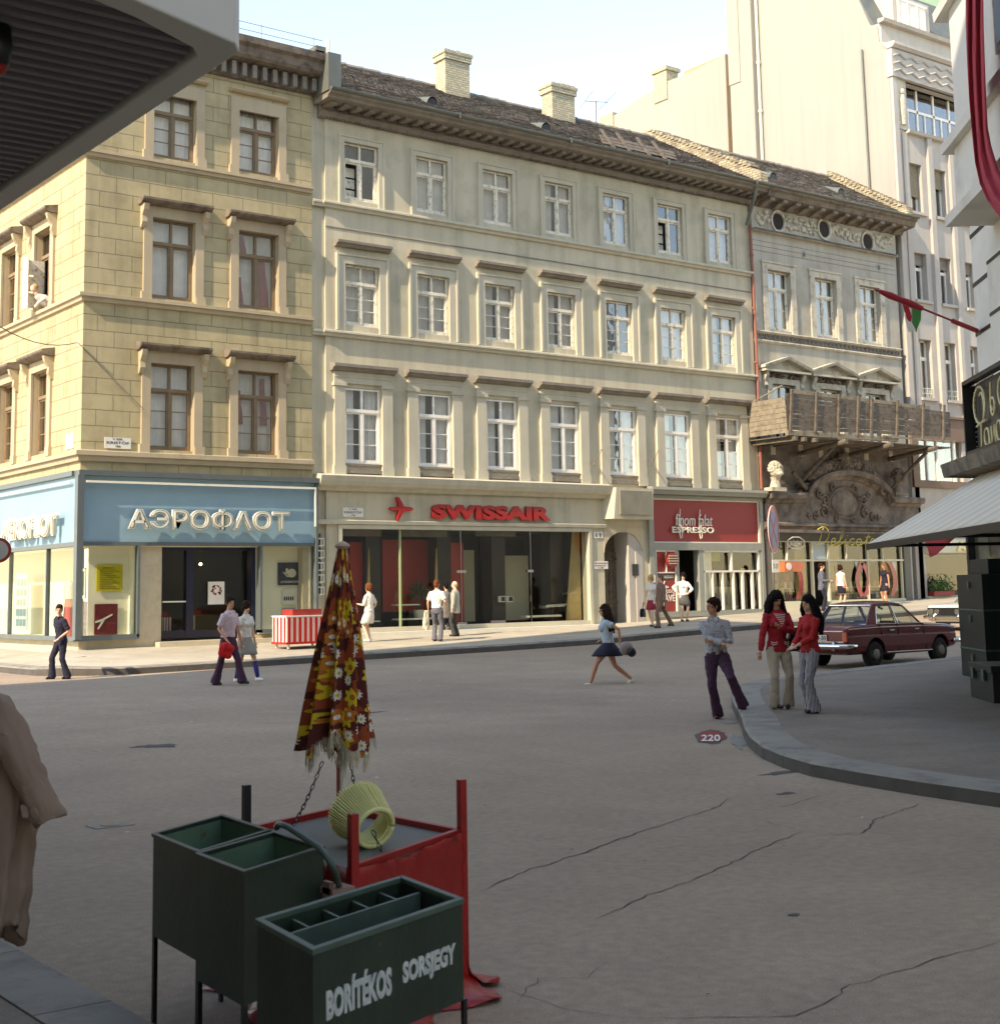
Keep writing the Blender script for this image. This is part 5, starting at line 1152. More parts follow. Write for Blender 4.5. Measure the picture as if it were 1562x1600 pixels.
for k in range(7):
    z0, z1 = 7.5+k*.19, 7.5+(k+1)*.19-.012; dz = .06*k/7
    b.hexa([(xa-.05-.01*k, y0, z0), (xa-.02-.01*k, y0, z0), (xa+.0, y1, z0+.0), (xa-.03, y1, z0), (xa-.05-.01*k, y0, z1), (xa-.02-.01*k, y0, z1), (xa, y1, z1), (xa-.03, y1, z1)])
b.build('side_planks', M['wood'], sf)
b = MB()
for px in (1237, 1276, 1311, 1341, 1362, 1402, 1442, 1474):
    p = atY(px, 650, y0-.06); b.hexa([(p.x-.16, y0-.08, 7.55), (p.x-.05, y0-.08, 7.55), (p.x-.05, y0-.005, 7.55), (p.x-.16, y0-.005, 7.55), (p.x+.02, y0-.08, 9.12), (p.x+.13, y0-.08, 9.12), (p.x+.13, y0-.005, 9.12), (p.x+.02, y0-.005, 9.12)])
each(b, 'post', M['woodd'], sf)
b = MB(); b.hexa([(40.9, y0+.05, 9.0), (47.3, y0+.05, 8.92), (47.3, y0+.12, 8.92), (40.9, y0+.12, 9.0), (40.9, y0+.05, 9.16), (47.3, y0+.05, 9.05), (47.3, y0+.12, 9.05), (40.9, y0+.12, 9.16)]); b.box(46.6, 49.3, y0+.13, y0+.2, 8.9, 9.05)
b.hexa([(40.5, y0-.06, 7.4), (46.9, y0-.06, 7.46), (46.9, y0+.1, 7.46), (40.5, y0+.1, 7.4), (40.5, y0-.06, 7.58), (46.9, y0-.06, 7.62), (46.9, y0+.1, 7.62), (40.5, y0+.1, 7.58)]); b.box(45.9, 50.5, y0-.09, y0-.062, 7.58, 7.66)
b.tube([(40.5, y1, 8.7), (40.9, y0+.5, 9.35)], .03, 6)
each(b, 'rail', M['wood'], sf)
b = MB()
for k in range(9): b.box(40.55+k*1.1, 41.6+k*1.1, y0, y1+.0, 7.36, 7.40)
for x in (40.7, 41.2, 41.8): b.box(x, x+.14, y0-.2, y1, 7.2, 7.36)
b.build('deck', M['woodd'], sf)
b = MB()
for x in (43.4, 46.1, 48.9): b.tube([(x-.1, y1-.1, 7.0), (x, y0-.35, 7.28)], .1, 8, cap=True)
b.tube([(43.0, y1-.1, 5.7), (43.7, y0+.5, 7.2)], .075, 7); b.tube([(42.9, y1-.2, 5.9), (42.2, y0+.5, 7.2)], .001, 5); b.tube([(48.4, y1-.1, 5.5), (49.4, y0+.5, 7.2)], .075, 7)
b.tube([(42.4, YF-.5, 6.2), (43.2, YF-.45, 5.6)], .09, 6)
each(b, 'strut', M['woodd'], sf)
# ================================================================ tall building
tb = empty('tall_building', (55, 42, 1.2), 'very tall pale building with sunlit blank side wall, stepped parapet and bay windows', 'building')
b = MB(); XT = 50.3
pw = [(38.0, 1.0), (38.0, 25.3), (38.45, 25.5), (38.5, 26.2), (38.9, 26.4), (39.9, 28.9), (40.6, 31.2), (47.0, 31.2), (47.0, 1.0)]
b.prism(pw, lambda u, w, a: (a, u, w), XT, XT+.5); b.build('side_wall', M['cream'], tb)
b = MB(); b.box(XT-.3, XT, 45.6, 47.1, 15, 32); b.box(XT-.34, XT+.01, 46.4, 47.14, 26, 32.2); b.build('chimney_breast', M['cream'], tb)
b = MB(); b.tube([(XT-.12, 45.4, 16), (XT-.12, 45.4, 33)], .07, 8); b.tube([(XT-.12, 45.4, 24.2), (XT-.12, 45.4, 24.35)], .1, 8); b.tube([(XT-.12, 45.4, 26.6), (XT-.12, 45.4, 26.75)], .1, 8); b.build('downpipe', M['cream2'], tb)
b = MB(); b.tube([(XT-.08, 39.35, 25.4), (XT-.08, 39.3, 18)], .05, 8); b.build('vent_pipe', M['zinc'], tb)
# street front: pilasters, bays and rounded window slots
XW = [(51.75-.42, 51.75+.42), (53.5-.40, 53.5+.40), (55.3-.35, 55.3+.35), (57.0-.35, 57.0+.35)]
rows = [(9.75, 12.3), (14.0, 16.1), (17.9, 20.1)]
H = [(a, c, z0, z1) for a, c in XW for z0, z1 in rows]+[(51.4, 58, 21.55, 23.75), (50.75, 53.9, 6.2, 7.95), (50.95, 55.3, 1.3, 3.1), (54.4, 58, 6.2, 7.95)]
b = MB(); wall(b, fY, XT+.2, 60, .9, 25.2, H, .45); b.build('wall', M['tallstone'], tb)
b = MB()
for x0, x1 in ((50.32, 50.62), (52.55, 52.85), (54.1, 54.35)): b.box(x0, x1, YF-.14, YF+.002, 8.5, 23.9 if x0 < 51 else 21.4)
b.box(50.9, 51.2, YF-.05, YF+.001, 8.5, 21.4); each(b, 'pilaster', M['tallstone'], tb)
b = MB()
for a, c in XW:
    for z0, z1 in rows: b.profx([(YF+.1, z0-.14), (YF-.14, z0-.12), (YF-.14, z0), (YF+.1, z0+.01)], a-.12, c+.14); 
b.profx([(YF+.1, 21.35), (YF-.2, 21.38), (YF-.26, 21.5), (YF+.1, 21.55)], 51.2, 60); each(b, 'window_sill', M['tallstone'], tb)
for ai, (a, c) in enumerate(XW[:3]):
    for zi, (z0, z1) in enumerate(rows):
        b = MB(); b.box(a, a+.07, YF+.3, YF+.36, z0, z1); b.box(c-.07, c, YF+.3, YF+.36, z0, z1); b.box((a+c)/2-.03, (a+c)/2+.03, YF+.3, YF+.36, z0, z1); b.box(a, c, YF+.3, YF+.36, z0, z0+.07); b.box(a, c, YF+.3, YF+.36, z1-.07, z1); b.box(a, c, YF+.29, YF+.36, z0+(z1-z0)*.66, z0+(z1-z0)*.72)
        o = b.build('window', M['whiteframe'], tb)
        b = MB(); b.box(a+.07, c-.07, YF+.34, YF+.345, z0+.07, z1-.07); b.build('pane', M['pane'], o)
        b = MB()
        if zi == 2: b.box(a+.02, c-.02, YF+.2, YF+.27, z0+(z1-z0)*(.35 if ai == 0 else .62), z1); b.build('roller_shutter', brickify(mat('roller slats', S(150, 138, 112), .8, .1), 'sum', 5, .06, .008, .4), o)
        elif zi == 1: b.box(a+.02, c-.02, YF+.2, YF+.27, z1-.5, z1); b.build('roller_shutter', M['hood'], o)
        else:
            for k in range(6): b.tube([(a+.06+k*.14, YF+.05, z0), (a+.06+k*.14, YF+.05, z0+.45)], .012, 5)
            for z in (z0+.42, z0+.2): b.tube([(a, YF+.05, z), (c, YF+.05, z)], .014, 5)
            b.build('balcony_rail', M['offwhite'], o)
            b = MB(); b.hexa([(a+.3, YF+.5, z0), (c, YF+.5, z0), (c, YF+.55, z0), (a+.3, YF+.55, z0), (a+.1, YF+.5, z1), (c, YF+.5, z1), (c, YF+.55, z1), (a+.1, YF+.55, z1)]); b.build('curtain', M['curtainw'], o)
b = MB(); b.box(50.6, 59, YF+1.2, YF+1.3, 8.4, 25); b.box(50.5, 59, YF+1.5, YF+1.6, 1.0, 8.2); b.build('dark_interior', M['darkroom'], tb)
# recessed loggia windows under the zigzag frieze
b = MB()
for x in (51.55, 52.75, 53.95, 55.1): b.box(x, x+.1, YF+.5, YF+.6, 21.55, 23.75)
b.box(51.4, 58, YF+.5, YF+.6, 22.7, 22.82)
for x in (52.1, 53.3, 54.5): b.box(x, x+.06, YF+.5, YF+.58, 21.55, 22.7)
b.box(51.4, 58, YF+.5, YF+.6, 21.5, 21.62); o = b.build('loggia_window', M['whiteframe'], tb)
b = MB(); b.box(51.5, 58, YF+.55, YF+.555, 21.6, 23.7); b.build('pane', M['pane'], o)
b = MB(); b.box(50.72, 51.25, YF-.06, YF+.01, 21.5, 23.75); b.ball((51.0, YF-.1, 23.2), (.12, .1, .14)); b.rings([((51.0, YF-.1, 21.7), .12, .08), ((51.0, YF-.1, 22.3), .16, .1), ((51.0, YF-.1, 22.8), .18, .1), ((51.0, YF-.1, 23.05), .08, .07)], 10); b.build('relief_figure', M['greytrim'], tb)
b = MB(); b.box(50.25, 60, YF-.22, YF+.1, 23.75, 25.0)
for z in (23.95, 24.3, 24.65):
    pts = []; x = 50.3; up = 0
    while x < 56: pts.append((x, YF-.25, z+(.16 if up else 0))); x += .42; up ^= 1
    b.tube(pts, .045, 4)
b.profx([(YF, 25.0), (YF-.3, 25.02), (YF-.42, 25.14), (YF-.42, 25.26), (YF+.2, 25.3)], 50.2, 60); b.profx([(YF+.4, 26.3), (YF+.1, 26.32), (YF+.02, 26.46), (YF+.4, 26.5)], 50.2, 60); b.box(50.36, 60, YF+.35, YF+.8, 25.2, 26.35)
b.build('zigzag_frieze', M['tallstone'], tb)
b = MB(); b.hexa([(50.4, YF+.7, 26.3), (60, YF+.7, 26.3), (60, YF+5, 26.3), (50.4, YF+5, 26.3), (50.4, YF+2.2, 29.3), (60, YF+2.2, 29.3), (60, YF+5, 29.3), (50.4, YF+5, 29.3)]); b.build('roof', M['zinc'], tb)
b = MB(); b.hexa([(51.6, YF+.6, 26.4), (54.2, YF+.6, 26.4), (54.2, YF+2.6, 26.4), (51.6, YF+2.6, 26.4), (51.6, YF+.6, 28.1), (54.2, YF+.6, 28.1), (54.2, YF+2.6, 28.1), (51.6, YF+2.6, 28.1)]); o = b.build('roof_dormer', M['tallstone'], tb)
b = MB(); b.box(51.9, 53.9, YF+.56, YF+.6, 26.7, 27.9); b.build('pane', M['curtain'], o)
b = MB(); b.box(51.85, 53.95, YF+.52, YF+.558, 27.85, 27.95); b.box(51.85, 51.95, YF+.52, YF+.558, 26.65, 27.85); b.box(52.5, 52.58, YF+.52, YF+.558, 26.65, 27.85); b.box(53.2, 53.28, YF+.52, YF+.558, 26.65, 27.85); b.build('window_frame', M['whiteframe'], o)
# first floor brown band with large curtained window, and ticket shop
b = MB(); b.box(50.35, 60, YF-.12, YF+.004, 5.9, 6.2); b.box(50.35, 50.78, YF-.1, YF+.004, 6.2, 8.3); b.box(50.78, 60, YF-.1, YF+.004, 7.95, 8.9); b.box(50.3, 60, YF-.2, YF, 8.9, 9.0); b.build('brown_band', mat('brown band', S(122, 98, 80), .7, .1, 2, .1, 20), tb)
b = MB()
for x in (50.78, 51.55, 52.25, 53.4, 54.5): b.box(x, x+.09, YF+.1, YF+.2, 6.2, 7.95)
b.box(51.6, 52.3, YF+.1, YF+.2, 7.45, 7.52); o = b.build('window', M['whiteframe'], tb)
b = MB(); b.box(50.8, 58, YF+.16, YF+.165, 6.2, 7.95); b.build('pane', M['pane'], o)
b = MB()
for x0, s in ((50.9, 1), (53.3, -1)): b.hexa([(x0+s*.35, YF+.4, 6.2), (x0+s*.55, YF+.4, 6.2), (x0+s*.55, YF+.46, 6.2), (x0+s*.35, YF+.46, 6.2), (x0, YF+.4, 7.95), (x0+s*.2, YF+.4, 7.95), (x0+s*.2, YF+.46, 7.95), (x0, YF+.46, 7.95)])
b.build('curtain', mat('teal curtain', S(130, 152, 146), .9), o)
b = MB(); b.box(50.95, 60, YF-.3, YF-.001, 3.15, 3.72); b.box(50.95, 55.4, YF-.15, YF+.1, 1.0, 1.35); o = b.build('shop_fascia', M['cream2'], tb)
textmesh('AIR FRANCE', (52.65, YF-.31, 3.22), (1,0,0), (0,0,1), 4.6, .42, .06, M['yellow'] if False else mat('pale yellow letters', S(226, 214, 150), .5), 'lettering', o, offset=.06)
b = MB(); b.box(51, 55.3, YF+.1, YF+.105, 1.35, 3.1); b.build('shop_pane', M['shop'], tb)
fb = empty('flower_box', (51.7, YF-.2, 1.4), 'green leafy plants in a trough at the ticket shop window', 'plant')
b = MB(); b.box(51.0, 52.4, YF-.3, YF-.02, 1.36, 1.56); b.build('trough', M['redpanel'], fb)
b = MB(); rnd = random.Random(9)
for k in range(420):
    c = Vector((rnd.gauss(51.65, .38), YF-.2+rnd.uniform(-.2, .1), 1.56+abs(rnd.gauss(.22, .18)))); d = Vector((rnd.uniform(-1, 1), rnd.uniform(-1, 1), rnd.uniform(-.3, 1))).normalized()*.07; s_ = d.orthogonal().normalized()*.04
    b.face([c-d, c+s_, c+d, c-s_])
b.build('leaves', mat('window plants', S(92, 122, 60), .6, .4, 8), fb)
# ---------------------------------------------------------------- gable far behind
gb = empty('background_house', (56, 50, 1), 'cream gabled blank wall with a small chimney rising behind the tiled roofs', 'building')
XG = 52.0
p = lambda x, y: (lambda q: (q.y, q.z))(atX(x, y, XG))
P = [p(940, 194), p(1000, 152), p(1040, 128), p(1085, 110), p(1132, 84), p(1140, 300), p(940, 300)]
b = MB(); b.prism(P, lambda u, w, a: (a, u, w), XG, XG+6); b.build('side_wall', M['cream'], gb)
c0 = p(1132, 84); b = MB(); b.hexa([(XG+.01, c0[0]-.01, 10), (XG+7, c0[0]-.01, 10), (XG+7, c0[0]+3, 10), (XG+.01, c0[0]+3, 10), (XG+.01, c0[0]-.01, c0[1]), (XG+7, c0[0]-.01, c0[1]-.0), (XG+7, c0[0]+3, c0[1]), (XG+.01, c0[0]+3, c0[1])])
b.build('front_wall', mat('tan render', S(172, 148, 116), .9, .06), gb)
b = MB()
for px, py in ((1158, 115), (1161, 165)): q = atY(px, py, c0[0]-.03); b.box(q.x-.1, q.x+.1, c0[0]-.03, c0[0]-.011, q.z-.2, q.z+.2)
b.build('slot_window', M['black'], gb)
q = p(1032, 130); b = MB(); b.box(XG-.06, XG+.8, q[0]-.5, q[0]+.5, q[1]-1, q[1]+.6); b.box(XG-.14, XG+.9, q[0]-.6, q[0]+.6, q[1]+.6, q[1]+.8); b.build('chimney', M['brick'], gb)
q = p(942, 190); b = MB(); b.box(XG-.07, XG+.8, q[0]-.9, q[0]+.3, q[1]-2, q[1]+.3); b.build('chimney', M['brick'], gb)
# distant pale green roof block, top right
g2 = empty('background_block', (62, 46, 1), 'pale green roof block just visible above the tall building at the top right', 'building'); b = MB(); q = atY(1445, 12, 44)
b.box(q.x-2, q.x+12, 44, 54, 1, q.z-1.2); b.build('wall', M['cream'], g2); b = MB(); b.hexa([(q.x-2, 44, q.z-1.2), (q.x+12, 44, q.z-1.2), (q.x+12, 54, q.z-1.2), (q.x-2, 54, q.z-1.2), (q.x-2, 45, q.z+1.5), (q.x+12, 45, q.z+1.5), (q.x+12, 54, q.z+1.5), (q.x-2, 54, q.z+1.5)]); b.build('roof', mat('pale green roof', S(150, 176, 140), .7), g2)
# ================================================================ right-hand corner building
TH = math.radians(49); RD = Vector((math.cos(TH), math.sin(TH), 0)); RN = Vector((-math.sin(TH), math.cos(TH), 0)); RO = -RN*7.6
def RW(p): return RO+RD*p.x+RN*p.y+Vector((0,0,p.z))
def atR(x, y, q):
    r = ray(x, y); k = (7.6-q)/(-(r.dot(RN))); p = r*k; return Vector((p.dot(RD), q, p.z+EYE))
TF = atR(1517, 400, 0).x
rb = empty('grey_corner_building', RW(Vector((TF, 0, .15))), 'grey grooved corner building with projecting ledges and a dark shop window at the right edge', 'building')
b = MB(); holes = [(t, t+1.6, z, z+2.2) for t in (13, 17, 21) for z in (12.2, 16.2, 20.2)]+[(12, 30.4, .9, 3.6)]
wall(b, lambda u, w, n: RW(Vector((u, -n, w))), 5, TF, .1, 26, holes, .3)
q0 = RW(Vector((TF, 0, 0))); b.face([(q0.x, q0.y, .1), (q0.x+25, q0.y+3, .1), (q0.x+25, q0.y+3, 26), (q0.x, q0.y, 26)])
b.build('wall', M['slate'], rb)
b = MB()
for k, z in enumerate((4.9, 5.9, 6.9, 7.9, 8.9)):
    b.box(5, TF-1.6, .12, .15, z, z+.06); b.box(TF-1.35, TF+.01, .0, .015, z-.12, z-.04)
b.xf(RW); b.build('grooves', M['black'], rb)
b = MB(); b.box(5, TF-1.55, 0, .13, 3.75, 9.0); b.xf(RW); b.build('pilaster', M['slate'], rb)
# bay with two ledges, upper storeys in the sun
e1 = atR(1482, 352, .95); e2 = atR(1478, 236, .95)
z1, z2 = e1.z, e2.z; tE = e1.x
b = MB(); tU = atR(1489, 150, .85).x; b.box(5, atR(1494, 300, .85).x, 0, .85, z1+.1, z2+.1); b.box(5, tU, 0, .85, z2+.1, 25); b.xf(RW); bay = b.build('bay', M['slate'], rb)
b = MB()
for z in (z1, z2, z2+2.6):
    b.prism([(0, z-.02), (1.0, z-.02), (1.02, z+.16), (.85, z+.22), (0, z+.22)], lambda u, w, a: (a, u, w), 5, tE+.05)
b.xf(RW); each(b, 'ledge', M['slate'], rb)
for t in (22.6, 18.5):
    for z in (z2+.6, z2+3.2):
        b = MB(); b.box(t-.9, t+.9, .85, .9, z, z+1.9); b.xf(RW); o = b.build('window', M['greytrim'], rb); b = MB(); b.box(t-.75, t+.75, .9, .91, z+.12, z+1.8); b.xf(RW); b.build('pane', M['steel'], o)
b = MB(); b.box(5, TF-.1, -2.6, -2.5, .1, 4); b.box(5, 30.6, -.35, -.3, .9, 3.6); b.xf(RW); b.build('dark_interior', M['darkroom'], rb)
# shop window frame
b = MB()
for t in (30.3, 27.6, 24.9, 22.2, 19.5): b.box(t, t+.16, .0, .14, .5, 3.75)
b.box(12, 30.5, .0, .14, 3.5, 3.75); b.box(12, 30.5, .0, .16, .55, .8); b.box(12, 30.5, .0, .12, .15, .55); b.xf(RW); b.build('shop_frame', M['black'], rb)
b = MB(); b.box(12, 30.4, .03, .04, .8, 3.5); b.xf(RW); b.build('shop_pane', M['shop'], rb)
# sign box with neon and its slab
ns2 = empty('neon_sign_box', RW(Vector((24, 1.4, 4))), 'dark glazed sign box with looping neon script above the striped awning', 'sign')
a = atR(1506, 604, 1.4); c = atR(1512, 712, 1.4); t1 = a.x; zt_, zb_ = a.z, c.z
b = MB(); b.box(t1-.07, t1, 1.3, 1.45, zb_, zt_); b.box(t1-9, t1, 1.3, 1.45, zt_-.0, zt_+.07); b.box(t1-9, t1, 1.3, 1.45, zb_, zb_+.05); b.box(t1-.05, t1, 0, 1.3, zb_, zt_); b.xf(RW); b.build('frame', M['black'], ns2)
b = MB(); b.box(t1-9, t1-.07, 1.2, 1.25, zb_, zt_); b.xf(RW); b.build('panel', mat('sign panel brown', S(92, 84, 74), .5, .2, 4, .1, 20), ns2)
b = MB(); b.prism([(0, zb_-.42), (1.75, zb_-.34), (1.8, zb_-.12), (1.3, zb_-.02), (0, zb_)], lambda u, w, a: (a, u, w), t1-9, t1+.35); b.xf(RW); b.build('slab', M['darktrim'], ns2)
b = MB(); H_ = zt_-zb_
def nst(pts, r=.022): b.tube([RW(Vector((t1-.25-u*H_, 1.33, zb_+w*H_))) for u, w in pts], r, 6)
nst(arcp(.32, .66, .30, .26, -60, 320, 22)); nst(arcp(.42, .62, .14, .2, -80, 120, 10)); nst(arcp(1.0, .56, .1, .12, 0, 360, 14)); nst([(.95, .9), (.9, .6), (.98, .5)])
nst([(.12, .38), (.3, .4), (.6, .42)]); nst([(.36, .42), (.32, .1), (.26, -.02)]); nst(arcp(.62, .18, .12, .12, 20, 380, 12)+[(.78, .06)]); nst([(.86, .3), (.9, .06), (1.0, .2), (1.04, .3), (1.06, .06)]); nst(arcp(1.25, .2, .12, .14, 20, 380, 12)); nst([(1.5, .4), (1.52, .08), (1.66, .22), (1.6, .34), (1.5, .2)]); nst(arcp(1.5, .7, .2, .2, 0, 300, 14))
b.build('neon_script', mat('warm white tube', S(214, 200, 150), .4), ns2)
b = MB()
for k in range(12): nst([(.02, .1+.07*k), (.12, .1+.07*k)], .008)
each(b, 'wire', M['zinc'], ns2)
# awning
aw = empty('awning', RW(Vector((25, 3.2, 2.6))), 'pale grey sloping cloth awning with dark valance over the right-hand pavement', 'awning')
tp = atR(1355, 850, 3.2); ta = tp.x; zA = tp.z; z_w = zA+1.95
b = MB()
n = 14
for k in range(n):
    w0, w1 = k/n, (k+1)/n
    for j in range(6):
        u0, u1 = ta-12*j/6, ta-12*(j+1)/6; sag = lambda w: -.05*math.sin(math.pi*w)
        b.face([RW(Vector((u0, 3.2*(1-w0), zA+(z_w-zA)*w0+sag(w0)))), RW(Vector((u1, 3.2*(1-w0), zA+(z_w-zA)*w0+sag(w0)))), RW(Vector((u1, 3.2*(1-w1), zA+(z_w-zA)*w1+sag(w1)))), RW(Vector((u0, 3.2*(1-w1), zA+(z_w-zA)*w1+sag(w1))))])
m_ = M['awning']; t_ = m_.node_tree; N_ = t_.nodes; L_ = t_.links
g_ = N_.new('ShaderNodeNewGeometry'); dt = N_.new('ShaderNodeVectorMath'); dt.operation = 'DOT_PRODUCT'; dt.inputs[1].default_value = RD; L_.new(g_.outputs['Position'], dt.inputs[0])
ml = N_.new('ShaderNodeMath'); ml.operation = 'MULTIPLY'; ml.inputs[1].default_value = 9; L_.new(dt.outputs['Value'], ml.inputs[0]); sn = N_.new('ShaderNodeMath'); sn.operation = 'SINE'; L_.new(ml.outputs[0], sn.inputs[0])
mr_ = N_.new('ShaderNodeMapRange'); mr_.inputs[1].default_value = .0; mr_.inputs[2].default_value = .6; mr_.inputs[3].default_value = 1; mr_.inputs[4].default_value = .86; L_.new(sn.outputs[0], mr_.inputs[0])
src = N_['Principled BSDF'].inputs['Base Color'].links[0].from_socket; vs_ = N_.new('ShaderNodeVectorMath'); vs_.operation = 'SCALE'; L_.new(src, vs_.inputs[0]); L_.new(mr_.outputs[0], vs_.inputs['Scale']); L_.new(vs_.outputs[0], N_['Principled BSDF'].inputs['Base Color'])
b.build('cloth', M['awning'], aw, smooth=True, solid=.012)
b = MB(); b.box(ta-12, ta, 3.2, 3.23, zA-.1, zA+.0); b.xf(RW); b.build('valance', M['black'], aw)
b = MB(); b.tube([RW(Vector((ta, 3.2, zA-.03))), RW(Vector((ta-.3, .1, zA-.05)))], .03, 6); b.tube([RW(Vector((ta-4.5, 3.2, zA-.03))), RW(Vector((ta-4.5, .1, zA-.05)))], .03, 6); b.tube([RW(Vector((ta-12, 3.15, zA-.06))), RW(Vector((ta, 3.15, zA-.06)))], .025, 6); each(b, 'frame_arm', M['black'], aw)
pn = empty('hanging_pennant', RW(Vector((22, 1.5, 2.4))), 'dark red cloth pennant hanging under the awning', 'flag')
b = MB(); P = [atR(1508, 806, 1.9), atR(1447, 838, 1.9), atR(1446, 852, 1.9), atR(1453, 858, 1.9), atR(1452, 871, 1.9), atR(1466, 866, 1.9), atR(1500, 832, 1.9)]
b.face([RW(q+Vector((0, .04*(i % 2), 0))) for i, q in enumerate(P)]); b.build('cloth', M['banner'], pn, solid=.01)
# long crimson banner swagged down the building
bn = empty('crimson_banner', RW(Vector((20, 2, 8))), 'long crimson cloth banner swagged down the right corner building', 'banner')
cen = [(1521,-60,13.5),(1522,40,13.5),(1524,100,13.5),(1527,160,13),(1530,200,12.5),(1535,240,12.5),(1544,275,14),(1557,302,15),(1576,326,16),(1610,345,18)]
b = MB(); R = []
for x, y, w in cen:
    ring = []
    for k in range(9):
        t = k/8; q = 1.3+.05*math.sin(k*1.7+y*.01); p = atR(x-w+2*w*t, y-(8 if y > 220 else 0)*(t-.5)*3, q); ring.append(RW(p))
    R.append(ring)
b.loft(R, False, close=False); b.build('cloth', M['banner'], bn, smooth=True, solid=.01)
# speakers / cases on the pavement
tc = empty('tall_green_case', RW(Vector((27.5, .8, .15))), 'tall dark green stack of latched cases standing against the shop window', 'case')
p = atR(1507, 1032, .9); tt = p.x
b = MB(); b.box(26.2, 28.0, .12, .95, .16, 2.05); b.xf(RW); b.build('body', M['caseblack'], tc, bevel=.01)
b = MB(); b.box(26.3, 27.6, .15, .8, 2.052, 2.32); b.xf(RW); b.build('top_case', M['caseblack'], tc, bevel=.01)
b = MB()
for z in (.7, 1.4): b.box(26.19, 28.01, .11, .96, z, z+.03)
for z in (.5, 1.2, 1.8): b.box(27.0, 27.1, .95, .99, z, z+.12)
b.xf(RW); b.build('trim', M['greenrim'], tc)
tk = empty('low_green_trunk', RW(Vector((22.4, 2, .15))), 'low dark green latched trunk on the pavement in front of the tall cases', 'trunk')
b = MB(); b.box(21.6, 22.9, .75, 2.05, .16, .68); b.xf(RW); b.build('body', M['caseblack'], tk, bevel=.015)
b = MB(); b.box(21.58, 22.92, .73, 2.07, .60, .71); b.xf(RW); b.build('lid', M['caseblack'], tk, bevel=.01)
b = MB()
for t in (21.9, 22.5): b.box(t, t+.12, 2.06, 2.1, .48, .64)
for q in (1.9,): b.box(21.54, 21.58, q-.3, q-.2, .48, .64)
b.xf(RW); each(b, 'latch', M['greenrim'], tk)
# ================================================================ flag on its pole between the houses
fl = empty('flag', atY(1420, 490, 33), 'small red white and green flag hanging from a slanting pole high over the street', 'flag')
pa, pb = atR(1526, 517, .05), None
A_ = RW(pa); r_ = ray(1366, 452); B_ = r_*(A_.length/r_.length*.93); B_.z += EYE
b = MB(); b.tube([A_, A_.lerp(B_, .25)], .05, 7); b.tube([A_.lerp(B_, .2), B_], .022, 7); b.build('pole', M['redpaint'], fl)
b = MB(); b.tube([A_.lerp(B_, t) for t in (.55, .65, .75, .85, .95)], [.05, .075, .06, .07, .04], 7); b.build('furled_cloth', M['banner'], fl)
def fp(x, y): r = ray(x, y); L = (A_.lerp(B_, .6)).length; p = r*(L/r.length); p.z += EYE; return p
for nm, pts, mt in (('red_stripe', [(1408,472),(1420,477),(1424,495),(1423,505),(1416,498)], M['banner']), ('white_stripe', [(1412,490),(1423,500),(1430,515),(1420,519),(1414,503)], M['paper']), ('green_stripe', [(1424,479),(1440,485),(1438,500),(1434,512),(1431,520),(1426,508)], mat('flag green', S(56, 128, 60), .7))):
    b = MB(); b.face([fp(*q)+Vector((0, .02*(i % 2), 0)) for i, q in enumerate(pts)]); b.build(nm, mt, fl, solid=.01)
# ================================================================ near left block (behind and left of the camera) with its canopy
lb_ = empty('near_left_block', (-20, 4, .1), 'large building behind the viewer whose roof shades the road, bearing the ribbed canopy', 'building')
XB, YB, ZB = -2.6, 29.2, 31.0
b = MB(); hs = [(y, y+1.6, z, z+2.2) for y in frange(-14, 26, 4)[:-1] for z in (6, 10.5, 15, 19.5, 24, 28.5)]
wall(b, lambda u, w, n: (XB-n, u, w), -18, YB, 0, ZB, hs, .3); hs2 = [(x, x+1.6, z, z+2.2) for x in frange(-40, -5, 4)[:-1] for z in (2, 6, 10.5, 15, 19.5, 24, 28.5)]
wall(b, lambda u, w, n: (u, YB-n-(XB-u)*.24, w), -45, XB, 0, ZB, hs2, .3)  # out-of-view front, slanted along the sun to set the street's shadow edge
YW = YB-42.4*.24; b.face([(-45, -18, ZB), (XB, -18, ZB), (XB, YB, ZB), (-45, YW, ZB)]); b.face([(-45, -18, 0), (-45, YW, 0), (-45, YW, ZB), (-45, -18, ZB)]); b.face([(-45, -18, 0), (XB, -18, 0), (XB, -18, ZB), (-45, -18, ZB)])
b.build('wall', M['slate'], lb_)
b = MB(); b.box(XB-.5, XB-.35, -18, YB-.4, 0, 30); b.hexa([(-44, YW-.4, 0), (XB-.5, YB-.6, 0), (XB-.5, YB-.5, 0), (-44, YW-.3, 0), (-44, YW-.4, 30), (XB-.5, YB-.6, 30), (XB-.5, YB-.5, 30), (-44, YW-.3, 30)]); b.build('window_band', M['steel'], lb_)
cn = empty('canopy', (0, 6, 4.2), 'large flat canopy with a ribbed dark soffit and pale rounded fascia, top left', 'canopy')
zc = 4.2; X1 = 2.70; Ya = 5.29; Yb_ = 24
sk = .36                                            # the near edge runs slightly off square
b = MB(); 
far = lambda x: Ya-(X1-x)*sk
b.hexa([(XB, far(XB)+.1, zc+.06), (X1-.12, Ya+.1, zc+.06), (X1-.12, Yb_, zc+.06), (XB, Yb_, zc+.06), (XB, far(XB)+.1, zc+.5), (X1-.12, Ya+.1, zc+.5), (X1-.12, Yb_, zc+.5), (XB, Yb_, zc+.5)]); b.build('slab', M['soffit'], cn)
b = MB(); y = Ya-1.6
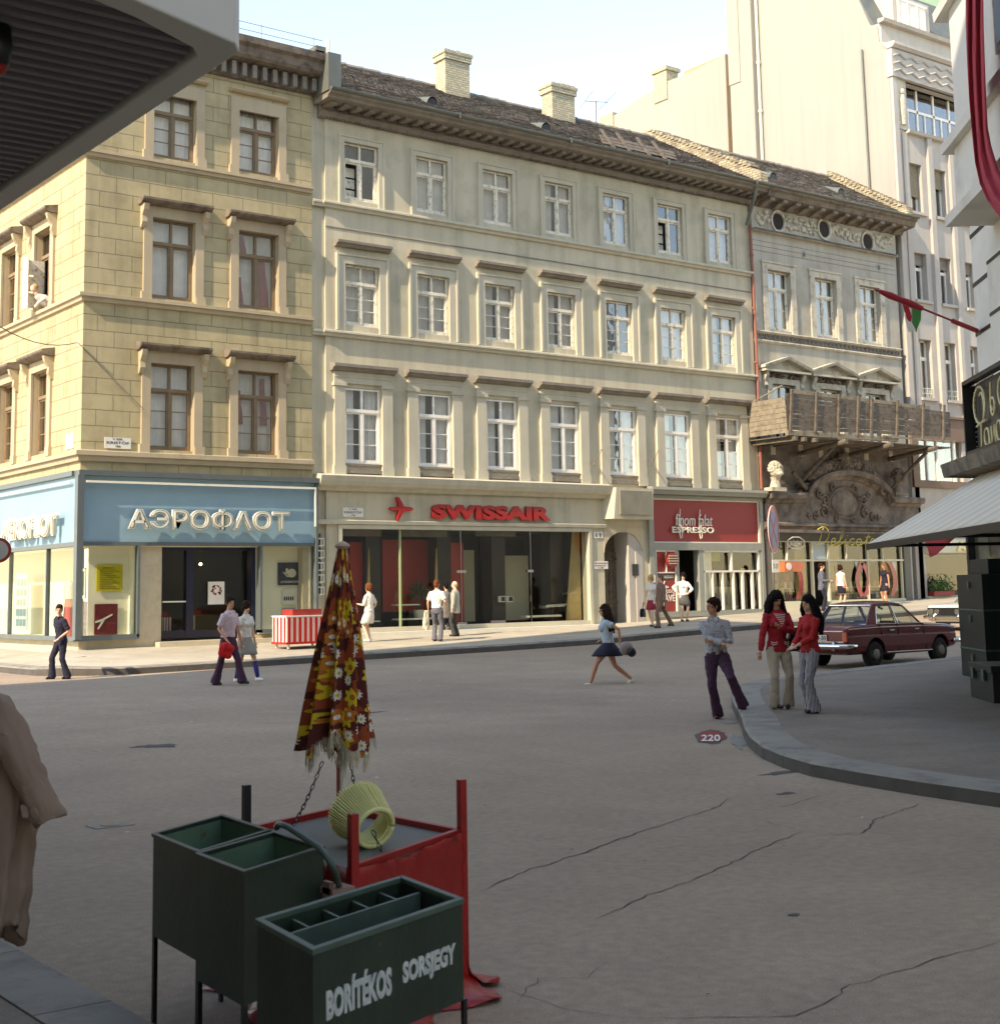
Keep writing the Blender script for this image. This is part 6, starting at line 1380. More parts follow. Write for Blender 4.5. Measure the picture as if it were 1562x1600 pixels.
while y < Yb_-.1:
    x1 = X1-.16; x0 = XB if y > Ya else max(XB, X1-(Ya-y)/sk+.15)
    xe = x1 if y > Ya+.12 else min(x1, X1-(Ya+.12-y)/sk)
    if xe > XB+.2: b.prism([(y, zc+.06), (y+.012, zc+.015), (y+.05, zc+.015), (y+.062, zc+.06)], lambda u, w, a: (a, u, w), XB, xe)
    y += .10
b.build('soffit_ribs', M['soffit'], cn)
b = MB(); hf = .95
prof = [(0, 0), (.035, .02), (.05, .06), (.05, hf), (0, hf)]
pth = [(XB, far(XB)), (X1-.5, Ya-.5*sk), (X1-.06, Ya-.02), (X1, Ya+.06), (X1, Ya+.6), (X1, Yb_)]
ins = offs(pth, -.13) if False else [(x-.13*(1 if i > 1 else 0)-.0, y+(.14 if i <= 3 else 0)) for i, (x, y) in enumerate(pth)]
b.loft([[(x, y, zc), (ix, iy, zc), (ix, iy, zc+.5), (x, y, zc+hf)] for (x, y), (ix, iy) in zip(pth, ins)], True)
b.build('fascia', M['canopy'], cn, bevel=.01)
lm = empty('canopy_lamp', (1.0, 7, 3.9), 'dark blurred lamp fitting hanging under the ribbed canopy', 'lamp'); p = atZ(-4, 84, 4.1)
lm.location = (p.x, p.y, 4.0); WL[lm.name] = Vector(lm.location); b = MB(); b.lathe([(.02, 4.24), (.05, 4.22), (.06, 4.14), (.05, 4.06), (.02, 4.04)], (p.x, p.y, 0), 16); b.build('shade', M['black'], lm, smooth=True); b = MB(); b.ball((p.x, p.y, 4.04), (.04, .04, .03)); b.build('lens', M['redpaint'], lm, smooth=True)
ob_ = empty('opposite_row', (40, -24, 0), 'plain row of houses behind the viewer closing the street to the right', 'building')
b = MB(); hs = [(x, x+1.5, z, z+2) for x in frange(6, 74, 3.4)[:-1] for z in (1, 5, 9, 13)]; wall(b, lambda u, w, n: (u, -22-n, w), 4, 76, 0, 17, hs, .3); b.face([(4, -22, 17), (76, -22, 17), (76, -32, 19), (4, -32, 19)]); b.build('wall', M['slate'], ob_); b = MB(); b.box(4, 76, -22.6, -22.4, 0, 16.8); b.build('window_band', M['steel'], ob_)
# ================================================================ road signs
def roundsign(name, p0, ztop, r, label, face, tilt=0, pole=True):
    e = empty(name, p0, label, 'road sign'); 
    if pole: b = MB(); b.tube([(p0[0], p0[1], p0[2]), (p0[0], p0[1], ztop+r)], .045, 10); b.build('pole', M['zinc'], e, smooth=True)
    return e
gp = atZ(1211, 976, .72); P0 = (gp.x, gp.y, pav(gp.x, gp.y))
P0 = atY(1211, 975, 33.6); P0 = (P0.x, 33.6, pav(P0.x, 33.6))
e = roundsign('no_parking_sign', P0, 3.6, .35, 'round blue and red no-stopping sign with a small plate on a grey pole', None)
s0 = atY(1205, 790, 33.55); s1 = atY(1205, 865, 33.55); zc_ = (s0.z+s1.z)/2; rr = (s0.z-s1.z)/2; ax = (.5, -.87, 0)
b = MB(); b.disc((P0[0]-.02, 33.52, zc_), rr, ax, .02, 32); dsc = b.build('disc', mat('sign red', S(176, 48, 52), .5, .1, 8, 0), e)
b = MB(); b.disc((P0[0]-.025, 33.50, zc_), rr*.76, ax, .02, 32); b.build('blue_field', mat('sign blue', S(62, 74, 124), .5, .1, 8, 0), dsc)
axn = Vector(ax).normalized(); sx_ = Vector((0,0,1)).cross(axn).normalized()
def onsign(u, w, d): return Vector((P0[0]-.025, 33.50, zc_))+axn*d+sx_*u+Vector((0,0,w))
for nm, sg_ in (('slash', 1), ('slash', -1)):
    b = MB(); b.loft([[onsign(u*rr*.72-.03*sg_*0+v, sg_*-u*rr*.72+v*sg_, .013+.002*(sg_ > 0)) for v in (-.04, .04)]+[onsign(u*rr*.72+v, sg_*-u*rr*.72+v*sg_, .009) for v in (.04, -.04)] for u in (-.72, .72)], True); b.build(nm, M['redpanel'], dsc)
b = MB(); b.tube([onsign((rr-.01)*math.cos(t), (rr-.01)*math.sin(t), .01) for t in [2*math.pi*k/32 for k in range(33)]], .014, 5); b.build('rim', M['paper'], dsc)
s2 = atY(1206, 884, 33.5); s3 = atY(1214, 903, 33.5)
b = MB(); b.box(P0[0]-.16, P0[0]+.16, 33.48, 33.5, s2.z-.22, s2.z+.2); pl_ = b.build('plate', M['paper'], e); textmesh('7-17', (P0[0]-.12, 33.478, s2.z-.1), (1,0,0), (0,0,1), .24, .16, .003, M['black'], 'print', pl_)
p = atZ(6, 1075, .1); r0 = atY(5, 860, 28); pp = (r0.x-.1, 28.0, gr(r0.x, 28)); 
e = empty('no_entry_sign', pp, 'round white sign with a red rim at the far left edge of the picture', 'road sign')
b = MB(); b.tube([pp, (pp[0], pp[1]+.03, r0.z+.3)], .03, 8); b.build('pole', M['zinc'], e)
ax = Vector((-.45, -.9, 0)); b = MB(); b.disc((pp[0], 27.96, r0.z), .24, ax, .02, 32); dd = b.build('disc', M['redpanel'], e); b = MB(); b.disc(Vector((pp[0], 27.96, r0.z))+ax.normalized()*.012, .185, ax, .006, 32); b.build('white_field', mat('sign white', S(170, 166, 158), .6), dd)
# ================================================================ striped ice box on the far pavement
bx = atZ(460, 1012, .42); X0, Y0 = 19.85, 35.6; z0 = pav(X0, Y0)
ib = empty('striped_box', (X0, Y0, z0), 'white box with red stripes and a red top tray standing on the far pavement', 'vending box')
b = MB(); b.box(X0-.6, X0+.75, Y0-.4, Y0+.4, z0+.14, z0+.86); b.build('body', M['offwhite'], ib, bevel=.008)
b = MB()
for k in range(8): b.box(X0-.56+k*.168, X0-.48+k*.168, Y0-.42, Y0-.401, z0+.18, z0+.84)
for k in range(4): b.box(X0-.615, X0-.601, Y0-.36+k*.2, Y0-.28+k*.2, z0+.18, z0+.84)
b.box(X0-.62, X0+.77, Y0-.43, Y0+.41, z0+.12, z0+.18); b.build('stripes', M['red'], ib)
b = MB(); b.box(X0-.62, X0+.77, Y0-.42, Y0+.42, z0+.862, z0+.89); b.build('lid', M['paper'], ib)
b = MB(); b.box(X0-.35, X0+.55, Y0-.3, Y0+.3, z0+.892, z0+1.06); b.build('tray', M['redpanel'], ib)
b = MB()
for sx in (-.5, .62):
    for sy in (-.33, .33): b.box(X0+sx-.025, X0+sx+.025, Y0+sy-.025, Y0+sy+.025, z0, z0+.14)
each(b, 'leg', M['offwhite'], ib)
# ================================================================ foreground stall
def frame4(A, B, D, name): pass
def obox(b, O, U, V, z0, z1, t=.012, inner=True, mi=0, mo=0, wallz=None):
    """open-topped tray: O corner, U and V edge vectors (2-D), outer walls"""
    O = Vector(O); U = Vector(U); V = Vector(V); uu = U.normalized()*t; vv = V.normalized()*t
    def H4(a, b_, c, d, zz0, zz1, m): b.hexa([(*a, zz0), (*b_, zz0), (*c, zz0), (*d, zz0), (*a, zz1), (*b_, zz1), (*c, zz1), (*d, zz1)], m)
    H4(O, O+U, O+U+vv, O+vv, z0, z1, mo); H4(O+V-vv, O+U+V-vv, O+U+V, O+V, z0, z1, mo)
    H4(O+vv, O+uu+vv, O+V+uu-vv, O+V-vv, z0, z1, mo); H4(O+U-uu+vv, O+U+vv, O+U+V-vv, O+U+V-uu, z0, z1, mo)
def H2(b, P4, z0, z1, m=0): b.hexa([(p[0], p[1], z0) for p in P4]+[(p[0], p[1], z1) for p in P4], m)
ZT = .86
def px(x, y, z=ZT): q = atZ(x, y, z); return Vector((q.x, q.y))
# front counter box
Bc, Cc, Ac = px(489,1482), px(722,1403), px(402,1435)
U = Cc-Bc; V = (Ac-Bc); t = .03
gb1 = empty('ticket_counter', (*Bc, 0), 'front dark green open-topped ticket box with white lettering and divided tray', 'box')
b = MB(); zb0 = .52; obox(b, Bc, U, V, zb0, ZT-.02, .02); H2(b, [Bc+U*.02+V*.03, Bc+U*.98+V*.03, Bc+U*.98+V*.97, Bc+U*.02+V*.97], ZT-.2, ZT-.19); b.build('body', M['green'], gb1)
b = MB(); obox(b, Bc-U.normalized()*.008-V.normalized()*.008, U+U.normalized()*.016, V+V.normalized()*.016, ZT-.02, ZT, t); b.build('rim', M['greenrim'], gb1, bevel=.003)
b = MB(); v6 = V*.60; un = U.normalized(); vn = V.normalized()
H2(b, [Bc+v6+un*.03, Bc+U+v6-un*.03, Bc+U+v6+vn*.015-un*.03, Bc+v6+vn*.015+un*.03], ZT-.188, ZT-.025)
for k in range(1, 5):
    a0 = Bc+v6+U*(k/5)+vn*.015; a1 = Bc+V*.95+U*(k/5); H2(b, [a0, a0+un*.012, a1+un*.012, a1], ZT-.188, ZT-.03)
b.build('dividers', M['greenrim'], gb1)
b = MB(); rnd = random.Random(12)
for k in range(34):
    q = Bc+U*rnd.uniform(.06, .94)+V*rnd.uniform(.08, .55); H2(b, [q, q+un*.006, q+un*.006+vn*.005, q+vn*.005], ZT-.186, ZT-.183)
b.build('paper_crumbs', M['paper'], gb1)
b = MB()
for q in (Bc, Cc, Bc+V, Cc+V): H2(b, [q, q+un*.022*(1 if q in (Bc,) else 1), q+un*.022+vn*.022, q+vn*.022], .0, zb0)
H2(b, [Bc+vn*.01, Cc+vn*.01, Cc+vn*.03, Bc+vn*.03], .12, .14)
each(b, 'leg', M['black'], gb1)
nrm = Vector((U.y, -U.x)).normalized()
o3 = Vector((*(Bc+U*.045+nrm*.002), zb0+.03+0)); 
textmesh('BORÍTÉKOS', (*(Bc+U*.075+nrm*.0005), .635), Vector((*un, 0)), (0,0,1), U.length*.41, .108, .0025, mat('stencil white', S(196, 198, 190), .8, .25, 30, 0), 'lettering', gb1, offset=.05)
textmesh('SORSJEGY', (*(Bc+U*.56+nrm*.0005), .635), Vector((*un, 0)), (0,0,1), U.length*.38, .086, .0025, bpy.data.materials['stencil white'], 'lettering', gb1, offset=.05)
# two back cabinets
P1, P2, P3 = px(240,1303), px(308,1330), px(425,1300); P4 = px(350,1273)
c1 = empty('ticket_cabinet', (*P1, 0), 'left dark green open cabinet on thin legs at the back of the ticket stall', 'cabinet')
def cab(e, O, U, V, z0, zt, lab=None):
    un, vn = U.normalized(), V.normalized()
    b = MB(); obox(b, O, U, V, z0, zt, .012); b.build('body', M['green'], e)
    b = MB(); q = [O+un*.0125+vn*.0125, O+U-un*.0125+vn*.0125, O+U+V-un*.0125-vn*.0125, O+V+un*.0125-vn*.0125]; H2(b, q, zt-.30, zt-.29)
    for i in range(4):
        a, c = q[i], q[(i+1) % 4]; nn = (c-a); nn = Vector((-nn.y, nn.x)).normalized()*.003; H2(b, [a, c, c+nn, a+nn], zt-.29, zt-.015)
    b.build('inside', M['greenin'], e)
    b = MB(); obox(b, O-un*.01-vn*.01, U+un*.02, V+vn*.02, zt-.012, zt+.004, .03); b.build('rim', M['green'], e, bevel=.002)
    b = MB()
    for q in (O, O+U-un*.028, O+V-vn*.028, O+U+V-un*.028-vn*.028): H2(b, [q, q+un*.028, q+un*.028+vn*.028, q+vn*.028], .0, z0)
    each(b, 'leg', M['black'], e)
Uc = (P2-P1)*1.04; Vc = (P4-P1)*.98
cab(c1, P1, Uc, Vc, .42, ZT)
O2 = px(308,1334); U2 = px(382,1362)-O2; V2 = px(425,1301)-O2
c2 = empty('ticket_cabinet', (*O2, 0), 'dark green open cabinet between its left twin and the front lettered ticket box', 'cabinet')
cab(c2, O2, U2*1.0, V2*1.04, .36, ZT+.0)
# red cloth table with four posts
T1, T2, T3, T4 = px(552,1362,.74), px(722,1303,.74), px(533,1266,.74), px(385,1300,.74)
tb_ = empty('cloth_covered_table', (*T1, 0), 'red cloth covered folding table with corner posts in the middle of the ticket stall', 'table')
b = MB(); H2(b, [T1, T2, T3, T4], .70, .735); b.build('tabletop', mat('worn grey table top', S(96, 96, 84), .6, .1, 5, .1, 20), tb_)
b = MB()
for a, c in ((T1, T2), (T2, T3), (T3, T4)): 
    d = (c-a).normalized(); n_ = Vector((-d.y, d.x)); H2(b, [a, c, c+n_*.03, a+n_*.03], .735, .765)
b.build('edge_strip', M['redpaint'], tb_)
b = MB(); cxy = (T1+T2+T3+T4)/4
for q, zt_2, m in ((T1, .98, 0), (T2, 1.0, 0), (T3, .99, 0), (T4, .97, 1)):
    b.box(q.x-.018, q.x+.018, q.y-.018, q.y+.018, .0, zt_2, m)
each(b, 'post', [M['redpaint'], M['black']], tb_)
b = MB()
def cloth(a, c, n=26, flare=.14, seed=0, z1=.755):
    rnd = random.Random(seed); d = (c-a).normalized(); out = Vector((d.y, -d.x)); R = []
    ph = [rnd.uniform(0, 6) for _ in range(4)]
    for j in range(15):
        w = j/14; row = []
        for k in range(n+1):
            t = k/n; f = (math.sin(t*17+ph[0])*.014+math.sin(t*39+ph[1])*.007)*w**1.2; fl_ = flare*max(0, (w-.82)/.18)**1.4*(1+.6*math.sin(t*11+ph[2]))
            sagv = .02*math.sin(math.pi*t) if j == 0 else 0
            ext = (t-.5)*w**3*.1
            q = a.lerp(c, t)+d*ext+out*(.012+f+fl_); z = z1-sagv-(z1-.015)*min(1, w*1.06)+(.012*math.sin(t*23+ph[3]) if w > .9 else 0)
            row.append((q.x, q.y, max(z, .008)))
        R.append(row)
    b.loft(R, False, close=False)
cloth(T1, T2, seed=1); cloth(T2, T3, seed=2); cloth(T4, T1, seed=3); o = b.build('cloth', M['redpaint'], tb_, smooth=True, solid=.004); rumple(o, .03, .12); rumple(o, .008, .03)
# slatted crate and green hose behind the front box
sc2 = empty('slatted_crate', (*px(525,1385,.6), 0), 'small wooden slatted crate wedged between the green boxes', 'crate')
b = MB(); q = px(520, 1362, .76); 
for k in range(5): b.box(q.x-.05, q.x+.06, q.y-.08, q.y+.02, .44+k*.06, .465+k*.06)
b.box(q.x-.05, q.x-.03, q.y-.06, q.y+.0, 0, .73); b.build('slats', mat('pinkish crate wood', S(150, 118, 100), .8, .15), sc2)
b = MB(); P = [atZ(432,1293,.93), atZ(436,1287,.95), atZ(448,1291,.95), atZ(475,1308,.92), atZ(500,1325,.9), atZ(515,1345,.86), atZ(525,1365,.8), atZ(530,1385,.7), atZ(530,1400,.5)]
tag(b.tube(P, .014, 8).build('rubber_hose', mat('grey green hose', S(74, 90, 82), .5), smooth=True), 'grey green hose curving over the edge between cabinet and table', 'hose')
# furled flowered parasol
pb_ = px(537, 1290, .74); um = empty('furled_parasol', (pb_.x, pb_.y, .735), 'furled orange and yellow flowered parasol with pale fringe standing on the red table', 'parasol')
ux, uy = pb_.x, pb_.y
b = MB(); b.tube([(ux, uy, .0), (ux, uy, .735), (ux, uy, 1.25)], .018, 10); b.build('pole', M['offwhite'], um, smooth=True)
top = 2.17; 
def fold(k, n, z):
    t = (top-z)/1.05; base = .022+.132*t**.85; a = 2*math.pi*k/n
    f = 1+.36*math.cos(a*9+2*t)*min(1, t*2+.1)+.14*math.cos(a*4+1.3)*t+.1*math.cos(a*17)*t
    return base*f, a
b = MB(); n = 110; R = []; NZ = 34
def low(a): return 1.155+.05*math.cos(a*3+.6)+.03*math.cos(a*9)
for j in range(NZ+1):
    row = []
    for k in range(n):
        a = 2*math.pi*k/n; z = top-(top-low(a))*j/NZ; r, a = fold(k, n, z)
        lean = -.03*(j/NZ)
        row.append((ux+r*math.cos(a)*.95+lean*.8, uy+r*math.sin(a)*.95-lean*.6, z))
    R.append(row)
b.loft(R, False)
# flowered cloth material: daisies and discs from voronoi cells wrapped in (angle, height)
m = bpy.data.materials.new('flowered parasol cloth'); m.use_nodes = True; t = m.node_tree; N = t.nodes; L = t.links; p = N['Principled BSDF']; p.inputs['Roughness'].default_value = .85
uvn = N.new('ShaderNodeUVMap'); uvn.uv_map = 'UVMap'
def flowers(scale, petals, rad, seedofs, thr):
    mp = N.new('ShaderNodeMapping'); mp.inputs['Location'].default_value = (seedofs, seedofs*1.7, 0); L.new(uvn.outputs[0], mp.inputs['Vector'])
    v = N.new('ShaderNodeTexVoronoi'); v.voronoi_dimensions = '2D'; v.inputs['Scale'].default_value = scale; v.inputs['Randomness'].default_value = .7; L.new(mp.outputs[0], v.inputs['Vector'])
    sc_2 = N.new('ShaderNodeVectorMath'); sc_2.operation = 'SCALE'; sc_2.inputs['Scale'].default_value = 1; L.new(mp.outputs[0], sc_2.inputs[0])
    sb = N.new('ShaderNodeVectorMath'); sb.operation = 'SUBTRACT'; L.new(sc_2.outputs[0], sb.inputs[0]); L.new(v.outputs['Position'], sb.inputs[1])
    sp = N.new('ShaderNodeSeparateXYZ'); L.new(sb.outputs[0], sp.inputs[0])
    at = N.new('ShaderNodeMath'); at.operation = 'ARCTAN2'; L.new(sp.outputs[0], at.inputs[0]); L.new(sp.outputs[1], at.inputs[1])
    m1 = N.new('ShaderNodeMath'); m1.operation = 'MULTIPLY'; m1.inputs[1].default_value = petals; L.new(at.outputs[0], m1.inputs[0])
    c1_ = N.new('ShaderNodeMath'); c1_.operation = 'COSINE'; L.new(m1.outputs[0], c1_.inputs[0])
    m2 = N.new('ShaderNodeMath'); m2.operation = 'MULTIPLY_ADD'; m2.inputs[1].default_value = rad*.22; m2.inputs[2].default_value = rad; L.new(c1_.outputs[0], m2.inputs[0])
    lt = N.new('ShaderNodeMath'); lt.operation = 'LESS_THAN'; L.new(v.outputs['Distance'], lt.inputs[0]); L.new(m2.outputs[0], lt.inputs[1])
    ct = N.new('ShaderNodeMath'); ct.operation = 'LESS_THAN'; L.new(v.outputs['Distance'], ct.inputs[0]); ct.inputs[1].default_value = rad*.35
    sx_ = N.new('ShaderNodeSeparateColor'); L.new(v.outputs['Color'], sx_.inputs[0])
    gt_ = N.new('ShaderNodeMath'); gt_.operation = 'GREATER_THAN'; gt_.inputs[1].default_value = thr; L.new(sx_.outputs[0], gt_.inputs[0])
    mu = N.new('ShaderNodeMath'); mu.operation = 'MULTIPLY'; L.new(lt.outputs[0], mu.inputs[0]); L.new(gt_.outputs[0], mu.inputs[1])
    mc = N.new('ShaderNodeMath'); mc.operation = 'MULTIPLY'; L.new(ct.outputs[0], mc.inputs[0]); L.new(gt_.outputs[0], mc.inputs[1])
    return mu.outputs[0], mc.outputs[0]
def mixc(fac, a, c):
    x = N.new('ShaderNodeMix'); x.data_type = 'RGBA'; L.new(fac, x.inputs[0])
    if hasattr(a, 'is_linked') or hasattr(a, 'links'): L.new(a, x.inputs[6])
    else: x.inputs[6].default_value = a
    x.inputs[7].default_value = c; return x.outputs[2]
nb = N.new('ShaderNodeTexNoise'); nb.inputs['Scale'].default_value = 9; L.new(uvn.outputs[0], nb.inputs['Vector']); st = N.new('ShaderNodeMath'); st.operation = 'GREATER_THAN'; st.inputs[1].default_value = .5; L.new(nb.outputs[0], st.inputs[0])
col = mixc(st.outputs[0], S(150, 62, 22), S(86, 26, 16))
f1, k1 = flowers(8.5, 7, .36, .3, .3); col = mixc(f1, col, S(206, 176, 34)); col = mixc(k1, col, S(176, 92, 24))
f2, k2 = flowers(13, 9, .30, 2.1, .5); col = mixc(f2, col, S(222, 214, 196)); col = mixc(k2, col, S(200, 170, 40))
f3, k3 = flowers(10, 5, .33, 5.2, .6); col = mixc(f3, col, S(190, 110, 30)); col = mixc(k3, col, S(230, 220, 200))
L.new(col, p.inputs['Base Color'])
cl = b.build('canopy', m, um, smooth=True)
uv = cl.data.uv_layers.new(name='UVMap')
for lp in cl.data.loops:
    v = cl.data.vertices[lp.vertex_index]; i = lp.vertex_index
    w_ = v.co; a = math.atan2(w_.y-uy, w_.x-ux)
    uv.data[lp.index].uv = (a*.19, w_.z)
for pl_ in cl.data.polygons:                        # keep the seam from wrapping
    us = [uv.data[l].uv[0] for l in pl_.loop_indices]
    if max(us)-min(us) > .6:
        for l in pl_.loop_indices:
            if uv.data[l].uv[0] < 0: uv.data[l].uv[0] += 2*math.pi*.19
b = MB(); rnd = random.Random(31)
for k in range(520):
    a = rnd.uniform(0, 6.283); z = low(a); t = (top-z)/1.05; base = .022+.132*t**.85; f = 1+.36*math.cos(a*9+2*t)+.14*math.cos(a*4+1.3)*t+.1*math.cos(a*17)*t; r = base*f
    x, y = ux+r*math.cos(a)*.95-.024, uy+r*math.sin(a)*.95+.018; l = rnd.uniform(.045, .075); w_ = .0018; dx, dy = rnd.uniform(-.012, .012), rnd.uniform(-.012, .012)
    b.face([(x-w_*math.sin(a), y+w_*math.cos(a), z+.01), (x+w_*math.sin(a), y-w_*math.cos(a), z+.01), (x+dx+w_*math.sin(a), y+dy-w_*math.cos(a), z-l), (x+dx-w_*math.sin(a), y+dy+w_*math.cos(a), z-l)])
b.build('fringe', mat('fringe', S(196, 182, 152), .9), um)
b = MB(); b.lathe([(.026, top-.02), (.042, top-.006), (.034, top+.006), (.01, top+.02)], (ux, uy, 0), 14); b.build('finial', mat('faded pink cap', S(190, 160, 140), .8), um)
# yellow basket-like lampshade on its side and the chains
bq = px(572, 1322, .74); ys = empty('yellow_lamp_shade', (bq.x, bq.y, .735), 'yellow string lamp shade lying tipped on the red table', 'lamp shade')
axd = (fr*.50-fu*.80+Vector((0,0,-.30))).normalized()   # wide mouth points away and up, narrow mouth toward the viewer
Q = axd.to_track_quat('Z', 'Y').to_matrix()
cen_ = Vector((bq.x, bq.y, .735+.128))
b = MB(); seg = 64; Lh = .19; R0, R1 = .132, .096
b.lathe([(R0, -Lh/2), (R1, Lh/2), (R1-.005, Lh/2), (R0-.005, -Lh/2)], cen_, seg, M=Q, cap=False) 
ysm = mat('yellow plastic string', S(226, 220, 150), .5, .06, 20, .2, 60)
b.build('shade', ysm, ys, smooth=True)
b = MB()
for k in range(64):
    a = 2*math.pi*k/64; jj = random.uniform(-.002, .002)
    P = [cen_+Q @ Vector((r*math.cos(a+.0)+jj, r*math.sin(a), z)) for r, z in ((R0+.012, -Lh/2-.012), (R0+.004, -Lh/2+.02), (R1+.004, Lh/2))]; b.tube(P, .0042, 4)
b.build('strings', ysm, ys)
b = MB(); 
for r, z, th in ((R1-.004, Lh/2, .012), (R1-.02, Lh/2-.01, .004), (R0, -Lh/2, .008)): b.tube([cen_+Q @ Vector((r*math.cos(t), r*math.sin(t), z)) for t in [2*math.pi*k/32 for k in range(33)]], th, 7)
b.build('rims', ysm, ys, smooth=True)
def chain(name, A, B, label, sag=.02):
    b = MB(); A = Vector(A); B = Vector(B); n = max(6, int((B-A).length/.026)); d = (B-A).normalized(); s1 = d.orthogonal().normalized(); s2 = d.cross(s1)
    for k in range(n):
        c = A.lerp(B, (k+.5)/n)+Vector((0,0,-sag*math.sin(math.pi*(k+.5)/n))); s = s1 if k % 2 else s2
        b.tube([c+d*.018*math.cos(t)+s*.008*math.sin(t) for t in [2*math.pi*q/8 for q in range(9)]], .003, 4, cap=False)
    tag(b.build(name, M['black']), label, 'chain')
dp = lambda x, y, z: atZ(x, y, z)
cA = Vector((ux, uy, 0)); 
def atD(x, y, ref): r = ray(x, y); k = Vector((ref[0], ref[1])).dot(Vector((cf.x, cf.y)))/Vector((r.x, r.y)).dot(Vector((cf.x, cf.y))); q = r*k; q.z += EYE; return q
chain('chain', atD(504, 1190, (ux, uy)), atD(458, 1290, (ux-.1, uy-.1)), 'dark chain slanting down left from the parasol to the table edge')
chain('chain', atD(546, 1172, (ux, uy)), atD(556, 1240, (ux, uy-.05)), 'short dark chain hanging from the parasol down to the yellow shade')
chain('chain', atD(582, 1297, (bq.x, bq.y-.1)), atD(612, 1352, (bq.x, bq.y-.2)), 'short dark chain trailing out of the mouth of the yellow shade')
b = MB(); sh_ = px(375, 1240, .97)
# ================================================================ cars
def car(loc, yaw, paint, label, plate_txt='VA 53-50', mirror=False):
    e = empty('parked_car', loc, label, 'car', None, yaw); L_ = True
    st = [(-2.12,.70,.42,.80),(-2.08,.775,.36,.885),(-1.9,.80,.33,.925),(-1.45,.81,.30,.945),(-1.0,.8125,.28,.95),(-.4,.8125,.27,.945),(.3,.8125,.27,.935),(.9,.8125,.28,.925),(1.4,.81,.30,.905),(1.8,.80,.33,.88),(2.04,.785,.36,.85),(2.10,.74,.40,.80)]
    b = MB(); R = []
    for x, w, zb, zt in st:
        h = zt-zb
        half = [(w*.55, zb), (w*.9, zb+.01), (w*.975, zb+.07), (w, zb+.2*h+.06), (w*1.0, zb+.62*h), (w*.975, zb+.66*h), (w*.985, zb+.86*h), (w*.94, zt-.012), (w*.85, zt+.006), (w*.4, zt+.02)]
        R.append([(x, y, z) for y, z in half]+[(x, -y, z) for y, z in reversed(half)])
    b.loft(R, True); body = b.build('body', paint, e, local=True)
    bv = body.modifiers.new('bevel', 'BEVEL'); bv.width = .015; bv.segments = 2; bv.limit_method = 'ANGLE'; bv.angle_limit = math.radians(40)
    for ax in (-1.12, 1.385):                      # wheel arches cut into the wings
        c = MB(); c.disc((ax, 0, .30), .365, (0,1,0), 2.2, 36); cut = c.build('arch_cutter', paint, None, local=True)
        cut.matrix_world = Matrix.Identity(4)
        me = body.data
        md = body.modifiers.new('arch', 'BOOLEAN'); md.operation = 'DIFFERENCE'; md.object = cut; md.solver = 'EXACT'; cut.parent = e
    dg = bpy.context.evaluated_depsgraph_get(); dg.update(); nm = bpy.data.meshes.new_from_object(body.evaluated_get(dg)); body.modifiers.clear(); body.data = nm
    for o in [o for o in bpy.data.objects if o.name.startswith('arch_cutter')]: bpy.data.objects.remove(o)
    ws = body.modifiers.new('wn', 'WEIGHTED_NORMAL') if False else None
    # inner floor / wheel houses
    b = MB(); b.box(-1.9, 1.9, -.6, .6, .3, .5); b.box(-.9, 1.0, -.76, .76, .28, .55); b.build('underbody', M['black'], e, local=True)
    # greenhouse
    base = {'rl': (-1.28,.735,.94), 'fl': (.72,.735,.93)}; roofz = 1.385
    def sd(s, P): return [(x, s*y, z) for x, y, z in P]
    b = MB(); R = []
    for x, w, dz in ((-.90,.57,-.02),(-.80,.60,.015),(-.4,.615,.035),(-.05,.61,.03),(.16,.595,.01),(.24,.57,-.025)):
        R.append([(x, -w, roofz+dz-.035), (x, -w*.97, roofz+dz), (x, -w*.6, roofz+dz+.03), (x, 0, roofz+dz+.04), (x, w*.6, roofz+dz+.03), (x, w*.97, roofz+dz), (x, w, roofz+dz-.035), (x, w*.9, roofz+dz-.05), (x, 0, roofz+dz), (x, -w*.9, roofz+dz-.05)])
    b.loft(R, True); b.build('roof', paint, e, local=True, smooth=False, bevel=.01)
    b = MB()
    for s in (-1, 1):
        def bar(p, q, wx, wy, m=0): b.hexa([(p[0]-wx/2, s*(p[1]-wy), p[2]), (p[0]+wx/2, s*(p[1]-wy), p[2]), (p[0]+wx/2, s*p[1], p[2]), (p[0]-wx/2, s*p[1], p[2]), (q[0]-wx/2, s*(q[1]-wy), q[2]), (q[0]+wx/2, s*(q[1]-wy), q[2]), (q[0]+wx/2, s*q[1], q[2]), (q[0]-wx/2, s*q[1], q[2])], m)
        bar((.70,.755,.925), (.20,.60,1.36), .05, .04)
        b.hexa([(-1.34,s*.70,.94), (-1.0,s*.72,.94), (-1.0,s*.755,.94), (-1.34,s*.74,.94), (-.92,s*.56,1.37), (-.78,s*.57,1.37), (-.78,s*.605,1.37), (-.92,s*.59,1.37)])
        bar((-.25,.76,.93), (-.27,.605,1.37), .05, .03)
        b.tube([(-1.0,s*.765,.945), (.7,s*.765,.925)], .012, 6); b.tube([(-.82,s*.61,1.352), (.2,s*.605,1.345)], .014, 6)
    each(b, 'pillar', paint, e, local=True)
    b = MB()
    for s in (-1, 1):
        b.face(sd(s, [(-1.0,.75,.95), (-.27,.755,.94), (-.28,.60,1.355), (-.8,.597,1.355)])); b.face(sd(s, [(-.22,.755,.94), (.68,.75,.93), (.19,.597,1.35), (-.25,.60,1.355)]))
    b.face([(-1.30,.70,.955), (-1.30,-.70,.955), (-.91,-.555,1.36), (-.91,.555,1.36)]); b.face([(.74,.70,.935), (.74,-.70,.935), (.235,-.555,1.35), (.235,.555,1.35)])
    b.build('window_glass', M['cardark'], e, local=True)
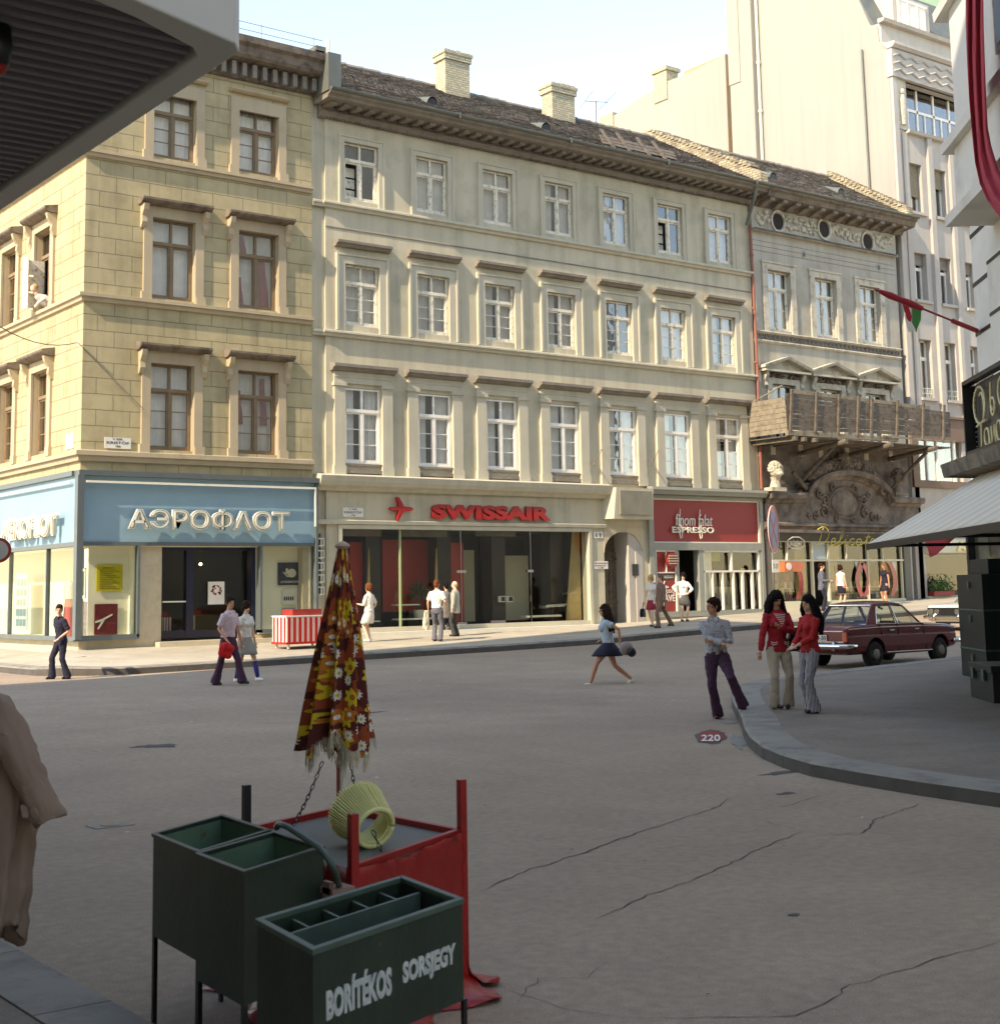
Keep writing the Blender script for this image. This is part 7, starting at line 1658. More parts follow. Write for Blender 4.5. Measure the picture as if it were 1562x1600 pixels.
    b = MB()
    for s in (-1, 1):
        for P in ([(-1.0,.762,.955), (-.28,.768,.948), (-.29,.612,1.35), (-.79,.608,1.35), (-1.0,.762,.955)], [(-.21,.768,.948), (.66,.762,.938), (.18,.608,1.345), (-.24,.612,1.35), (-.21,.768,.948)]): b.tube(sd(s, P), .009, 5)
        b.tube(sd(s, [(.4,.765,.945), (.27,.612+.035,1.25)]), .007, 5); b.tube(sd(s, [(-2.05,.80,.865), (-1.0,.825,.885), (1.0,.825,.87), (2.05,.80,.82)]), .009, 5); b.tube(sd(s, [(-1.6,.815,.35), (-.75,.82,.32)] if False else [(-.74,.82,.33), (1.0,.82,.32)]), .014, 6)
    b.tube([(-1.32,.70,.95), (-1.32,-.70,.95), (-.92,-.565,1.365), (-.92,.565,1.365), (-1.32,.70,.95)], .013, 6); b.tube([(.76,.70,.93), (.76,-.70,.93), (.245,-.565,1.355), (.245,.565,1.355), (.76,.70,.93)], .012, 6)
    b.build('chrome_trim', M['chrome'], e, local=True)
    for sgn, x in ((-1, -2.17), (1, 2.15)):
        b = MB(); P = [(x+.28*-sgn, -.83, .5), (x+.02*-sgn, -.82, .5), (x, -.6, .5), (x+.015*sgn, 0, .5), (x, .6, .5), (x+.02*-sgn, .82, .5), (x+.28*-sgn, .83, .5)]
        b.tube(P, .055, 10, flat=1.0); 
        for y in (-.45, .45): b.box(x-.03, x+.03+.03*sgn, y-.035, y+.035, .4, .6)
        b.build('bumper', M['chrome'], e, local=True, smooth=True)
    b = MB()
    for s in (-1, 1): b.box(-2.135, -2.09, min(s*.66, s*.77), max(s*.66, s*.77), .60, .80)
    tl = mat('tail lamp orange' , S(190, 70, 30), .3); b.build('tail_lamps', tl, e, local=True)
    b = MB(); b.box(-2.128, -2.10, -.68, .68, .585, .6); b.box(-2.128, -2.1, -.68, .68, .815, .83); b.build('rear_trim', M['chrome'], e, local=True)
    b = MB()
    for s in (-1, 1): b.disc((2.11, s*.60, .66), .1, (1,0,0), .05, 18); b.disc((2.11, s*.37, .66), .085, (1,0,0), .05, 18)
    b.build('headlights', M['chrome'], e, local=True)
    b = MB(); b.box(2.085, 2.115, -.72, .72, .54, .79); b.build('grille', M['black'], e, local=True)
    b = MB(); b.box(-2.155, -2.14, -.26, .26, .62, .74); pt = b.build('number_plate', M['paper'], e, local=True)
    textmesh(plate_txt, (-2.158, .24, .635), (0,-1,0), (0,0,1), .48, .09, .003, M['black'], 'digits', pt, offset=.02, local=True)
    for ax in (-1.12, 1.385):
        for s in (-1, 1):
            b = MB(); Q = Matrix.Rotation(math.pi/2, 3, 'X'); yy = s*.70
            b.lathe([(.17, -.09), (.26, -.09), (.29, -.06), (.295, 0), (.29, .06), (.26, .09), (.17, .09)], (ax, yy, .295), 28, M=Q); w = b.build('wheel', M['rubber'], e, local=True, smooth=True)
            b = MB(); b.disc((ax, yy+s*.07, .295), .175, (0,1,0), .04, 24); b.lathe([(.12, -.0), (.115, .03), (.09, .045), (.03, .05), (.0, .05)] , (ax, yy+s*.085, .295), 20, M=Matrix.Rotation(-s*math.pi/2, 3, 'X')); b.build('rim', mat('dull hub steel', S(140, 136, 130), .35, .1, 5, 0, metal=.7), w, local=True)
    b = MB()
    for s in (-1, 1):
        for x in (-.62, .33): b.box(x, x+.16, min(s*.80, s*.845), max(s*.80, s*.845), .80, .825)
    b.build('door_handles', M['chrome'], e, local=True)
    b = MB()
    for s in (-1, 1):
        for x0, x1 in ((-.25, -.25), (.72, .82), (-.93, -.78)): b.hexa([(x1-.004, s*.79, .34), (x1+.004, s*.79, .34), (x1+.004, s*.8165, .34), (x1-.004, s*.8165, .34), (x0-.004, s*.76, .93), (x0+.004, s*.76, .93), (x0+.004, s*.805, .93), (x0-.004, s*.805, .93)])
    each(b, 'door_seam', M['black'], e, local=True)
    b = MB()
    for y in (-.36, .36): b.box(.0, .12, y-.25, y+.25, .5, 1.0); b.box(-.05, .4, y-.25, y+.25, .5, .66)
    b.box(-1.1, -.95, -.62, .62, .5, 1.0); b.box(-1.0, -.6, -.62, .62, .5, .66); b.build('seats', mat('seat brown', S(60, 46, 42), .8), e, local=True, bevel=.03)
    b = MB(); b.tube([(.48+.04*math.sin(t), .36+.18*math.cos(t), .98+.16*math.sin(t)) for t in [2*math.pi*k/20 for k in range(21)]], .012, 6); b.tube([(.48, .36, .98), (.7, .36, .85)], .02, 6); b.tube([(.1, -.05, 1.31), (.3, -.0, 1.27)], .03, 6); b.build('steering_wheel', M['black'], e, local=True)
    return e
cp = mat('dark red car paint', S(104, 15, 20), .25, .04, 2, .0, spec=.4, coat=.45)
p = atZ(1363, 1042, .1); q = atZ(1478, 1037, .12)
yaw = math.atan2(q.y-p.y, q.x-p.x); print('CAR', p, q, yaw)
yaw = math.radians(3)
cd_, sn_ = math.cos(yaw), math.sin(yaw)
# rear near wheel centre is local (-1.12, -.70)
loc = Vector((p.x, p.y+.05, 0))-Vector((-1.12*cd_+.76*sn_, -1.12*sn_-.76*cd_, 0)); loc.z = gr(p.x, p.y+.5); loc.x += .15
car(loc, yaw, cp, 'dark red saloon car parked at the corner behind the three young people')
wp = mat('pale grey car paint', S(200, 204, 192), .25, .03, 2, .0, coat=.6)
q = atY(1462, 985, 27.9)
car((q.x+2.7, 27.9, gr(q.x, 27.9)-.05), math.pi, wp, 'pale grey car mostly hidden behind the red car and the green cases', 'CA 17-22')
# ================================================================ people
skin = mat('skin', S(214, 164, 134), .55, .05, 12, .05, 60); skin2 = mat('skin tanned', S(192, 136, 104), .55, .05, 12, .05, 60); skin3 = mat('skin pale', S(226, 188, 162), .55, .05, 12, .05, 60)
lipm = mat('lips', S(150, 78, 70), .5, 0, 5, 0); eyem = mat('eye dark', S(36, 26, 22), .3, 0, 5, 0)
def hairmat(n, c): return mat(n, c, .85, .3, 60, .5, 160, spec=.15)
HB, HK, HR, HG = hairmat('dark brown hair', S(48, 32, 24)), hairmat('black hair', S(26, 20, 20)), hairmat('chestnut hair', S(112, 66, 36)), hairmat('fair hair', S(186, 150, 96))
def ik(a, t, l1, l2, pole):
    a, t = Vector(a), Vector(t); d = t-a; D = min(d.length, (l1+l2)*.998); u = d.normalized(); x = (l1*l1-l2*l2+D*D)/(2*D); h = math.sqrt(max(0, l1*l1-x*x))
    p = Vector(pole); p = (p-u*p.dot(u)); p = p.normalized() if p.length > 1e-5 else u.orthogonal().normalized()
    return a+u*x+p*h, a+u*D
def ellr(c, rx, ry, tilt=Vector((0,0,1)), seg=18, yaw=0):
    return c, rx, ry, yaw
def person(loc, phi, H, label, sex='m', feet=None, hands=None, poles=None, lean=(0,0), pel=(0,0,0), hyaw=0, hpitch=0, top=None, jacket=None, bottom=None, hair=('short', HB), sk=skin, shoes=None, vox=.011, group=None, toe=(0,0), finger=.25, heel=0, bald=False, socks=None):
    d = -Vector((cf.x, cf.y, 0)).normalized()*math.cos(phi)+Vector((cr.x, cr.y, 0)).normalized()*math.sin(phi)
    e = empty('person', loc, label, 'person', group, math.atan2(-d.x, d.y))
    s = H/1.75; fem = sex == 'f'; V = lambda x, y, z: Vector((x*s, y*s, z*s))
    po = V(*pel); lx, ly = lean
    hipw = .088 if not fem else .09; shw = .178 if not fem else .158
    hipc = V(0, 0, .93)+po; chest = V(lx*.7, ly*.7, 1.26)+po; shc = V(lx, ly, 1.42)+po; neck = V(lx*1.02, ly*1.05+.0, 1.48)+po
    feet = feet or {'L': (-.1, 0, 0), 'R': (.1, 0, 0)}
    hands = hands or {'L': (-.27, .03, .80), 'R': (.27, .03, .80)}
    poles = poles or {'L': (-.3, -1, -.2), 'R': (.3, -1, -.2)}
    J = {}
    for k, sg in (('L', -1), ('R', 1)):
        h = hipc+V(sg*hipw, 0, -.03); f = Vector(feet[k])*s; ank = Vector((f.x, f.y, f.z+.085*s))
        kn, an = ik(h, ank, .425*s, .425*s, (sg*.12, 1, 0)); J[k] = (h, kn, an)
        sh = shc+V(sg*shw, -.0, -.02); el, wr = ik(sh, Vector(hands[k])*s+ (Vector((0,0,0))), .29*s, .26*s, poles[k]); J['a'+k] = (sh, el, wr)
    # ---- body
    b = MB()
    Zr = [((hipc+V(0,0,-.10)), .10, .09), (hipc+V(0,0,-.04), .15 if not fem else .165, .10), (hipc+V(0,0,.05), .145 if not fem else .155, .10), (hipc.lerp(chest, .45), .125 if not fem else .11, .088), (chest, .15 if not fem else .135, .105), (shc+V(0,0,-.05), .155 if not fem else .135, .095), (shc+V(0,0,.01), .11, .07), (neck, .058, .058), (neck+V(0,.012,.09), .05, .052)]
    b.rings([(c, rx*s, ry*s) for c, rx, ry in Zr], 18)
    if fem:
        for sg in (-1, 1): b.ball(chest+V(sg*.065, .085, .02), .062*s, 12, 8)
    for k, sg in (('L', -1), ('R', 1)):
        h, kn, an = J[k]; b.tube([h, h.lerp(kn, .5), kn, kn.lerp(an, .35), an, an+V(0,0,-.03)], [.088*s, .074*s, .052*s, .053*s, .036*s, .035*s], 12)
        sh, el, wr = J['a'+k]; b.tube([shc.lerp(sh, .5)+V(0,0,-.015), sh.lerp(el, .03), sh.lerp(el, .5), el, el.lerp(wr, .3), wr], [.05*s, .052*s, .042*s, .034*s, .035*s, .024*s], 12)
    hq = Matrix.Rotation(hyaw, 3, 'Z') @ Matrix.Rotation(hpitch, 3, 'X'); hc = neck+V(0, .02, .165)
    HW = lambda x, y, z: hc+hq @ V(x, y, z)
    b.ball(HW(0, -.01, .02), (.077*s, .095*s, .098*s), 18, 12, M=hq); b.ball(HW(0, .022, -.05), (.058*s, .068*s, .068*s), 14, 9, M=hq); b.ball(HW(0, .062, -.09), (.026*s, .024*s, .022*s), 10, 7)
    b.tube([HW(0, .085, .012), HW(0, .108, -.022), HW(0, .09, -.034)], [.010*s, .015*s, .012*s], 8)
    for sg in (-1, 1): b.ball(HW(sg*.078, -.008, -.005), (.012*s, .02*s, .032*s), 8, 6, M=hq)
    b.tube([HW(-.035, .082, .03), HW(.035, .082, .03)], .012*s, 7)
    # hands with five fingers
    for k, sg in (('L', -1), ('R', 1)):
        sh, el, wr = J['a'+k]; u = (wr-el).normalized(); side = u.cross(V(0,1,.2) if abs(u.y) < .9 else V(0,0,1)).normalized(); pn = side.cross(u).normalized()
        if sg < 0: side = -side
        pc = wr+u*.055*s
        b.tube([wr-u*.005, wr+u*.03*s, wr+u*.085*s], [.024*s, .036*s, .036*s], 12, flat=.5)
        for i in range(4):
            o = wr+u*.082*s+side*(-.027+.018*i)*s; l = (.055, .066, .07, .06)[i]*s; bd = pn*finger
            b.tube([o, o+(u+bd*.6).normalized()*l*.5, o+(u+bd*.6).normalized()*l*.5+(u+bd*2.2).normalized()*l*.5], [.0095*s, .0088*s, .0072*s], 7)
        o = wr+u*.03*s+side*.028*s; b.tube([o, o+(u*.6+side*.7+pn*.3).normalized()*.035*s, o+(u*.9+side*.45+pn*.5).normalized()*.062*s], [.012*s, .010*s, .008*s], 7)
    b.build('body', sk, e, local=True, remesh=vox*.75, sm_it=2)
    # face
    b = MB()
    for sg in (-1, 1): b.ball(HW(sg*.032, .083, .012), (.013*s, .006*s, .007*s), 8, 5, M=hq)
    b.build('eyes', eyem, e, local=True)
    b = MB(); b.ball(HW(0, .087, -.057), (.023*s, .008*s, .008*s), 10, 5, M=hq); b.build('mouth', lipm, e, local=True)
    # hair
    st, hm = hair
    if st != 'none':
        b = MB()
        if st in ('short', 'bob', 'bouffant'):
            g = .012 if st == 'short' else .03
            b.ball(HW(0, -.022, .045), ((.08+g*.6)*s, (.094+g)*s, (.088+g)*s), 16, 10, M=hq); b.ball(HW(0, -.06, -.01), ((.072+g*.5)*s, (.055+g)*s, (.07+g)*s), 14, 9, M=hq); b.ball(HW(0, .055, .085), (.055*s, .035*s, .022*s), 12, 7, M=hq)
            for sg in (-1, 1): b.ball(HW(sg*.074, .008, .01), (.015*s, .022*s, .045*s), 8, 6, M=hq)
            if st in ('bob', 'bouffant'):
                for sg in (-1, 1): b.tube([HW(sg*.075, 0, .06), HW(sg*.09, -.01, -.02), HW(sg*.082, .0, -.08)], [.03*s, .032*s, .02*s], 8)
                b.ball(HW(0, -.06, -.04), (.085*s, .06*s, .07*s), 12, 8, M=hq)
        if st == 'balding':
            b.ball(HW(0, -.07, -.02), (.078*s, .045*s, .06*s), 14, 9, M=hq)
            for sg in (-1, 1): b.ball(HW(sg*.076, -.02, .01), (.012*s, .035*s, .03*s), 8, 6, M=hq)
        if st in ('long', 'longback'):
            b.ball(HW(0, -.02, .045), (.097*s, .112*s, .098*s), 16, 10, M=hq)
            rn = random.Random(int(H*100)); L = .34 if st == 'long' else .30
            for i in range(15):
                a = math.radians(-200+i*220/14); x, y = math.cos(a), math.sin(a)
                p0 = HW(x*.085, -.02+y*.095, .03); p1 = HW(x*.125, -.03+y*.105, -.10); bt = neck+V(x*.15, -.02+y*.115 if st == 'long' else -.09+y*.08, -.10+rn.uniform(-.03, .02)); p3 = bt+V(x*.01, 0, -L*.5+rn.uniform(-.05, .03))
                b.tube([p0, p1, bt, p3], [.035*s, .042*s, .04*s, .018*s], 8)
        rumple(b.build('hair', hm, e, local=True, remesh=.009, sm_it=1), .035, .028)
    # shoes
    b = MB()
    for i, (k, sg) in enumerate((('L', -1), ('R', 1))):
        h, kn, an = J[k]; ta = toe[i]; f = Vector((math.sin(ta), math.cos(ta), 0)); lift = feet[k][2]; g = an.z-.085*s
        hl = max(0, lift*.0)
        pt = an+f*.15*s; 
        tipz = g+.03*s if lift < .06 else g-.06*s
        b.tube([an+Vector((0,0,-.02*s))-f*.055*s, an+Vector((0,0,-.045*s)), an+f*.08*s+Vector((0,0,tipz-an.z+.01)), Vector((pt.x, pt.y, tipz)), Vector((pt.x, pt.y, tipz))+f*.02*s], [.032*s, .042*s, .042*s, .034*s, .015*s], 12, flat=.85)
        b.box(*sorted((an.x-.03*s, an.x+.03*s)), an.y-.065*s if abs(ta) < .5 else an.y-.03*s, an.y-.01*s if abs(ta) < .5 else an.y+.03*s, g, g+.05*s)
    b.build('shoes', shoes or M['black'], e, local=True, remesh=.009, sm_it=2)
    if socks:
        b = MB()
        for k in 'LR': h, kn, an = J[k]; b.tube([an+V(0,0,-.01), an.lerp(kn, .4), an.lerp(kn, .84)], [.040*s, .057*s, .056*s], 12)
        b.build('knee_socks', socks, e, local=True, smooth=True)
    # bottoms
    if bottom:
        kd = bottom[0]
        if kd == 'trousers':
            _, m_, flare, zt = bottom[:4]; b = MB()
            b.rings([(hipc+V(0,0,-.13), .12*s, .105*s), (hipc+V(0,0,-.05), (.172 if fem else .162)*s, .122*s), (hipc+V(0,0,.03), (.166 if fem else .158)*s, .118*s), (hipc+V(0,0,zt-.93), (.128 if fem else .142)*s, .104*s)], 20)
            for k in 'LR':
                h, kn, an = J[k]; low = an+V(0,0,-.045)
                b.tube([h+V(0,0,.01), h.lerp(kn, .35), h.lerp(kn, .8), kn, kn.lerp(low, .5), low.lerp(kn, .04), low], [.100*s, .092*s, .068*s, .066*s, (.062+flare*.35)*s, (.066+flare)*s, (.068+flare)*s], 16)
            rumple(rumple(b.build('trousers', m_, e, local=True, remesh=vox, sm_it=2), .022, .07, .4), .008, .03)
            b = MB(); b.rings([(hipc+V(0,0,zt-.955), (.138 if fem else .150)*s, .113*s), (hipc+V(0,0,zt-.915), (.136 if fem else .148)*s, .111*s)], 24); b.build('belt', M['black'] if len(bottom) < 5 else bottom[4], e, local=True)
        elif kd == 'skirt':
            _, m_, hem, fl_ = bottom[:4]; b = MB(); R = []
            for j in range(8):
                t = j/7; z = 1.01-(1.01-hem)*t; w = .118+(.062+fl_)*min(1, t*1.6)**.8+fl_*t*.4
                c = hipc*1.0; kx = (J['L'][1].x+J['R'][1].x)/2*max(0, t-.3)*.8; ky = (J['L'][1].y+J['R'][1].y)/2*max(0, t-.3)*.8
                spread = abs(J['L'][1].y-J['R'][1].y)*.42*max(0, t-.2)
                R.append([(c.x+kx+(w*s)*math.cos(a)*(1+.03*math.sin(a*7)*t), c.y+ky+((w*.78)*s+spread)*math.sin(a)*(1+.03*math.sin(a*7)*t), z*s+po.z) for a in [2*math.pi*q/28 for q in range(28)]])
            b.loft(R, False); b.build('skirt', m_, e, local=True, smooth=True, solid=.008)
    def torso(m_, hem, sleeve, ez, name, collar=None, cuffs=.0):
        b = MB(); hz = hem
        tors = []
        if hz < .9: tors.append((hipc+V(0,0,hz-.93), (.178 if fem else .168)+ez, .125+ez))
        if hz < .95: tors.append((hipc+V(0,0,-.02), (.172 if fem else .162)+ez, .118+ez))
        else: tors.append((hipc+V(0,0,hz-.93), (.135 if fem else .146)+ez, .106+ez))
        tors += [(hipc.lerp(chest, .45), (.122 if fem else .136)+ez, .1+ez), (chest, (.147 if fem else .162)+ez, .117+ez), (shc+V(0,0,-.05), (.147 if fem else .168)+ez, .106+ez), (shc+V(0,0,.012), .115+ez*.5, .078+ez*.5), (neck+V(0,.0,.005), .066, .066)]
        b.rings([(c, rx*s, ry*s) for c, rx, ry in tors], 22)
        if fem:
            for sg in (-1, 1): b.ball(chest+V(sg*.065, .088, .02), (.068+ez*.5)*s, 12, 8)
        for k, sg in (('L', -1), ('R', 1)):
            sh, el, wr = J['a'+k]
            pts = [shc.lerp(sh, .55)+V(0,0,-.015), sh.lerp(el, .03)+V(-sg*.006,0,.0)]; rs = [.052+ez*.5, .056+ez*.5]
            if sleeve <= .55:
                pts += [sh.lerp(el, sleeve*1.0+.02), sh.lerp(el, min(1, sleeve*1.7))]; rs += [.053+ez*.5, .055+ez*.6]
            else:
                t = (sleeve-.5)*2; pts += [sh.lerp(el, .5), el, el.lerp(wr, t*.5), el.lerp(wr, t*.96)]; rs += [.048+ez*.5, .041+ez*.5, .041+ez*.5, .033+ez*.4]
            b.tube(pts, [r*s for r in rs], 14)
        o = rumple(rumple(b.build(name, m_, e, local=True, remesh=vox, sm_it=2), .024, .06, .3), .008, .03, .3)
        if collar:
            b = MB()
            for sg in (-1, 1): b.hexa([tuple(neck+V(sg*.01, .085, -.035)), tuple(neck+V(sg*.075, .10, -.06)), tuple(neck+V(sg*.08, .085, -.03)), tuple(neck+V(sg*.06, .03, .01)), tuple(neck+V(sg*.01, .075, -.01)), tuple(neck+V(sg*.075, .11, -.05)), tuple(neck+V(sg*.075, .08, .01)), tuple(neck+V(sg*.055, .02, .035))])
            b.build('collar', collar, o, local=True)
        return o
    if top: torso(top[0], top[1], top[2], top[3] if len(top) > 3 else .006, 'shirt' if len(top) < 6 else top[5], top[4] if len(top) > 4 else None)
    if jacket: torso(jacket[0], jacket[1], jacket[2], jacket[3], 'jacket', jacket[4] if len(jacket) > 4 else None)
    e['_s'] = s
    return e, J, s, HW, neck, hipc, shc, chest
def C3(n, r, g, b, rough=.85, **k): return mat(n, S(r, g, b), rough, .06, 5, .25, 50, **k)
gxy = lambda x, y, z: atZ(x, y, z)
navyc = C3('navy cloth', 26, 26, 44); plum = C3('plum cloth', 62, 30, 54); whitec = C3('white cloth', 220, 214, 202); lilac = C3('lilac shirt', 204, 180, 184); greyw = C3('grey wool', 138, 134, 122)
redk = C3('red knit', 168, 26, 38); beige = C3('beige cloth', 184, 170, 148); brownj = C3('brown suit', 124, 98, 82); bluebl = C3('light blue blouse', 168, 184, 192); cobalt = C3('cobalt blue sock', 44, 44, 110)
# paisley shirt
pais = C3('patterned shirt', 176, 176, 180); t = pais.node_tree; N = t.nodes; L = t.links; g = N.new('ShaderNodeNewGeometry'); v = N.new('ShaderNodeTexVoronoi'); v.feature = 'DISTANCE_TO_EDGE'; v.inputs['Scale'].default_value = 38; L.new(g.outputs['Position'], v.inputs['Vector'])
r = N.new('ShaderNodeMapRange'); r.inputs[1].default_value = .03; r.inputs[2].default_value = .14; r.inputs[3].default_value = .45; r.inputs[4].default_value = 1.05; L.new(v.outputs['Distance'], r.inputs[0])
p_ = N['Principled BSDF']; src = p_.inputs['Base Color'].links[0].from_socket; vs_ = N.new('ShaderNodeVectorMath'); vs_.operation = 'SCALE'; L.new(src, vs_.inputs[0]); L.new(r.outputs[0], vs_.inputs['Scale']); L.new(vs_.outputs[0], p_.inputs['Base Color'])
def stripes(m, coord, freq, dark, width=0., space='OBJECT'):
    t = m.node_tree; N = t.nodes; L = t.links; tc = N.new('ShaderNodeTexCoord'); sx = N.new('ShaderNodeSeparateXYZ'); L.new(tc.outputs['Object'], sx.inputs[0])
    if coord == 'A':
        at = N.new('ShaderNodeMath'); at.operation = 'ADD'; L.new(sx.outputs[0], at.inputs[0]); L.new(sx.outputs[1], at.inputs[1]); o = at.outputs[0]
    else: o = sx.outputs['XYZ'.index(coord)]
    mu = N.new('ShaderNodeMath'); mu.operation = 'MULTIPLY'; mu.inputs[1].default_value = freq*6.283; L.new(o, mu.inputs[0]); s_ = N.new('ShaderNodeMath'); s_.operation = 'SINE'; L.new(mu.outputs[0], s_.inputs[0])
    gt = N.new('ShaderNodeMath'); gt.operation = 'GREATER_THAN'; gt.inputs[1].default_value = width; L.new(s_.outputs[0], gt.inputs[0])
    mx = N.new('ShaderNodeMix'); mx.data_type = 'RGBA'; L.new(gt.outputs[0], mx.inputs[0]); p = N['Principled BSDF']; L.new(p.inputs['Base Color'].links[0].from_socket, mx.inputs[6]); mx.inputs[7].default_value = dark; L.new(mx.outputs[2], p.inputs['Base Color'])
strp = C3('striped flares', 52, 50, 72); stripes(strp, 'A', 38, S(190, 186, 186), .1)
R_ = math.radians
# young man, arms crossed, one foot on the kerb
g0 = gxy(1136, 1124, 0)
ym = person((g0.x+.02, g0.y+.1, 0), R_(-18), 1.74, 'young man in patterned shirt and plum trousers, arms crossed, one foot on the kerb', feet={'L': (.235*-1, .0, 0.0), 'R': (.28, .05, .15)} if False else {'L': (.30, .06, .15), 'R': (-.07, .02, 0)} and {'L': (-.33, .16, .15), 'R': (.08, -.03, 0)}, pel=(.06, 0, -.01),
  hands={'L': (.07, .20, 1.14), 'R': (-.06, .25, 1.10)}, poles={'L': (-.7, .05, -1), 'R': (.7, .05, -1)}, lean=(.03, -.02), hyaw=R_(-50), hpitch=R_(-4), top=(pais, .95, 1.0, .008, pais), bottom=('trousers', plum, .018, 1.0, mat('tan belt', S(120, 92, 50), .5)), hair=('short', HB), shoes=mat('burgundy shoes', S(70, 26, 28), .25), vox=.009, sk=skin2)
# young woman in red jumper
g0 = gxy(1219, 1107, .155)
rw, J, s, HW, nk, hc_, shc_, ch_ = person((g0.x, g0.y, .155), R_(8), 1.66, 'long-haired young woman in red jumper with white striped yoke and beige flares', 'f', feet={'L': (-.12, .02, 0), 'R': (.10, .0, 0)}, hands={'L': (.03, .25, 1.24), 'R': (.30, .06, .86)}, poles={'L': (-1, -.2, -.8), 'R': (.8, -1, 0)}, hyaw=R_(12), hpitch=R_(-22), top=(redk, .86, 1.0, .008), bottom=('trousers', beige, .022, .98), hair=('long', HK), vox=.009, sk=skin2, shoes=mat('brown shoes', S(52, 28, 24), .3), toe=(R_(25), R_(-35)))
b = MB()
for k in range(7):
    w = .085*(1-k/7.5); z = nk.z-.055-.026*k; y = ch_.y+.128+.014*min(k, 5)+(.012 if k > 2 else 0)
    P = [((-w+2*w*i/8), y+.004-.10*abs(-w+2*w*i/8)**1.5*3, z+.012*(i-4)/8) for i in range(9)]; b.loft([[(x, yy, zz-.005), (x, yy+.006, zz-.005), (x, yy+.006, zz+.006), (x, yy, zz+.006)] for x, yy, zz in P], True)
b.build('white_yoke_stripes', M['paper'], rw, local=True)
b = MB()
for sg in (-1, 1):
    for dz in (0, .025): b.tube([(sg*.05, hc_.y+.137, .93+dz), (sg*.09, hc_.y+.128, .915+dz), (sg*.135, hc_.y+.10, .93+dz)], .005, 5)
b.build('pocket_trim', M['paper'], rw, local=True)
def bag(parent_loc, name, label, c, r, mt, strap=None):
    e = empty(name, c, label, 'bag'); b = MB(); c_ = Vector(c); b.rings([(c_+Vector((0,0,r[2]*z)), r[0]*w, r[1]*d_) for z, w, d_ in ((-1, .8, .5), (-.9, .95, .8), (0, 1, .85), (.7, .85, .45), (1, .7, .2))], 14); b.build('body', mt, e, bevel=.01)
    if strap: b = MB(); b.tube(strap, .012, 6); b.build('strap', mt, e)
    return e
wm = lambda e, p: Vector(e.location)+Matrix.Rotation(e.rotation_euler.z, 3, 'Z') @ Vector(p)
bag(None, 'shoulder_bag', 'black shoulder bag hanging on the red jumper woman\'s left side', wm(rw, (-.27, -.03, .98)), (.11, .14, .17), M['black'], [wm(rw, (-.13, .06, 1.36)), wm(rw, (-.2, .05, 1.2)), wm(rw, (-.26, .0, 1.05)), wm(rw, (-.2, -.1, 1.2)), wm(rw, (-.13, -.05, 1.36))])
# woman in red top and striped flares
g0 = gxy(1269, 1114, .155)
person((g0.x, g0.y, .155), R_(-62), 1.60, 'dark-haired young woman in red top and navy and white striped flares, seen from the side', 'f', feet={'L': (-.07, .02, 0), 'R': (.08, -.08, 0)}, hands={'L': (-.07, .30, 1.02), 'R': (.07, .29, 1.0)}, poles={'L': (-.5, -1, -.4), 'R': (.5, -1, -.4)}, hyaw=R_(8), hpitch=R_(-6), lean=(0, -.02), top=(C3('red top', 176, 32, 30), .91, .88, .004), bottom=('trousers', strp, .045, .99), hair=('longback', HK), vox=.009, sk=skin, shoes=M['black'])
# left man
g0 = gxy(95, 1061, .10)
person((g0.x, g0.y, gr(g0.x, g0.y)), R_(-42), 1.66, 'man in navy shirt and flared navy trousers stepping off the far kerb at the left', feet={'L': (-.16, -.10, 0), 'R': (.18, .12, 0)}, hands={'L': (-.17, .16, .98), 'R': (.30, -.12, 1.0)}, poles={'L': (-.6, -1, .1), 'R': (1, -.4, .2)}, hyaw=R_(50), hpitch=R_(-8), lean=(0, .05), top=(navyc, .93, .5, .008, navyc), bottom=('trousers', navyc, .03, 1.0), hair=('short', HB), sk=skin)
# couple crossing
g0 = gxy(356, 1072, .05)
cm, *_ = person((g0.x, g0.y, gr(g0.x, g0.y)), R_(62), 1.80, 'man in lilac shirt and plum flares crossing the road, holding a red bundle', feet={'L': (-.10, .30, 0), 'R': (.10, -.24, 0)}, hands={'L': (-.25, .15, .86), 'R': (.24, .14, .93)}, hyaw=R_(-20), lean=(0, .03), top=(lilac, .96, .45, .012, lilac), bottom=('trousers', plum, .035, 1.0), hair=('short', HB), sk=skin2, vox=.010)
e = empty('red_bundle', wm(cm, (.25, .22, .78)), 'bright red folded cloth bundle held by the man in the lilac shirt', 'bundle'); b = MB(); c = wm(cm, (.27, .2, .74)); rn = random.Random(3)
for k in range(9): b.ball(c+Vector((rn.uniform(-.1, .1), rn.uniform(-.05, .05), rn.uniform(-.12, .1))), (.1, .05, .09), 10, 7)
b.build('cloth', C3('bright red cloth', 206, 24, 30), e, remesh=.012)
g0 = gxy(386, 1068, .05)
person((g0.x+.1, g0.y+.25, gr(g0.x, g0.y)), R_(55), 1.68, 'young woman in white top, grey skirt and blue knee socks crossing the road', 'f', feet={'L': (-.08, .30, 0), 'R': (.08, -.22, 0)}, hyaw=R_(-15), hpitch=R_(-10), top=(whitec, .98, .3, .004), bottom=('skirt', greyw, .60, .03), hair=('bob', HB), socks=cobalt, shoes=M['paper'], sk=skin)
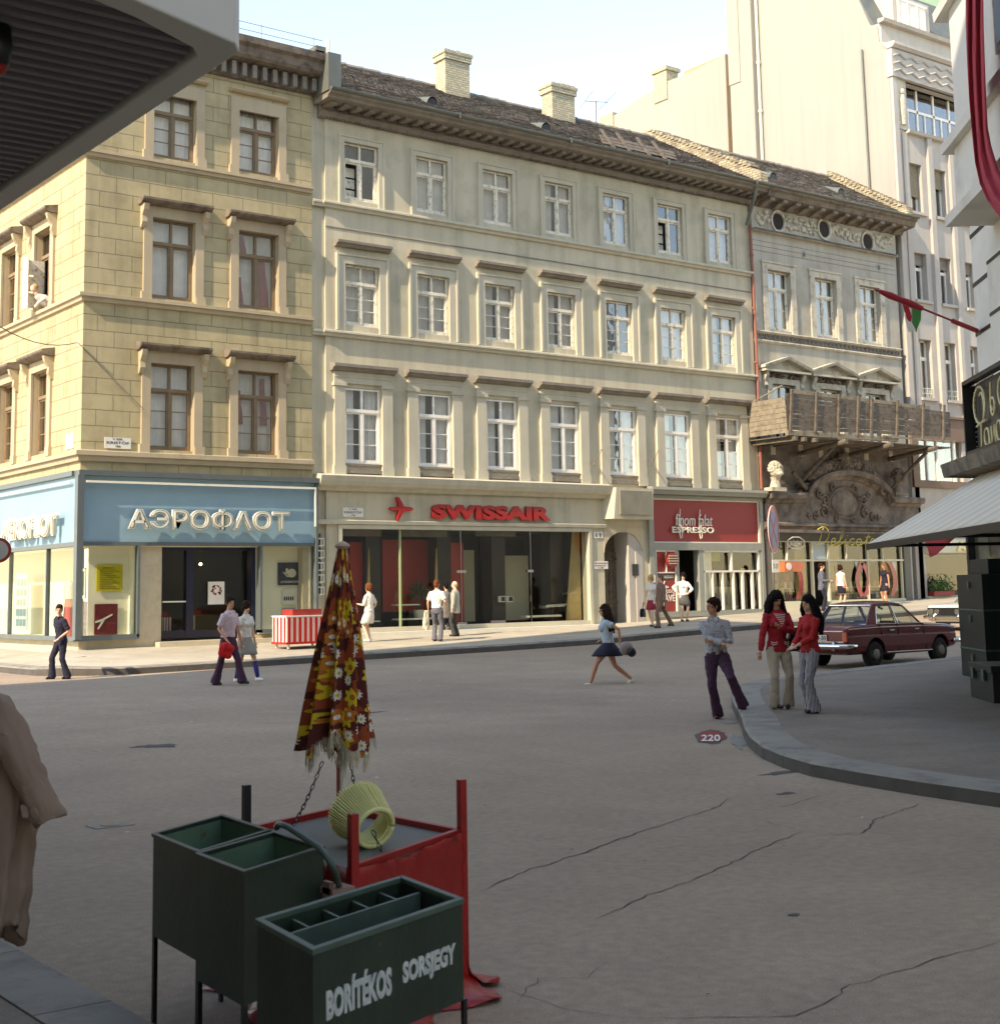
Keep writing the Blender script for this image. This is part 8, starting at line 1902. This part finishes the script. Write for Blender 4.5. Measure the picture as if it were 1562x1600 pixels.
# girl striding
g0 = gxy(952, 1072, 0)
gw, *_ = person((g0.x, g0.y, 0), R_(-88), 1.66, 'young woman in light blue blouse and navy miniskirt striding left across the road', 'f', feet={'L': (-.06, .40, 0), 'R': (.08, -.46, .06)}, pel=(0, 0, -.08), hands={'L': (-.22, -.22, .92), 'R': (.25, .12, .95)}, lean=(0, .05), hyaw=R_(0), top=(bluebl, .97, .3, .01), bottom=('skirt', navyc, .70, .05), hair=('longback', HB), sk=skin2, shoes=M['paper'])
bg_ = empty('carried_bag', wm(gw, (-.25, -.3, .8)), 'pale and dark bag carried by the woman striding across the road', 'bag'); c = wm(gw, (-.24, -.30, .72)); b = MB(); b.ball(c+Vector((.03, 0, .02)), (.17, .09, .14), 12, 8); b.build('body', C3('taupe bag', 150, 138, 136), bg_, remesh=.014)
b = MB(); b.ball(c+wm(gw, (-.06, -.12, 0))-Vector(gw.location)-Vector((0,0,.05)), (.11, .08, .1), 12, 8); b.build('dark_scarf', M['black'], bg_, remesh=.014)
# people in front of the airline window
def onpav(x, y, dz=0):
    r = ray(x, y); lo, hi = 33.4/r.y, 37.7/r.y
    for _ in range(30):
        m = (lo+hi)/2; p = r*m
        if p.z+EYE > pav(p.x, p.y): lo = m
        else: hi = m
    return Vector((p.x, p.y, pav(p.x, p.y)))
g0 = onpav(577, 1003); person(g0, R_(-120), 1.66, 'woman in a short white dress facing the airline window', 'f', feet={'L': (-.06, 0, .02), 'R': (.07, .02, .02)}, hands={'L': (-.12, .3, 1.15), 'R': (.24, .1, .95)}, top=(whitec, .9, .5, .012), bottom=('skirt', whitec, .56, .03), hair=('bob', HR), sk=skin3, shoes=M['paper'], vox=.013)
g0 = onpav(683, 1002); pm, *_ = person(g0, R_(165), 1.76, 'man in white short sleeves and grey trousers seen from behind holding a pale jacket', feet={'L': (-.1, .05, 0), 'R': (.1, -.02, 0)}, hands={'L': (-.28, .08, .9), 'R': (.24, .18, 1.05)}, top=(whitec, .96, .45, .012, whitec), bottom=('trousers', C3('grey slacks', 96, 96, 102), .01, 1.0), hair=('short', HR), sk=skin, vox=.013)
e = empty('carried_jacket', wm(pm, (-.32, .1, .5)), 'pale jacket hanging from the hand of the man in the white shirt', 'jacket'); b = MB(); c = wm(pm, (-.33, .08, .6))
for k in range(7): b.tube([c+Vector((.02*k-.06, rn.uniform(-.04, .04), .3)), c+Vector((.025*k-.09, rn.uniform(-.05, .05), -.05)), c+Vector((.03*k-.1, rn.uniform(-.05, .05), -.3+rn.uniform(0, .1)))], [.03, .05, .03], 8)
b.build('cloth', C3('pale jacket', 206, 196, 170), e, remesh=.015)
g0 = onpav(712, 994); person(g0, R_(-105), 1.66, 'bald elderly man in a pale grey jacket and dark trousers by the airline window', feet={'L': (-.1, .02, 0), 'R': (.1, -.03, 0)}, jacket=(C3('pale grey jacket', 172, 168, 152), .74, 1.0, .025, C3('jacket collar', 160, 156, 142)), bottom=('trousers', C3('charcoal slacks', 62, 60, 58), .008, 1.0), hair=('balding', HG), sk=skin3, vox=.013)
g0 = onpav(698, 990); person(g0, R_(-150), 1.56, 'person in a dark cap and grey coat standing half hidden behind the bald man', 'f', jacket=(C3('dull grey coat', 112, 106, 98), .55, 1.0, .02), bottom=('trousers', M['black'], .0, 1.0), hair=('short', HK), sk=skin, vox=.013)
# coffee bar people
g0 = onpav(1034, 981); person(g0, R_(-70), 1.74, 'man in a brown suit walking past the coffee bar', feet={'L': (-.08, .16, 0), 'R': (.1, -.42, .03)}, pel=(0, 0, -.03), jacket=(brownj, .72, 1.0, .025), bottom=('trousers', brownj, .01, 1.0), hair=('short', hairmat('greying hair', S(110, 96, 84))), sk=skin, vox=.013)
g0 = onpav(1019, 979); em, *_ = person(g0, R_(-35), 1.66, 'fair-haired woman in white blouse and red skirt beside the man in brown', 'f', feet={'L': (-.07, .1, 0), 'R': (.08, -.15, 0)}, top=(whitec, .9, .3, .01), bottom=('skirt', C3('dark red skirt', 150, 40, 56), .58, .0), hair=('bob', HG), sk=skin3, vox=.013)
bag(None, 'handbag', 'black handbag carried by the fair-haired woman at the coffee bar', wm(em, (.32, .05, .45)), (.14, .06, .14), M['black'], [wm(em, (.28, .05, .8)), wm(em, (.3, .08, .6)), wm(em, (.32, .0, .5))])
g0 = onpav(1069, 971); person(g0, R_(15), 1.64, 'waitress in white blouse, grey skirt and white cap leaning at the coffee bar door', 'f', hands={'L': (-.12, .2, 1.05), 'R': (.2, -.08, 1.05)}, poles={'L': (-1, -.3, 0), 'R': (1, -.5, 0)}, top=(C3('bright white blouse', 236, 232, 222), .96, .9, .014), bottom=('skirt', C3('grey skirt', 92, 90, 84), .60, .02), hair=('bouffant', HK), hyaw=R_(-30), sk=skin3, vox=.013)
e = empty('person', (38.55, 38.5, .9), 'figure in white seen inside the coffee bar behind the glass', 'person', None, 0); b = MB(); b.rings([((0, 0, .5), .2, .14), ((0, 0, .75), .24, .16), ((0, 0, 1.0), .2, .13), ((0, 0, 1.12), .06, .06)], 14); b.build('white_shirt', whitec, e, local=True, remesh=.02); b = MB(); b.rings([((0, 0, .0), .12, .1), ((0, 0, .6), .17, .12), ((0, 0, 1.1), .1, .08)], 12); b.ball((0, 0, 1.25), (.08, .09, .11)); b.build('body', skin, e, local=True, remesh=.02); b = MB(); b.ball((0, 0, 1.3), (.09, .1, .09)); b.build('hair', HK, e, local=True)
# people by the delicatessen
def onpav2(x, ytop, H, Y):                        # head-top pixel fixes the distance across the pavement
    q = atY(x, ytop, Y); return Vector((q.x, Y, pav(q.x, Y)))
g0 = onpav2(1283, 904, 1.75, 36.2); person(g0, R_(75), 1.74, 'man in a blue-grey jacket and dark trousers at the delicatessen door', jacket=(C3('blue grey jacket', 92, 98, 108), .78, 1.0, .02), hands={'L': (-.15, .3, 1.1), 'R': (.15, .3, 1.12)}, bottom=('trousers', navyc, .01, 1.0), hair=('short', HB), sk=skin, vox=.013)
g0 = onpav2(1313, 912, 1.7, 37.0); person(g0, R_(130), 1.6, 'brown-haired woman in a sleeveless white top behind the parked red car', 'f', top=(whitec, .9, .12, .006), bottom=('skirt', navyc, .6, .0), hair=('bob', HB), sk=skin, vox=.013)
g0 = onpav2(1382, 912, 1.7, 36.6); person(g0, R_(-60), 1.6, 'woman with long light brown hair and dark dress behind the parked red car', 'f', top=(navyc, .9, .2, .006), bottom=('skirt', navyc, .6, .0), hair=('longback', hairmat('light brown hair', S(120, 88, 64))), sk=skin2, vox=.013)
# person leaning out of the side window of the corner building
e = empty('person', (14.35, 41.2, 10.0), 'fair-haired person in white leaning out of an open side window of the ochre building', 'person'); 
b = MB(); b.tube([(14.9, 41.2, 10.4), (14.5, 41.25, 10.62), (14.3, 41.2, 10.7)], [.18, .17, .08], 12); b.tube([(14.5, 41.05, 10.6), (14.3, 41.0, 10.45), (14.32, 41.3, 10.38)], .05, 8); b.build('white_shirt', whitec, e, remesh=.015)
b = MB(); b.tube([(14.9, 41.2, 10.35), (14.4, 41.22, 10.66), (14.26, 41.2, 10.8)], [.12, .09, .05], 10); b.ball((14.22, 41.2, 10.9), (.1, .08, .11)); b.build('body', skin3, e, remesh=.012); b = MB(); b.ball((14.26, 41.2, 10.95), (.1, .1, .1)); b.build('hair', HG, e)
# passer-by with a raincoat over the shoulders, cut by the left edge
q = atZ(-78, 1480, .45); px_, py_ = q.x, q.y
base = Vector((px_, py_, .15)); dd = atZ(-78, 1640, .15)
pz = Vector((cf.x, cf.y, 0)).normalized()*6.35+Vector((cr.x, cr.y, 0)).normalized()*(-2.37)
cp_, J, s, HW, nk, hc_, shc_, ch_ = person((pz.x, pz.y, .15), R_(-100), 1.72, 'passer-by cut off by the left edge with a tan raincoat worn over the shoulders', hands={'L': (-.24, .25, 1.0), 'R': (.24, .25, 1.0)}, top=(navyc, .9, 1.0, .01), bottom=('trousers', M['black'], .01, 1.0), hair=('short', HB), vox=.011)
ct = empty('raincoat', (pz.x, pz.y, .5), 'tan raincoat draped over the shoulders of the passer-by at the left edge', 'coat')
ff = Vector((cr.x, cr.y, 0)).normalized(); fw = Vector((cf.x, cf.y, 0)).normalized()
def cw(u, v, z): return pz+ff*(u+.09)+fw*v+Vector((0,0,z))
b = MB(); R = []
for j in range(30):
    t = j/29; z = 1.52-.94*t; row = []
    for k in range(72):
        a = 2*math.pi*k/72; fo = (.030*math.sin(a*7+t*1.5)+.018*math.sin(a*13+2+t*3)+.012*math.sin(a*23))*min(1, t*1.8)
        wd = .07+.17*min(1, t*4)**.6-.05*t*t; wx = wd+fo; wy = (.07+.11*min(1, t*4)**.6)+fo*1.2
        row.append(cw(.06*t-.05*t*t+wx*math.cos(a)*(1 if math.cos(a) > 0 else .9), wy*math.sin(a), z-(.10*math.cos(a-.8)+.03*math.sin(a*7))*(t**3)))
    R.append(row)
b.loft(R, False); bd = b.build('coat_body', M['tan'], ct, smooth=True, solid=.012); rumple(rumple(bd, .05, .12), .016, .035)
b = MB(); P = [cw(.10, -.10, 1.50), cw(.19, -.14, 1.40), cw(.25, -.16, 1.28), cw(.30, -.17, 1.17), cw(.35, -.17, 1.08), cw(.385, -.17, 1.0)]; b.tube(P, [.04, .075, .078, .07, .074, .07], 20, cap=False, flat=.8); b.xf(lambda p: p+Vector((.008*math.sin(p.z*45+p.x*30), .008*math.cos(p.z*38), 0))); o = b.build('sleeve', M['tan'], ct, smooth=True, solid=.01); sb_ = o.modifiers.new('s', 'SUBSURF'); sb_.levels = sb_.render_levels = 2; rumple(rumple(o, .035, .08), .01, .03)
b = MB(); b.hexa([tuple(cw(u, v, z)) for u, v, z in ((-.05,-.2,1.40),(.22,-.24,1.36),(.22,-.22,1.36),(-.05,-.18,1.40),(-.05,-.12,1.53),(.12,-.14,1.52),(.12,-.1,1.52),(-.05,-.1,1.53))]); b.box(*[0]*0) if False else None
b.build('lapel', M['tan'], ct, bevel=.01)
b = MB()
for z in (1.12, .98, .84): b.disc(cw(.12, -.285-.02*(1.12-z), z), .016, fw, .012, 12)
each(b, 'button', M['tan'], ct)
b = MB(); b.box(0, .001, 0, .001, 0, .001) if False else b.hexa([tuple(cw(u, v, z)) for u, v, z in ((.29,-.235,1.03),(.315,-.23,1.03),(.315,-.22,1.03),(.29,-.225,1.03),(.28,-.235,1.08),(.305,-.23,1.08),(.305,-.22,1.08),(.28,-.225,1.08))]); b.build('sleeve_strap', M['tan'], ct)
bg2 = empty('black_bag', tuple(cw(-.05, -.38, .5)), 'black bag at the extreme left edge in front of the raincoat', 'bag'); b = MB(); b.ball(cw(-.02, -.36, .72), (.13, .13, .2), 14, 9); b.build('body', M['black'], bg2, remesh=.015)
